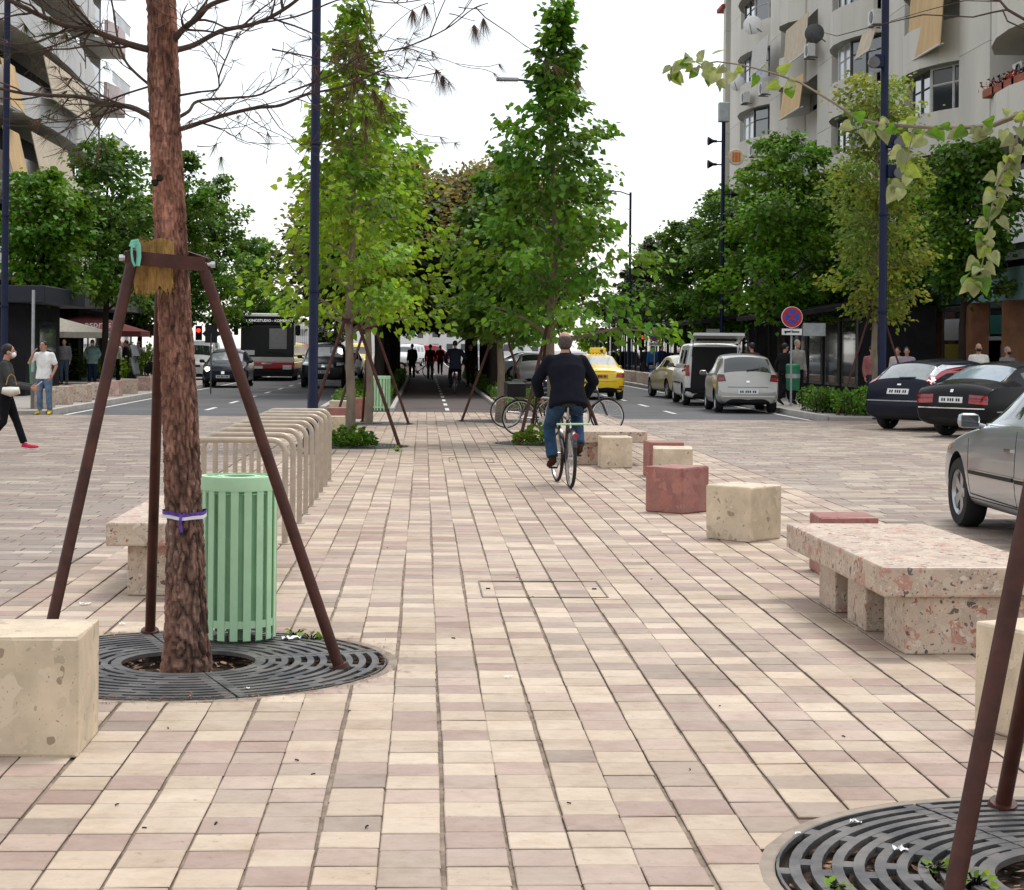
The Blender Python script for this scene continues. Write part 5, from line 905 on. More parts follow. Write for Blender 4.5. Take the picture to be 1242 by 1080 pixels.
# ================================================================ VEHICLES
M['tail'] = pm('tail_lamp_red', (.30, .008, .010), .15, var=.2, scale=20, coat=.8); M['tail_dark'] = pm('dark_lamp', (.05, .01, .012), .12, coat=.8); M['head'] = pm('headlamp', (.62, .64, .66), .12, var=.25, scale=14, coat=1)
M['plate'] = pm('number_plate', (.68, .69, .70), .5, var=.05); M['under'] = pm('car_underbody', (.012, .012, .013), .8); M['rim'] = pm('alloy_rim', (.42, .43, .45), .3, .75, var=.12); M['lamp_on'] = pm('lit_headlamp', (1, .85, .55), .3, emit=5)
M['plate_y'] = pm('taxi_plate', (.48, .20, .03), .5, var=.2, scale=14)
def paint(name, c, metal=.3): d = max(c) < .06; return pm(name, c, .2 if d else .28, 0 if d else metal, var=.04, scale=1.5, coat=.1 if d else .7, spec=.1 if d else .4)
def wheel_me(r, w, spokes, rimm):
    ty = MB().lathe([(r*.64, w/2-.03), (r*.68, w/2), (r*.93, w/2), (r, w/2-.03), (r, -w/2+.03), (r*.93, -w/2), (r*.66, -w/2), (r*.62, -w/2+.03)], n=28, axis='X', cap=False).mesh('tyre', M['rubber'], 40)
    rm = MB(); rm.lathe([(r*.60, w/2-.045), (r*.66, w/2-.012), (r*.68, w/2-.012), (r*.66, w/2-.05), (r*.6, -w/2+.03)], n=28, axis='X', cap=False); rm.lathe([(.01, w/2-.03), (r*.16, w/2-.03), (r*.2, w/2-.06)], n=14, axis='X')
    for k in range(spokes):
        a = 2*PI*k/spokes; d = Vector((0, math.cos(a), math.sin(a))); q = Vector((0, -math.sin(a), math.cos(a)))
        b = [d*r*.13+q*.035, d*r*.13-q*.035, d*r*.63-q*.055, d*r*.63+q*.055]; f = [Vector((w/2-.035, 0, 0))+v for v in b[:2]]+[Vector((w/2-.025, 0, 0))+v for v in b[2:]]; g = [v-Vector((.04, 0, 0)) for v in f]
        rm.add(f+g, [(0, 1, 2, 3), (0, 4, 5, 1), (2, 6, 7, 3), (1, 5, 6, 2), (0, 3, 7, 4)])
    rm.build; rme = rm.mesh('rim', rimm, 40); dk = MB().lathe([(.01, w/2-.09), (r*.62, w/2-.09)], n=20, axis='X', cap=False).mesh('brake_disc', M['under']); return ty, rme, dk
WH = {}
def car(name, lab, cat, loc, heading, st, col, W=1.75, wheels=(1.35, -1.30), wr=.31, sides=('s',), group=None, spokes=7, lower=None, crown=.05, glass=None, seams=(), rim='rim', sub=2):
    """Car body lofted from cross sections, smoothed, wheel arches cut, glazing split off as parts. Front = local +Y."""
    t = thing(name, lab, cat, loc, R(-heading), group); V = []; hw = W/2
    for (y, w, zb, be, to, wt, *_r) in st:
        a = w*hw; b = wt*hw; P4 = Vector((a*.965, 0, be)); P5 = Vector((b, 0, to-.03 if to > be+.12 else to-.012)); L_ = lambda f: P4.lerp(P5, f)
        half = [(0, zb), (a*.84, zb), (a*.965, zb+.09), (a, zb+(be-zb)*.52), (P4.x, P4.z), (L_(.1).x, L_(.1).z), (L_(.86).x, L_(.86).z), (P5.x, P5.z), (b*.7, to+crown*.45), (0, to+crown)]
        V += [(x, y, z) for x, z in half]+[(-x, y, z) for x, z in half[8:0:-1]]
    n = 18; k = len(st); F = []; mi = []; rowmap = list(range(9))+list(range(8, -1, -1))
    for i in range(k-1):
        zn = st[i][6]
        for j in range(n):
            r_ = rowmap[j]; F.append((i*n+(j+1) % n, (i+1)*n+(j+1) % n, (i+1)*n+j, i*n+j)); m_ = 0
            if r_ <= 0: m_ = 4
            if r_ == 1 and lower: m_ = 5
            if r_ == 2 and lower == 'deep': m_ = 5
            if r_ >= 7 and 'f' in zn: m_ = 1
            if r_ >= 7 and 'r' in zn: m_ = 2
            if r_ == 5 and 's' in zn: m_ = 3
            mi.append(m_)
    F += [tuple(range(n))[::-1], tuple(range((k-1)*n, k*n))]; mi += [0, 0]
    me = bpy.data.meshes.new('body'); me.from_pydata(V, [], F); me.polygons.foreach_set('material_index', mi)
    cr = me.attributes.new('crease_edge', 'FLOAT', 'EDGE'); vals = np.zeros(len(me.edges), np.float32)
    for e in me.edges:
        a, b = sorted(e.vertices); ia, ib, ja, jb = a//n, b//n, a % n, b % n
        if ia != ib and ja == jb and ja in (4, 14): vals[e.index] = .35
        if ia != ib and ja == jb and ja in (7, 11): vals[e.index] = .3
        if ia == ib and len(st[ia]) > 7: vals[e.index] = st[ia][7]
    cr.data.foreach_set('value', vals)
    real = [col, M['car_glass'], glass or M['car_glass'], M['car_glass'], M['under'], M['black']]
    for m_ in real: me.materials.append(m_)
    tmp = link('tmp', me); s_ = tmp.modifiers.new('s', 'SUBSURF'); s_.levels = s_.render_levels = sub
    cb = MB()
    for wy in wheels:
        for sx in (-1, 1): cb.lathe([(wr+.055, -.2), (wr+.055, .35)], (sx*hw*.97-.075, wy, wr+.005), 28, 'X', mi=4)
    full = evaluated(tmp); fb = [v.co.copy() for v in full.vertices]; bv = BVHTree.FromPolygons(fb, [p.vertices[:] for p in full.polygons])
    cme = cb.mesh('cut', real); cut = link('cut', cme); b_ = tmp.modifiers.new('b', 'BOOLEAN'); b_.operation = 'DIFFERENCE'; b_.object = cut; b_.solver = 'EXACT'
    ev = evaluated(tmp); bpy.data.objects.remove(tmp); bpy.data.objects.remove(cut)
    co = np.empty(len(ev.vertices)*3); ev.vertices.foreach_get('co', co); co = co.reshape(-1, 3); mis = np.array([p.material_index for p in ev.polygons])
    for idx, nm in enumerate(('body', 'windscreen', 'rear_window', 'side_window', 'underbody', 'sill_trim')):
        ps = [ev.polygons[i].vertices[:] for i in np.nonzero(mis == idx)[0]]
        if not ps: continue
        groups = [ps]
        if idx == 3: groups = [[p for p in ps if co[list(p), 0].mean() < 0], [p for p in ps if co[list(p), 0].mean() >= 0]]
        for g_ in groups:
            us = sorted(set(i for p in g_ for i in p)); mp = {u: q for q, u in enumerate(us)}; mb = MB(); mb.add(co[us].tolist(), [[mp[i] for i in p] for p in g_]); o = mb.build(nm, real[idx], t, 50)
    key = (wr, spokes, rim)
    if key not in WH: WH[key] = wheel_me(wr, .2, spokes, M[rim])
    ty, rm, dk = WH[key]
    for wy in wheels:
        for sx in (-1, 1):
            w_ = link('wheel', dk, t); w_.location = (sx*(hw*.965-.115), wy, wr); w_.rotation_euler = (0, 0, 0 if sx > 0 else PI); link('tyre', ty, w_); link('rim', rm, w_)
    t['len'] = 0; del t['len']
    def patch(nm, mat, face, quad, off=.006, n_=6, th=.0, par=None):
        """Panel that follows the body: quad of four (a, z) corners on the front / rear (a = x) or a side (a = y)."""
        g = []; last = None
        for i in range(n_+1):
            for j in range(n_+1):
                f, h = i/n_, j/n_; a = (quad[0][0]*(1-f)+quad[1][0]*f)*(1-h)+(quad[3][0]*(1-f)+quad[2][0]*f)*h; z = (quad[0][1]*(1-f)+quad[1][1]*f)*(1-h)+(quad[3][1]*(1-f)+quad[2][1]*f)*h
                o, d = {'R': ((a, -9, z), (0, 1, 0)), 'F': ((a, 9, z), (0, -1, 0)), 'L': ((-9, a, z), (1, 0, 0)), 'S': ((9, a, z), (-1, 0, 0)), 'T': ((a, z, 9), (0, 0, -1))}[face]
                hit = bv.ray_cast(Vector(o), Vector(d))
                p = hit[0] if hit[0] is not None else None
                g.append((p, hit[1], Vector(d)))
        last = next((q for q in g if q[0] is not None), None)
        if last is None: return None
        vs = []
        for p, nn, d in g:
            if p is None: p, nn = last[0], last[1]
            vs.append(p+nn*off if nn is not None else p)
        w1 = n_+1; mb = MB(); bk = [v+g[i][2]*max(.012, off) for i, v in enumerate(vs)]; mb.add(vs+bk, [(i*w1+j, (i+1)*w1+j, (i+1)*w1+j+1, i*w1+j+1) for i in range(n_) for j in range(n_)]+[q for i in range(n_) for q in ((i, i+1, w1*w1+i+1, w1*w1+i), (n_*w1+i, n_*w1+i+1, w1*w1+n_*w1+i+1, w1*w1+n_*w1+i), (i*w1, (i+1)*w1, w1*w1+(i+1)*w1, w1*w1+i*w1), (i*w1+n_, (i+1)*w1+n_, w1*w1+(i+1)*w1+n_, w1*w1+i*w1+n_))])
        return mb.build(nm, mat, par or t, 40)
    for (side, pts) in seams:                                     # door gaps as fine dark lines on the flank
        for (y0, z0, y1, z1) in pts: dy, dz = y1-y0, z1-z0; l_ = math.hypot(dy, dz); ny, nz_ = -dz/l_*.005, dy/l_*.005; patch('door_gap', M['under'], side, [(y0-ny, z0-nz_), (y1-ny, z1-nz_), (y1+ny, z1+nz_), (y0+ny, z0+nz_)], .002, 8)
    return t, patch
def plate(patch, face, x, z, w=.52, h=.11, m='plate', off=.012):
    pl = patch('number_plate', M[m], face, [(x-w/2, z-h/2), (x+w/2, z-h/2), (x+w/2, z+h/2), (x-w/2, z+h/2)], off, 4)
    for i, dx in enumerate((-.36, -.26, -.1, 0, .1, .26, .36)): patch('plate_mark', M['black'], face, [(x+dx*w-w*.032, z-h*.26), (x+dx*w+w*.032, z-h*.26), (x+dx*w+w*.032, z+h*.26), (x+dx*w-w*.032, z+h*.26)], off+.003, 1, par=pl)
def mirror(t, y, z, hw, m, sides=(-1, 1)):
    for s in sides: mo = MB().box((s*(hw+.055), y, z), (.2, .11, .135), bev=.05).tube([(s*(hw-.10), y+.02, z-.06), (s*(hw+.02), y+.01, z-.03)], .028, 8).build('mirror', m, t, 50); MB().box((s*(hw+.06), y-.055, z), (.155, .012, .10), bev=.005).build('mirror_glass', M['car_glass'], mo)
def handle(patch, face, y, z): patch('door_handle', M['chrome'], face, [(y-.08, z-.012), (y+.08, z-.012), (y+.08, z+.016), (y-.08, z+.016)], .022, 3)
# ---- cross sections (y from front to rear, half width, underside, belt, top, top width, zone, crease)
SEDAN = [(2.24, .60, .34, .50, .55, .5, 'b'), (2.18, .80, .24, .58, .64, .62, 'b'), (1.95, .92, .20, .66, .72, .72, 'b'), (1.35, .985, .19, .80, .86, .78, 'b'), (.80, 1, .19, .90, .95, .78, 'sf'), (.12, 1, .19, .93, 1.34, .66, 's'), (.02, 1, .19, .93, 1.38, .655, 's'), (-.25, 1, .19, .94, 1.41, .65, 'b'), (-.31, 1, .19, .94, 1.41, .65, 's'), (-1.00, .995, .19, .95, 1.39, .645, 'r'), (-1.62, .98, .20, .97, 1.02, .72, 'b'), (-2.05, .94, .22, .94, .99, .72, 'b', .35), (-2.22, .90, .26, .84, .88, .68, 'b', .2), (-2.27, .84, .36, .62, .66, .6, 'b')]
WAGON = [(2.24, .60, .34, .50, .55, .5, 'b'), (2.18, .80, .24, .60, .66, .62, 'b'), (1.95, .92, .20, .70, .76, .72, 'b'), (1.35, .985, .19, .83, .89, .78, 'b'), (.82, 1, .19, .92, .97, .78, 'sf'), (.10, 1, .19, .95, 1.36, .67, 's'), (.0, 1, .19, .95, 1.40, .665, 's'), (-.32, 1, .19, .96, 1.43, .66, 'b'), (-.39, 1, .19, .96, 1.43, .66, 's'), (-1.2, .995, .19, .98, 1.43, .66, 'b'), (-1.27, .99, .19, .98, 1.42, .66, 's'), (-1.9, .97, .20, 1.0, 1.36, .64, 'r'), (-2.18, .93, .24, .98, 1.03, .70, 'b', .3), (-2.26, .9, .28, .82, .86, .68, 'b'), (-2.3, .85, .36, .60, .64, .6, 'b')]
HATCH = [(1.86, .62, .34, .56, .60, .5, 'b'), (1.80, .82, .24, .66, .72, .62, 'b'), (1.5, .95, .19, .80, .87, .72, 'b'), (1.0, 1, .18, .93, .98, .76, 'sf'), (.38, 1, .18, .96, 1.40, .70, 's'), (.25, 1, .18, .96, 1.45, .70, 's'), (-.12, 1, .18, .97, 1.49, .70, 'b'), (-.18, 1, .18, .97, 1.49, .70, 's'), (-.95, 1, .18, .98, 1.47, .70, 'b'), (-1.35, .99, .20, .99, 1.44, .69, 'r', .3), (-1.66, .97, .22, .98, 1.02, .76, 'b', .4), (-1.74, .95, .24, .80, .84, .74, 'b'), (-1.80, .93, .26, .60, .66, .70, 'b', .2), (-1.83, .86, .34, .52, .56, .6, 'b')]
FOCUS = [(2.06, .62, .34, .52, .56, .5, 'b'), (2.0, .82, .24, .62, .68, .62, 'b'), (1.65, .95, .19, .76, .84, .72, 'b'), (1.05, 1, .18, .90, .96, .76, 'sf'), (.32, 1, .18, .94, 1.36, .68, 's'), (.2, 1, .18, .94, 1.41, .68, 's'), (-.25, 1, .18, .95, 1.44, .68, 'b'), (-.32, 1, .18, .95, 1.44, .68, 's'), (-1.15, 1, .18, .98, 1.40, .66, 'b'), (-1.42, .99, .20, 1.0, 1.36, .65, 'r', .3), (-1.88, .96, .22, .99, 1.03, .74, 'b', .4), (-1.96, .94, .24, .82, .86, .72, 'b'), (-2.02, .92, .26, .62, .68, .70, 'b', .2), (-2.05, .86, .34, .52, .56, .6, 'b')]
VAN = [(2.1, .62, .34, .60, .65, .5, 'b'), (2.04, .84, .24, .72, .80, .62, 'b'), (1.75, .95, .2, .88, .96, .76, 'b'), (1.25, 1, .2, 1.02, 1.08, .82, 'sf'), (.55, 1, .2, 1.05, 1.66, .80, 's'), (.4, 1, .2, 1.05, 1.74, .80, 's'), (-.02, 1, .2, 1.06, 1.80, .80, 'b'), (-.1, 1, .2, 1.06, 1.8, .80, 's'), (-.9, 1, .2, 1.06, 1.81, .80, 'b'), (-1.0, 1, .2, 1.06, 1.81, .80, 's'), (-1.75, .99, .2, 1.06, 1.80, .8, 'b'), (-1.97, .98, .22, 1.05, 1.76, .8, 'b', .6), (-2.02, .97, .28, 1.0, 1.70, .78, 'b', .3)]
SUV = [(2.2, .66, .4, .76, .82, .6, 'b', .3), (2.16, .9, .34, .86, .93, .74, 'b', .4), (1.7, .97, .32, .95, 1.02, .8, 'b'), (1.0, 1, .32, 1.05, 1.12, .8, 'sf'), (.38, 1, .32, 1.08, 1.62, .72, 's'), (.25, 1, .32, 1.08, 1.68, .72, 's'), (-.2, 1, .32, 1.08, 1.72, .72, 'b'), (-.3, 1, .32, 1.08, 1.72, .72, 's'), (-1.2, 1, .32, 1.08, 1.71, .72, 'b'), (-1.3, 1, .32, 1.08, 1.7, .72, 's'), (-1.95, .98, .34, 1.08, 1.66, .72, 'r'), (-2.15, .95, .38, 1.06, 1.12, .78, 'b', .3), (-2.2, .9, .42, .8, .84, .7, 'b')]
# silver estate close on the right, heading away
sil = paint('silver_paint', (.36, .385, .41), .55); y0 = 15.95
pw = G(1163, 642); W_ = 1.74
t, pt_ = car('parked_car', 'silver estate car with black side strips, cut by the edge of the view', 'car', (pw.x+W_/2+.02, pw.y-1.36+.28, 0), 0, WAGON, sil, W_, (1.36, -1.36), .318, spokes=5, seams=[('L', [(.93, .34, .98, .90), (-.34, .32, -.36, .95), (.93, .34, -.34, .32), (-.36, .32, -1.0, .34), (-1.0, .34, -1.22, .97)])])
for a, b in ((.9, -.32), (-.38, -1.0)): pt_('side_moulding', M['black'], 'L', [(a, .52), (b, .525), (b, .555), (a, .55)], .014, 8); pt_('side_moulding_chrome', M['chrome'], 'L', [(a, .555), (b, .56), (b, .568), (a, .563)], .016, 8)
pt_('sill_gap', M['under'], 'L', [(1.0, .300), (-1.0, .300), (-1.0, .308), (1.0, .308)], .003, 8); pt_('indicator_lamp', M['plate_y'], 'L', [(1.72, .70), (1.62, .70), (1.62, .72), (1.72, .72)], .012, 2)
mirror(t, .70, 1.0, W_/2, sil); handle(pt_, 'L', -.2, .78); handle(pt_, 'L', -1.05, .8)
for nm in ('F',): pt_('headlamp', M['head'], 'F', [(-.45, .56), (-.72, .6), (-.68, .74), (-.45, .72)], .01); pt_('headlamp', M['head'], 'F', [(.45, .56), (.72, .6), (.68, .74), (.45, .72)], .01); plate(pt_, 'F', 0, .42)
pt_('window_trim', M['chrome'], 'L', [(.72, .965), (-1.9, 1.0), (-1.9, 1.012), (.72, .977)], .006, 10)
# dark blue hatchback and black saloon parked askew
navy = paint('dark_blue_paint', (.010, .012, .024)); hd = math.radians(48)
def askew(u, D, half, heading): p = GD(u, D); h_ = R(heading); return (p.x+math.sin(h_)*half, p.y+math.cos(h_)*half, 0)
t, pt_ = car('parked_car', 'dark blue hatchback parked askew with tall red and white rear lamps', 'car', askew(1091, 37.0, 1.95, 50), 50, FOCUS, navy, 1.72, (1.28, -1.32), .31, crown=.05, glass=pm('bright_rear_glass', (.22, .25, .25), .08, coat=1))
for s in (-1, 1):
    pt_('tail_lamp', M['tail'], 'R', [(s*.60, 1.02), (s*.76, .94), (s*.66, 1.28), (s*.58, 1.3)], .012); pt_('tail_lamp_clear', M['head'], 'R', [(s*.585, 1.12), (s*.665, 1.10), (s*.62, 1.33), (s*.565, 1.34)], .018)
plate(pt_, 'R', 0, .80); pt_('boot_gap', M['under'], 'R', [(-.66, .63), (.66, .63), (.66, .645), (-.66, .645)], .004); pt_('bumper_strip', M['galv'], 'R', [(-.74, .60), (.74, .60), (.74, .62), (-.74, .62)], .012); pt_('badge', M['chrome'], 'R', [(-.045, .925), (.045, .925), (.045, .955), (-.045, .955)], .012, 3); pt_('rear_wiper', M['black'], 'R', [(-.05, 1.05), (.32, 1.07), (.32, 1.09), (-.05, 1.08)], .02, 4); pt_('side_strip', M['galv'], 'L', [(.9, .5), (-1.0, .52), (-1.0, .54), (.9, .52)], .01)
mirror(t, .85, 1.0, .86, navy)
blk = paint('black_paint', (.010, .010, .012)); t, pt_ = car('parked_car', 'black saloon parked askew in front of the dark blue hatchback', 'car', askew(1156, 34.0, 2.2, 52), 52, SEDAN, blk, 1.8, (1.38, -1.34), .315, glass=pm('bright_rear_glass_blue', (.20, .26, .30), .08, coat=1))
for s in (-1, 1): pt_('tail_lamp', M['tail'], 'R', [(s*.40, .66), (s*.78, .64), (s*.77, .80), (s*.40, .82)], .012); pt_('tail_lamp_band', M['tail_dark'], 'R', [(s*.41, .735), (s*.78, .725), (s*.775, .755), (s*.41, .765)], .018)
plate(pt_, 'R', 0, .72); pt_('bumper_strip', M['chrome'], 'R', [(-.74, .555), (.74, .555), (.74, .575), (-.74, .575)], .014); pt_('badge', M['chrome'], 'R', [(-.032, .86), (.032, .86), (.032, .91), (-.032, .91)], .014, 3); pt_('boot_gap', M['under'], 'R', [(-.7, .60), (.7, .60), (.7, .612), (-.7, .612)], .003); pt_('bumper_trim', M['galv'], 'S', [(-1.7, .50), (-2.0, .5), (-2.0, .52), (-1.7, .52)], .012)
mirror(t, .68, 1.0, .9, blk)
# silver hatchback, white van with raised tailgate, cream taxi along the right kerb
sh = paint('silver_beige_paint', (.36, .35, .325), .5); p = GD(908, 46.4)
t, pt_ = car('parked_car', 'small silver hatchback parked behind the white van', 'car', (p.x+.1, p.y+1.85, 0), 3, HATCH, sh, 1.66, (1.18, -1.18), .29)
for s in (-1, 1): pt_('tail_lamp', M['tail_dark'], 'R', [(s*.56, .82), (s*.78, .80), (s*.76, .99), (s*.60, .98)], .012); pt_('tail_lamp_red', M['tail'], 'R', [(s*.60, .84), (s*.76, .83), (s*.74, .9), (s*.62, .9)], .016)
plate(pt_, 'R', 0, .55); pt_('bumper_lip', M['white'], 'R', [(-.68, .42), (.68, .42), (.68, .44), (-.68, .44)], .012); pt_('rear_wiper', M['black'], 'R', [(-.02, 1.06), (.3, 1.12), (.3, 1.14), (-.02, 1.1)], .02, 4); pt_('badge', M['chrome'], 'R', [(-.04, .78), (.04, .78), (.04, .83), (-.04, .83)], .012, 3); pt_('hatch_gap', M['under'], 'R', [(-.52, .66), (.52, .66), (.52, .672), (-.52, .672)], .004); pt_('painted_yellow_reflection', M['yellow'], 'L', [(-1.5, .68), (-1.05, .68), (-1.05, .73), (-1.5, .73)], .004)  # yellow patch paints a reflection onto the flank
mirror(t, .85, 1.0, .83, sh)
wv = paint('white_car_paint', (.58, .58, .56), 0); p = GD(874, 52.4); t, pt_ = car('parked_van', 'white small van with its tailgate raised', 'van', (p.x-.1, p.y+2.0, 0), 2, VAN, wv, 1.78, (1.42, -1.35), .31)
for s in (-1, 1): pt_('tail_lamp', M['tail'], 'R', [(s*.72, .86), (s*.86, .86), (s*.86, 1.16), (s*.74, 1.18)], .014)
pt_('load_opening', M['under'], 'R', [(-.70, .5), (.70, .5), (.64, 1.70), (-.64, 1.70)], .01, 8); pt_('rear_bumper', M['black'], 'R', [(-.84, .36), (.84, .36), (.84, .52), (-.84, .52)], .03, 8)
tg = MB().add([(-.70, -2.0, 1.80), (.70, -2.0, 1.80), (.74, -2.95, 2.02), (-.74, -2.95, 2.02), (-.70, -2.0, 1.86), (.70, -2.0, 1.86), (.72, -2.95, 2.10), (-.72, -2.95, 2.10)], [(0, 3, 2, 1), (4, 5, 6, 7), (0, 1, 5, 4), (2, 3, 7, 6), (1, 2, 6, 5), (0, 4, 7, 3)]).build('tailgate', wv, t); MB().add([(-.58, -2.1, 1.815), (.58, -2.1, 1.815), (.6, -2.6, 1.93), (-.6, -2.6, 1.93)], [(0, 3, 2, 1)]).build('tailgate_window', M['car_glass'], tg)
MB().tube([(-.66, -1.98, 1.4), (-.68, -2.6, 1.93)], .012, 6).tube([(.66, -1.98, 1.4), (.68, -2.6, 1.93)], .012, 6).build('gas_strut', M['frame'], t); mirror(t, 1.05, 1.15, .9, M['black']); handle(pt_, 'L', -.2, .95); pt_('side_moulding', M['black'], 'L', [(.9, .62), (-1.0, .62), (-1.0, .67), (.9, .67)], .01)
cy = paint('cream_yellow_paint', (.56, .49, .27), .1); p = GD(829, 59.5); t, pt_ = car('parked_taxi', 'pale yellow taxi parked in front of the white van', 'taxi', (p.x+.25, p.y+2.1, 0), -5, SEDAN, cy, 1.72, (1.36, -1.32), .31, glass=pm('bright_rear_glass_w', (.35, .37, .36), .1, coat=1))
for s in (-1, 1): pt_('tail_lamp', M['tail_dark'], 'R', [(s*.5, .70), (s*.78, .66), (s*.77, .88), (s*.52, .88)], .012)
plate(pt_, 'R', 0, .6, m='plate_y'); mirror(t, .68, 1.0, .86, M['black'])
# yellow taxi driving away on the right carriageway
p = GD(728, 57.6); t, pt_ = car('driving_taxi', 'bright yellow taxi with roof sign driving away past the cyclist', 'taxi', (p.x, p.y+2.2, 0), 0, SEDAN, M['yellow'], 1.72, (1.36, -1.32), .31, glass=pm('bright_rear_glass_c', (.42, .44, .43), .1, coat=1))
for s in (-1, 1): pt_('tail_lamp', M['tail'], 'R', [(s*.50, .72), (s*.80, .70), (s*.79, .86), (s*.54, .84)], .012); pt_('reflector', M['tail'], 'R', [(s*.6, .40), (s*.74, .40), (s*.74, .44), (s*.6, .44)], .014)
plate(pt_, 'R', 0, .74, .5, .12, 'plate_y'); pt_('bumper_gap', M['under'], 'R', [(-.74, .575), (.74, .575), (.74, .585), (-.74, .585)], .004); pt_('boot_gap', M['under'], 'R', [(-.5, .885), (.5, .885), (.5, .9), (-.5, .9)], .005); pt_('bumper_skirt', M['black'], 'R', [(-.7, .33), (.7, .33), (.7, .37), (-.7, .37)], .02)
s_ = MB().box((.1, -.35, 1.56), (.55, .16, .19), bev=.04).build('roof_sign', M['yellow'], t); MB().tube([(.45, -.9, 1.38), (.45, -.95, 2.6)], .018, 5).build('aerial', M['white'], t); mirror(t, .68, 1.0, .86, M['yellow'])
p = GD(648, 98); t, pt_ = car('driving_car', 'silver saloon far off, crossing behind the tree trunks', 'car', (p.x, p.y, 0), 80, SEDAN, sil, 1.75, (1.36, -1.32), .31); p = GD(640, 74); t, pt_ = car('driving_car', 'white saloon beside the trunks on the far carriageway', 'car', (p.x+.4, p.y+2, 0), 0, SEDAN, wv, 1.75, (1.36, -1.32), .31)
# oncoming traffic on the left carriageway
def face(pt_, on, zl=.66, x0=.46, x1=.76, hgt=.13, grille=(.36, .52, .62), gm='black', plz=.42):
    for s in (-1, 1): pt_('headlamp', M['lamp_on'] if on else M['head'], 'F', [(s*x0, zl), (s*x1, zl+.03), (s*(x1-.02), zl+hgt), (s*x0, zl+hgt)], .012)
    pt_('grille', M[gm], 'F', [(-grille[0], grille[1]), (grille[0], grille[1]), (grille[0], grille[2]), (-grille[0], grille[2])], .012); pt_('badge', M['chrome'], 'F', [(-.06, (grille[1]+grille[2])/2-.05), (.06, (grille[1]+grille[2])/2-.05), (.06, (grille[1]+grille[2])/2+.05), (-.06, (grille[1]+grille[2])/2+.05)], .02, 3)
    pt_('lower_intake', M['under'], 'F', [(-.6, .26), (.6, .26), (.6, .36), (-.6, .36)], .012); plate(pt_, 'F', 0, plz)
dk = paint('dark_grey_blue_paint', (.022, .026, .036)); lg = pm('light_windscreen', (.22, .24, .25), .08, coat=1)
p = GD(271, 69.5); t, pt_ = car('driving_car', 'dark hatchback with lit headlamps driving ahead of the bus', 'car', (p.x, p.y+1.9, 0), 180, FOCUS, dk, 1.76, (1.28, -1.32), .31); face(pt_, False); mirror(t, .85, 1.0, .88, dk)
for s in (-1, 1): MB().lathe([(.01, .0), (.075, .0), (.085, -.03)], (s*.6, 2.0, .70), 14, 'Y').build('lit_lamp', M['lamp_on'], t)
for ch in t.children:
    if ch.name.startswith('windscreen'): ch.data.materials[0] = lg
p = GD(392, 70.5); bsuv = paint('black_suv_paint', (.016, .017, .018)); t, pt_ = car('driving_car', 'big black off roader beside the lamp post behind the hoops', 'car', (p.x, p.y+2.2, 0), 180, SUV, bsuv, 1.86, (1.4, -1.35), .37, lower='deep'); face(pt_, False, .86, .52, .82, .13, (.4, .80, .92), 'galv', .62); mirror(t, 1.0, 1.2, .93, bsuv)
for ch in t.children:
    if ch.name.startswith('windscreen'): ch.data.materials[0] = lg
p = GD(418, 88); t, pt_ = car('driving_car', 'white hatchback seen between the stakes of the slim linden', 'car', (p.x, p.y+2, 0), 180, FOCUS, wv, 1.74, (1.28, -1.32), .31); face(pt_, False); p = GD(434, 108); t, pt_ = car('driving_taxi', 'yellow taxi far behind the stakes of the slim linden', 'taxi', (p.x, p.y+2, 0), 180, VAN, M['yellow'], 1.74, (1.42, -1.35), .31); face(pt_, False)
p = GD(250, 80); t, pt_ = car('driving_van', 'white van just behind the dark hatchback', 'van', (p.x-.6, p.y+2, 0), 180, VAN, wv, 1.82, (1.42, -1.35), .31); face(pt_, False, .75, .5, .8, .15, (.36, .66, .74))
p = GD(524, 180); t, pt_ = car('parked_van', 'red van closing the far end of the tree tunnel', 'van', (p.x+.3, p.y, .04), 90, VAN, M['red'], 2.2, (1.42, -1.35), .31); p = GD(503, 150); t, pt_ = car('parked_van', 'white van at the far end of the cycle path', 'van', (p.x-.6, p.y, .04), 200, VAN, wv, 1.82, (1.42, -1.35), .31)
for j, (u, D, c_) in enumerate(((702, 110, 'maroon'), (752, 122, 'black'), (815, 96, 'galv'))):
    p = GD(u, D); t, pt_ = car('parked_car', ['dark red saloon far ahead of the yellow taxi', 'black hatchback far ahead near the traffic light', 'grey hatchback far beyond the parked taxi'][j], 'car', (p.x, p.y+2, 0), 0, (SEDAN, HATCH, FOCUS)[j], paint('far_paint', [(.12, .01, .012), (.012, .012, .013), (.2, .2, .2)][j]), 1.72, (1.25, -1.25), .3, sub=1)
# ---- articulated red and white city bus
p = GD(324, 84); bus = thing('city_bus', 'red and white city bus with lit destination board coming towards the crossing', 'bus', (p.x, p.y, 0), PI); BW, BH, BL = 2.5, 3.05, 11
M['bus_w'] = paint('bus_white_paint', (.62, .60, .55), 0); M['bus_r'] = paint('bus_red_paint', (.42, .015, .02), 0); M['bus_g'] = paint('bus_silver_paint', (.62, .62, .61), 0)
MB().box((0, -BL/2, .72), (BW, BL, .36), bev=.06).build('lower_body', M['bus_r'], bus); MB().box((0, -BL/2, .99), (BW-.01, BL-.01, .26), bev=.04).build('waist_band', M['bus_w'], bus); MB().box((0, -BL/2, .46), (BW-.04, BL-.04, .26), bev=.05).build('skirt', M['under'], bus); MB().box((0, -BL/2+.05, .3), (BW-.1, BL-.2, .2)).build('underbody', M['under'], bus)
MB().box((0, -BL/2-.06, 2.0), (BW-.03, BL-.15, 1.8), bev=.1).build('upper_body', M['bus_g'], bus); MB().box((0, -BL/2-.6, 3.0), (BW-.25, BL-1.6, .3), bev=.12).build('roof', M['bus_w'], bus)
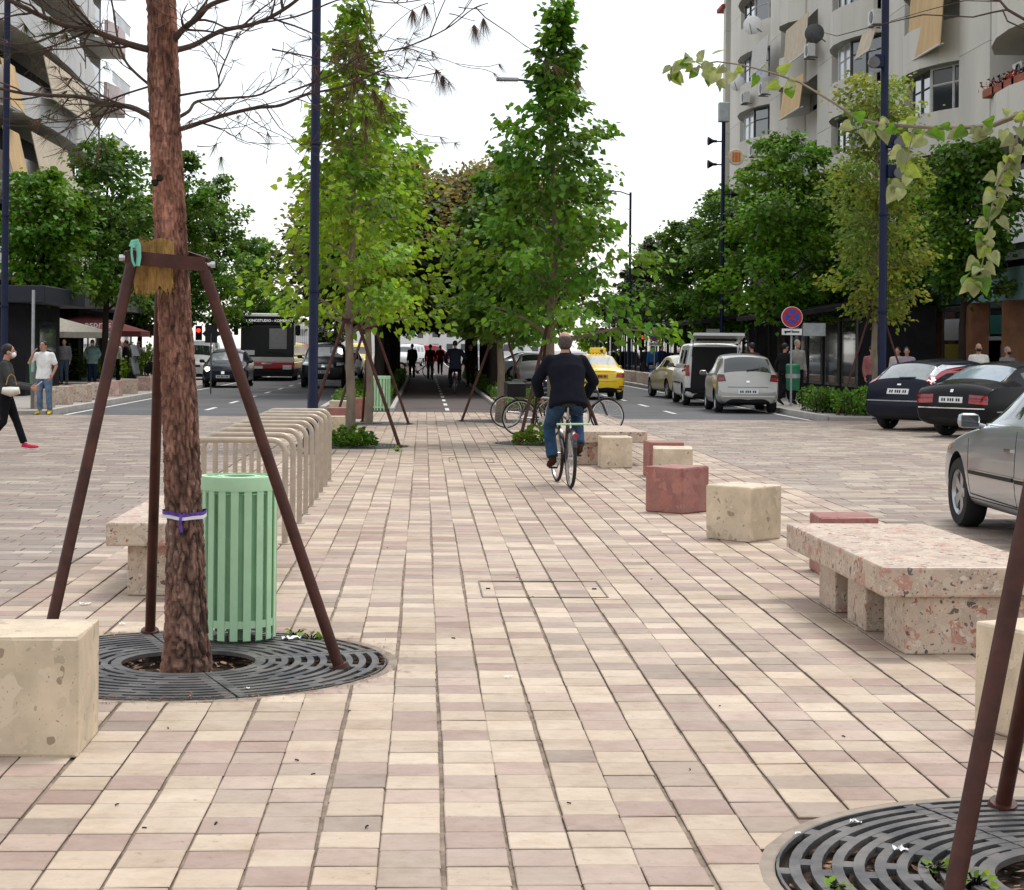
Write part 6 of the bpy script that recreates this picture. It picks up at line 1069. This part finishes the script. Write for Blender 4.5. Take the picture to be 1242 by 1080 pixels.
MB().box((0, -.02, 1.84), (BW-.06, .1, 1.46), bev=.04).build('windscreen', pm('bus_windscreen', (.012, .013, .014), .25, spec=.25), bus); MB().box((0, -.02, 2.78), (BW-.06, .12, .42), bev=.04).build('destination_box', M['black'], bus); MB().box((-.5, .033, 1.95), (.8, .012, .95), bev=.004).build('windscreen_reflection_blind', pm('grey_reflection_colour', (.3, .3, .29), .5), bus)  # grey panel paints a reflection onto the bus windscreen
text('LIN. KINOSTUDIO - KOMBINAT', .17, pm('led_letters', (.8, .8, .78), .5, emit=.6), (0, .045, 2.78), (PI/2, 0, PI), bus)
for s in (-1, 1):
    MB().box((s*.93, .01, .62), (.42, .06, .2), bev=.03).build('headlamp', M['head'], bus); MB().box((s*1.42, .12, 2.35), (.2, .16, .5), bev=.05).tube([(s*1.2, 0, 2.75), (s*1.42, .1, 2.6)], .03, 6).build('mirror', M['black'], bus)
    for j in range(6): MB().box((s*BW/2, -1.4-j*1.6, 2.15), (.02, 1.45, 1.0), bev=.008).build('side_window', M['car_glass'], bus)
    for yy in (-2.6, -8.2): w_ = MB().lathe([(.02, .13), (.3, .13), (.47, .12), (.49, .08), (.49, -.12)], (s*(BW/2-.14), yy, .49), 20, 'X' if 1 else 'X').build('wheel', M['rubber'], bus, 40)
MB().box((.45, .015, .62), (.52, .03, .12)).build('number_plate', M['plate'], bus); MB().box((0, .012, .8), (.5, .03, .08)).build('badge', M['chrome'], bus); MB().tube([(-.9, .05, 1.2), (.1, .06, 1.35)], .015, 5).build('wiper', M['black'], bus); MB().box((.8, .034, 1.3), (.45, .01, .22)).build('route_card', M['paper'], bus)
# ---- bicycles
M['bike_black'] = pm('bicycle_black_paint', (.014, .014, .016), .35, coat=.4); M['bike_rim'] = pm('bicycle_rim', (.5, .5, .5), .3, .7)
def bicycle(name, lab, loc, rz, col='bike_black', tilt=0, steer=0, mudguard=True, rack=None, basket=False, group=None):
    t = thing(name, lab, 'bicycle', loc, rz, group); t.rotation_euler = (0, tilt, rz); r = .335; fm = M[col]
    for y, nm in ((-.52, 'rear'), (.54, 'front')):
        g = Matrix.Translation((0, y, r)) @ Matrix.Rotation(steer if nm == 'front' else 0, 4, 'Z'); w = MB(); w.lathe([(r-.03, -.012), (r-.018, -.021), (r-.004, -.014), (r, 0), (r-.004, .014), (r-.018, .021), (r-.03, .012)], n=36, axis='X', cap=False); w.v = [tuple(g @ Vector(v)) for v in w.v]; wo = w.build('wheel', M['rubber'], t, 40)
        q = MB(); q.lathe([(r-.03, -.013), (r-.045, -.01), (r-.045, .01), (r-.03, .013)], n=36, axis='X', cap=False); q.lathe([(.001, -.04), (.022, -.04), (.022, .04), (.001, .04)], n=10, axis='X')
        q.v = [tuple(g @ Vector(v)) for v in q.v]; q.build('rim', M['bike_rim'], wo, 40); s = MB()
        for k in range(22): a = 2*PI*k/22; sx = .025*(-1)**k; s.tube([g @ Vector((sx, .02*math.cos(a+.7), .02*math.sin(a+.7))), g @ Vector((0, (r-.04)*math.cos(a), (r-.04)*math.sin(a)))], .0016, 3, cap=False)
        s.build('spokes', M['alu'], wo)
        if mudguard:
            m = MB(); A = np.linspace(R(25), R(190), 14) if nm == 'rear' else np.linspace(R(15), R(150), 14); vs = []
            for a in A: 
                yy, zz = -(r+.022)*math.cos(a)*(1 if nm == 'rear' else 1), (r+.022)*math.sin(a); vs += [g @ Vector((-.026, yy*.985, zz*.985)), g @ Vector((0, yy, zz)), g @ Vector((.026, yy*.985, zz*.985))]
            m.add(vs, [(i*3+j, i*3+j+1, i*3+j+4, i*3+j+3) for i in range(13) for j in range(2)]); m.build('mudguard', fm if nm == 'rear' else fm, t, 50)
    f = MB(); bb = (0, -.08, .28); st = (0, -.24, .78); hd_ = (0, .36, .82); hb = (0, .40, .62)
    for a, b, q in ((bb, st, .016), (st, hd_, .015), (bb, hb, .019), (hd_, hb, .018), (bb, (.04, -.52, r), .01), (bb, (-.04, -.52, r), .01), (st, (.045, -.52, r), .009), (st, (-.045, -.52, r), .009)): f.tube([a, b], q, 8)
    f.build('frame', fm, t, 40); k = MB(); [k.tube([hb, (s*.045, .46, .55), (s*.05, .54, r)], .012, 6) for s in (-1, 1)]; k.build('fork', fm, t, 40)
    hx = math.sin(steer); b = MB().tube([hd_, (0, .335, .98)], .014, 8).tube([(-.28, .18+.28*hx*-1, 1.0), (-.24, .30, 1.02), (-.1, .36, 1.0), (.1, .36, 1.0), (.24, .30, 1.02), (.28, .18, 1.0)], .012, 8); b.build('handlebar', M['alu'], t, 40); MB().tube([(-.285, .12, .995), (-.275, .21, 1.005)], .017, 8).tube([(.285, .12, .995), (.275, .21, 1.005)], .017, 8).build('grip', M['rubber'], t, 40)
    MB().tube([st, (0, -.28, .93)], .013, 8).build('seat_post', M['alu'], t, 40); MB().tube([(0, -.42, .955), (0, -.34, .965), (0, -.24, .955), (0, -.12, .95)], [(.075, .03), (.10, .035), (.05, .03), (.02, .02)], 10).build('saddle', M['rubber'], t, 50)
    MB().lathe([(.001, .045), (.09, .045), (.09, .052), (.001, .052)], (0, -.08, .28), 20, 'X').tube([(-.06, -.08, .28), (-.07, .06, .20)], .01, 6).tube([(.06, -.08, .28), (.07, -.22, .36)], .01, 6).build('crankset', M['alu'], t, 40); MB().box((-.12, .06, .20), (.1, .08, .02), bev=.006).box((.12, -.22, .36), (.1, .08, .02), bev=.006).build('pedal', M['rubber'], t)
    if rack: q = MB(); [q.tube([(s*.06, -.24, .72), (s*.07, -.5, .73), (s*.07, -.84, .73)], .008, 6).tube([(s*.065, -.6, .73), (s*.05, -.52, r)], .007, 5) for s in (-1, 1)]; q.build('carrier', fm, t, 40); MB().tube([(-.2, -.74, .745), (.2, -.74, .75)], .013, 6).build('carrier_bar', M[rack], t, 40)
    if basket: MB().box((0, -.62, .86), (.34, .36, .26), bev=.03).build('carrier_bag', M['black'], t)
    MB().lathe([(.02, -.012), (.032, -.01), (.032, .005)], (0, -.86 if rack else -.84, .62), 12, 'Y').build('rear_reflector', M['tail'], t); return t
rw = G(692, 592.5); fw = G(679, 586); rider_dir = math.atan2(-(fw.x-rw.x), fw.y-rw.y)
rd = Vector((-math.sin(rider_dir), math.cos(rider_dir), 0)); rb0 = Vector((rw.x, rw.y, 0))+rd*.52
rbike = bicycle('bicycle', 'black city bicycle with a mint carrier bar under the man in the dark jacket', rb0, rider_dir, steer=R(3), rack='mint')
bicycle('bicycle', 'nearer of two black bicycles leaning by the pointed linden, bag on its carrier', GD(664, 33.5), R(-82), tilt=R(6), steer=R(25), basket=True); bicycle('bicycle', 'farther black bicycle beside the linden stakes, pale wheel rim showing', GD(646, 36.5), R(-86), tilt=R(8), steer=R(15)); bicycle('bicycle', 'black bicycle behind the far bench, its front wheel rising past the rider', GD(704, 34.5), R(-84), tilt=R(-8))
b2 = GD(552, 61.5, .04); bicycle('bicycle', 'dark bicycle under the far cyclist on the shaded path', b2, R(1)); bicycle('bicycle', 'bicycle pushed by the person at the left side of the far tunnel', GD(508, 95, .04), R(-70))
# ---- scooter parked at the left
p = GD(176, 70, .08); t = thing('motor_scooter', 'motor scooter with a pale windscreen parked beside the pine trunk', 'scooter', p, R(60))
for y in (-.6, .62): MB().lathe([(.1, -.06), (.22, -.06), (.25, 0), (.22, .06), (.1, .06)], (0, y, .25), 20, 'X').build('wheel', M['rubber'], t, 40)
MB().tube([(0, -.75, .62), (0, -.4, .68), (0, -.05, .55)], [(.12, .16), (.17, .2), (.1, .14)], 12).build('body', M['black'], t, 50); MB().tube([(0, -.7, .82), (0, -.2, .84)], [(.13, .06), (.12, .06)], 10).build('saddle', M['rubber'], t, 50); MB().box((0, .15, .32), (.3, .5, .1), bev=.04).build('footboard', M['frame'], t); MB().box((0, .48, .7), (.36, .12, .7), bev=.06, rx=R(-15)).build('leg_shield', M['galv'], t); MB().tube([(0, .6, .25), (0, .42, 1.05)], .03, 8).tube([(-.32, .36, 1.05), (.32, .36, 1.05)], .018, 6).build('steering_column', M['frame'], t); MB().box((0, .5, 1.3), (.4, .02, .45), bev=.008, rx=R(-20)).build('windscreen', M['glass_b'], t); MB().lathe([(.02, .05), (.09, .04), (.08, -.05)], (0, .56, .95), 12, 'Y').build('headlamp', M['head'], t)
# ================================================================ PEOPLE
def remesh(mb, vox, sm=3):
    o = link('tmp', mb.mesh('tmp', M['skin'])); r = o.modifiers.new('r', 'REMESH'); r.mode = 'VOXEL'; r.voxel_size = vox; s = o.modifiers.new('s', 'SMOOTH'); s.factor = .5; s.iterations = sm
    me = evaluated(o); bpy.data.objects.remove(o); me.materials.clear(); return me
def skin(name, mb, vox, m, parent, extra=None, sm=3):
    me = remesh(mb, vox, sm)
    if extra is not None and extra.v:
        q = MB(); q.add([v.co[:] for v in me.vertices], [p.vertices[:] for p in me.polygons]); q.add(extra.v, extra.f); me = q.mesh(name, m)
    else: me.name = name; me.materials.append(m)
    me.polygons.foreach_set('use_smooth', [True]*len(me.polygons)); return link(name, me, parent)
J0 = dict(pelvis=(0, 0, .94), waist=(0, .0, 1.10), chest=(0, .0, 1.29), neck=(0, -.01, 1.47), head=(0, .02, 1.635), hl=(-.09, 0, .92), hr=(.09, 0, .92), kl=(-.10, .02, .50), kr=(.10, .02, .50), al=(-.10, -.02, .09), ar=(.10, -.02, .09), tl=(-.125, .16, .035), tr=(.125, .16, .035),
          sl=(-.185, -.01, 1.41), sr=(.185, -.01, 1.41), el=(-.235, -.03, 1.13), er=(.235, -.03, 1.13), wl=(-.235, .05, .89), wr=(.235, .05, .89))
WALK = dict(kl=(-.09, .16, .52), al=(-.09, .30, .12), tl=(-.1, .47, .09), kr=(.09, -.02, .50), ar=(.09, -.30, .16), tr=(.1, -.16, .04), el=(-.24, -.12, 1.15), wl=(-.23, -.12, .92), er=(.24, .06, 1.14), wr=(.23, .22, .95))
RIDE = dict(pelvis=(0, -.27, 1.03), waist=(0, -.22, 1.16), chest=(0, -.12, 1.34), neck=(0, -.03, 1.52), head=(0, .03, 1.685), hl=(-.1, -.25, .99), hr=(.1, -.25, .99), kl=(-.16, .15, .66), al=(-.135, .0, .30), tl=(-.15, .16, .235), kr=(.17, .14, .80), ar=(.135, -.27, .46), tr=(.15, -.12, .40), sl=(-.19, -.06, 1.46), sr=(.19, -.06, 1.46), el=(-.335, .0, 1.22), er=(.345, .0, 1.22), wl=(-.275, .15, 1.05), wr=(.275, .15, 1.05))
def person(lab, loc, rz, h=1.72, pose=None, top=(.1, .1, .1), legs=(.03, .035, .05), shoes=(.03, .025, .02), hair='hair', skin_m='skin', sleeve=1.0, vox=.013, hem=.86, build=1.0, mask=None, bald=False, longhair=False, coat=0, jacket_open=None, group=None, sole=None, fem=False):
    s = h/1.75; J = {k: Vector(v)*s for k, v in {**J0, **(pose or {})}.items()}; t = thing('person', lab, 'person', loc, rz, group); b = build; X = Vector((1, 0, 0)); sw = .94 if fem else 1
    def torso(mb, g, lo=0, hi=5):
        P = [J['pelvis']+(J['pelvis']-J['waist'])*.5, J['pelvis'], J['waist'], J['chest'], J['neck']+(J['chest']-J['neck'])*.32, J['neck']]; rr = [(.15, .11), (.168, .122), (.145 if not fem else .125, .108), (.172*sw, .122), (.15*sw, .092), (.058, .058)]
        mb.tube(P[lo:hi+1], [(a*b*s+g, c*b*s+g) for a, c in rr[lo:hi+1]], 16, up=(0, 1, 0))
    def limb(mb, a, k, c, r, g, f=1.0):
        a, k, c = J[a], J[k], J[c]; pts = [a, a.lerp(k, .35), k, k.lerp(c, .3), c]; rs = [r[0], r[1], r[2], r[3], r[4]]
        if f < 1:
            n = f*2
            if n <= 1: e = a.lerp(k, n); pts = [a, a.lerp(e, .5), e]; rs = [r[0], r[1], r[1]*.9]
            else: e = k.lerp(c, n-1); pts = [a, a.lerp(k, .35), k, e]; rs = [r[0], r[1], r[2], r[3]*.95]
        mb.tube(pts, [q*s*b**.6+g for q in rs], 12); mb.ball(pts[0], rs[0]*s*b**.6+g, 10, 6); mb.ball(k, rs[2]*s*b**.6+g, 10, 6) if f >= .6 else None
    LEG = (.088, .084, .058, .056, .037); ARM = (.057, .05, .041, .039, .026); B = MB(); torso(B, -.012); fin = MB()
    for sd in 'lr':
        limb(B, 'h'+sd, 'k'+sd, 'a'+sd, LEG, -.034); limb(B, 's'+sd, 'e'+sd, 'w'+sd, ARM, -.003)
        B.tube([J['a'+sd], J['a'+sd].lerp(J['t'+sd], .5)+Vector((0, 0, -.0)), J['t'+sd]], [.034*s, .036*s, .022*s], 10)
        w = J['w'+sd]; d = (w-J['e'+sd]).normalized(); side = X*(-1 if sd == 'l' else 1); nrm = (side-d*side.dot(d)).normalized(); fw_ = d.cross(nrm).normalized()
        if fw_.y < 0: fw_ = -fw_
        m3 = Matrix((fw_, nrm, d)).transposed(); B.ball(w+d*.05*s, (.041*s, .021*s, .056*s), 10, 7, rot=m3)
        for q, (o_, l_) in enumerate(((.028, .068), (.01, .078), (-.009, .074), (-.026, .058))):
            p0 = w+d*.085*s+fw_*o_*s; p1 = p0+(d-nrm*.25).normalized()*l_*.45*s; p2 = p1+(d*.8-nrm*.75).normalized()*l_*.3*s; p3 = p2+(d*.4-nrm).normalized()*l_*.25*s; fin.tube([p0-d*.03*s, p0, p1, p2, p3], [.009*s, .0088*s, .008*s, .0072*s, .0055*s], 7)
        p0 = w+d*.03*s+fw_*.032*s; p1 = p0+(fw_*.8+d*.6).normalized()*.032*s; p2 = p1+(fw_*.25+d-nrm*.4).normalized()*.03*s; fin.tube([p0-fw_*.02*s, p0, p1, p2], [.011*s, .011*s, .0095*s, .007*s], 7)
    H = J['head']; B.tube([J['neck']-Vector((0, 0, .04*s)), J['neck'].lerp(H, .6)], .052*s, 12)
    B.ball(H+Vector((0, -.012, .025))*s, (.075*s, .096*s, .095*s), 16, 12); B.ball(H+Vector((0, .022, -.045))*s, (.058*s, .068*s, .072*s), 14, 10); B.ball(H+Vector((0, .055, -.085))*s, (.03*s, .03*s, .026*s), 10, 7)
    B.tube([H+Vector((0, .08, .025))*s, H+Vector((0, .112, -.018))*s], [.010*s, .016*s], 8)
    for sx in (-1, 1): B.ball(H+Vector((sx*.077, -.008, -.012))*s, (.012*s, .024*s, .034*s), 8, 6); fin.ball(H+Vector((sx*.031, .079, .012))*s, .012*s, 8, 6)
    skin('body', B, vox*.8, M[skin_m], t, fin, 2)
    if vox < .012:
        for sx in (-1, 1): MB().ball(H+Vector((sx*.031, .089, .012))*s, .0055*s, 8, 6).build('pupil', M['black'], t); MB().tube([H+Vector((sx*.014, .093, .034))*s, H+Vector((sx*.045, .085, .037))*s], .005*s, 5).build('eyebrow', M[hair], t)
        if not mask: MB().tube([H+Vector((-.024, .085, -.055))*s, H+Vector((0, .094, -.054))*s, H+Vector((.024, .085, -.055))*s], .006*s, 6).build('lips', pm('lip', (.33, .13, .11), .5), t)
    T = MB(); torso(T, .014+coat, 0 if hem < .85 else 1, 5); 
    if hem < .85: d = (J['pelvis']-J['waist']).normalized(); T.tube([J['waist'], J['pelvis'], J['pelvis']+d*(.94-hem)*s], [(.155*s*b+coat, .118*s*b+coat), (.18*s*b+coat, .135*s*b+coat), (.19*s*b+coat, .15*s*b+coat)], 16, up=(0, 1, 0))
    for sd in 'lr': limb(T, 's'+sd, 'e'+sd, 'w'+sd, (.058, .055, .048, .046, .038), .008+coat*.45, sleeve); T.tube([J['s'+sd], J['neck'].lerp(J['chest'], .12)], [.056*s+coat*.4, .06*s], 10)
    if coat: T.tube([J['neck']-Vector((0, 0, .05*s)), J['neck']+Vector((0, -.012, .03*s))], [.085*s, .068*s], 14)
    tm = cloth('garment', top); skin('jacket' if coat else 'shirt', T, vox, tm, t, None, 7)
    L = MB()
    L.tube([J['pelvis']+(J['waist']-J['pelvis'])*.55, J['pelvis'], J['pelvis']+(J['pelvis']-J['waist'])*.4], [(.15*s*b, .113*s*b), (.174*s*b, .128*s*b), (.15*s*b, .115*s*b)], 16, up=(0, 1, 0))
    for sd in 'lr': limb(L, 'h'+sd, 'k'+sd, 'a'+sd, (.098, .092, .066, .064, .054) if not fem else (.094, .086, .058, .056, .04), .006, .96)
    skin('trousers' if not fem else 'leggings', L, vox, cloth('trouser_cloth', legs, .3), t, None, 3)
    for sd in 'lr':
        a, q = J['a'+sd], J['t'+sd]; f = (q-a); f.z = f.z; Sx = MB(); he = a-f.normalized()*.05*s+Vector((0, 0, -.035*s)); Sx.tube([he+Vector((0, 0, .02*s)), a.lerp(q, .15)+Vector((0, 0, -.02*s)), a.lerp(q, .6)+Vector((0, 0, -.012*s)), q+f.normalized()*.05*s], [(.035*s, .045*s), (.042*s, .052*s), (.046*s, .038*s), (.026*s, .022*s)], 12, up=(0, 0, 1)); Sx.tube([a+Vector((0, 0, .03*s)), a-Vector((0, 0, .04*s))], .046*s, 10)
        o = skin('shoe', Sx, .009, cloth('shoe_leather', shoes), t, None, 2)
        if sole: MB().tube([he+Vector((0, 0, -.018*s)), a.lerp(q, .6)+Vector((0, 0, -.052*s)), q+f.normalized()*.05*s+Vector((0, 0, -.02*s))], [(.036*s, .014*s), (.046*s, .014*s), (.028*s, .012*s)], 10, up=(0, 0, 1)).build('sole', M[sole], o)
    Hm = MB()
    if bald: Hm.tube([H+Vector((0, -.03, -.085))*s, H+Vector((0, -.034, -.05))*s, H+Vector((0, -.032, .0))*s, H+Vector((0, -.026, .035))*s, H+Vector((0, -.024, .062))*s], [(.055*s, .055*s), (.077*s, .075*s), (.084*s, .09*s), (.081*s, .092*s), (.069*s, .080*s)], 18, up=(0, 1, 0))
    else:
        Hm.ball(H+Vector((0, -.026, .036))*s, (.084*s, .099*s, .096*s), 18, 12)
        if longhair: Hm.tube([H+Vector((0, -.06, .03))*s, H+Vector((0, -.085, -.08))*s, H+Vector((0, -.085, -.2))*s], [.075*s, .062*s, .035*s], 12)
    Hm.build('hair', M[hair], t, 180)
    if mask: mm = MB().ball(H+Vector((0, .062, -.045))*s, (.058*s, .052*s, .048*s), 14, 10); [mm.tube([H+Vector((sx*.05, .06, -.03))*s, H+Vector((sx*.08, -.005, .0))*s], .004*s, 4) for sx in (-1, 1)]; mm.build('face_mask', M[mask], t, 180)
    return t, J
M['hair_dg'] = pm('dark_grey_hair', (.07, .055, .048), .8, var=.4, scale=50)
# the man cycling away
t, J = person('balding man in dark navy jacket and jeans cycling away along the promenade', rb0, rider_dir, 1.75, RIDE, (.008, .009, .014), (.028, .062, .115), (.045, .02, .012), 'hair_dg', vox=.0115, hem=.83, build=1.12, bald=True, coat=.022)
# left pavement
p = G(6, 549); t, J = person('woman in white mask and grey top walking with a phone and white bag', (p.x, p.y, 0), R(-82), 1.6, {**WALK, 'wr': (.16, .40, 1.04), 'er': (.25, .10, 1.10), 'wl': (-.12, .40, 1.06), 'el': (-.24, .10, 1.10), 'head': (0, .05, 1.62)}, (.05, .052, .052), (.010, .010, .012), (.55, .04, .09), mask='paper', vox=.0115, fem=True, sole='white')
sc = 1.6/1.75; MB().box((J['wr'].x-.08, J['wr'].y+.10, J['wr'].z+.05), (.075, .012, .15), bev=.008, rx=R(-50)).build('phone', M['frame_w'], t)
bg = thing('handbag', 'white handbag hanging from the arm of the masked woman', 'bag', (p.x, p.y, 0), R(-82)); MB().tube([(.30, -.02, .92), (.30, .10, .90), (.30, .22, .92)], [(.05, .10), (.075, .145), (.05, .10)], 14, up=(1, 0, 0)).build('bag_body', pm('cream_leather', (.60, .57, .50), .5, bump=.2), bg, 50); MB().tube([(.29, .03, 1.0), (.27, .06, 1.12), (.26, .10, 1.16), (.27, .15, 1.12), (.29, .18, 1.0)], .008, 6).build('handle', M['coir'], bg)
p = G(53, 503); t, J = person('man in white tee and blue jeans holding a phone to his face by the pole', (p.x, p.y, 0), R(168), 1.68, {'er': (.33, .10, 1.22), 'wr': (.17, .20, 1.46), 'head': (.02, .03, 1.62), 'el': (-.28, -.05, 1.14), 'wl': (-.24, .08, .92), 'kl': (-.14, .04, .5), 'al': (-.15, .0, .09), 'tl': (-.19, .17, .035)}, (.72, .72, .71), (.10, .16, .24), (.55, .42, .03), sleeve=.42, vox=.0115, hem=.84, build=1.08)
MB().box((J['wr'].x-.05, J['wr'].y-.05, J['wr'].z+.09), (.014, .075, .15), bev=.005).build('phone', M['black'], t)
def pp(u, D, lab, rz, h, z=.08, **k):
    p = GD(u, D, z); return person(lab, (p.x, p.y, z), R(rz), h, vox=k.pop('vox', .02), **k)
ST = dict(el=(-.31, -.04, 1.17), wl=(-.17, .10, .98), er=(.31, -.04, 1.17), wr=(.17, .10, .98))
pp(78, 68, 'man in dark vest over pale sleeves standing near the black kiosk', 175, 1.72, top=(.14, .14, .15), legs=(.05, .07, .10)); pp(112, 70, 'man in pale teal jacket and white mask, hands in pockets', 185, 1.70, pose=ST, top=(.22, .36, .34), legs=(.02, .03, .07), mask='paper', coat=.015, build=1.15, hem=.8)
pp(144, 74, 'man in white shirt seen from behind by the brown stake', -60, 1.72, top=(.6, .6, .6), legs=(.012, .012, .016)); pp(153, 73, 'person in black coat beside the man in white shirt', 100, 1.7, top=(.012, .012, .013), legs=(.01, .01, .012), coat=.02, hem=.6)
pp(64, 76, 'man in brown top standing in the shade behind the others', 170, 1.7, top=(.06, .04, .03), legs=(.02, .02, .025)); pp(168, 78, 'person in dark top standing behind the motor scooter', 150, 1.66, top=(.2, .19, .18), legs=(.02, .02, .02))
# shaded cycle path
person('far cyclist in dark coat riding along the shaded path', b2, R(1), 1.75, RIDE, (.016, .018, .028), (.012, .012, .015), (.02, .02, .02), vox=.02, hem=.7, coat=.03)
pp(522, 88, 'walker in dark red top and pale grey trousers in the tree tunnel', 0, 1.72, z=.04, pose=WALK, top=(.10, .02, .022), legs=(.10, .10, .10)); pp(534, 104, 'second walker in red further along the tree tunnel', 0, 1.7, z=.04, pose=WALK, top=(.12, .015, .018), legs=(.015, .015, .018)); pp(500, 93, 'person in dark clothes beside a bicycle at the left edge of the tunnel', 20, 1.74, z=.04, top=(.03, .032, .03), legs=(.012, .012, .013), coat=.015); pp(571, 73, 'pale haired person in dark brown at the right edge of the shaded path', 170, 1.7, z=.04, top=(.02, .015, .014), legs=(.012, .012, .013), hair='hair_g', coat=.02, hem=.55)
# right pavement
pp(1187, 46, 'bald man in white tee and black mask behind the black saloon', 165, 1.76, top=(.6, .58, .54), mask='black', bald=True, sleeve=.4); pp(1222, 47, 'grey haired person in dark mask passing the shop window', 200, 1.68, top=(.16, .16, .17), mask='black', hair='hair_g'); pp(1100, 50, 'person in pale lilac top behind the dark blue hatchback', 160, 1.66, top=(.30, .24, .28)); pp(1058, 48, 'person in dusty pink top behind the hedge', 190, 1.68, top=(.26, .10, .10)); pp(1089, 52, 'person in off white top beside the lamp post', 150, 1.66, top=(.42, .38, .36))
pp(952, 51.5, 'person in black walking behind the silver hatchback', -60, 1.74, pose=WALK, top=(.012, .012, .014), legs=(.010, .010, .012)); pp(967, 52, 'grey haired man in pale jacket behind the green post bin', 200, 1.84, top=(.26, .24, .22), legs=(.012, .012, .013), hair='hair_g', coat=.01)
pp(912, 50.6, 'brown haired person leaning in under the raised van tailgate', 20, 1.74, top=(.05, .04, .035), hair='hair'); pp(791, 86, 'person in bright blue jacket beyond the parking sign', 20, 1.72, top=(.03, .12, .30), legs=(.02, .02, .03), coat=.015); pp(803, 92, 'person in dark blue near the bright blue jacket', 200, 1.74, top=(.02, .03, .08)); pp(783, 90, 'person in dark clothes left of the bright blue jacket', 10, 1.7, top=(.02, .018, .02)); pp(838, 84, 'pale shirted person beyond the parked taxi', 190, 1.7, top=(.45, .45, .43)); pp(858, 80, 'person in grey top near the long dark pavilion', 150, 1.72, top=(.2, .2, .2))
# ================================================================ LAST SMALL THINGS
pr = next(o for o in C.objects if o.get('label', '').startswith('maroon parasol'))
z_ = at(107, 380, 76).z-.08-.5; text('espresso', .42, M['paper'], (.2, -2.28, z_), (R(68), 0, R(-20)), pr, depth=.003)
bpy.context.view_layer.update()
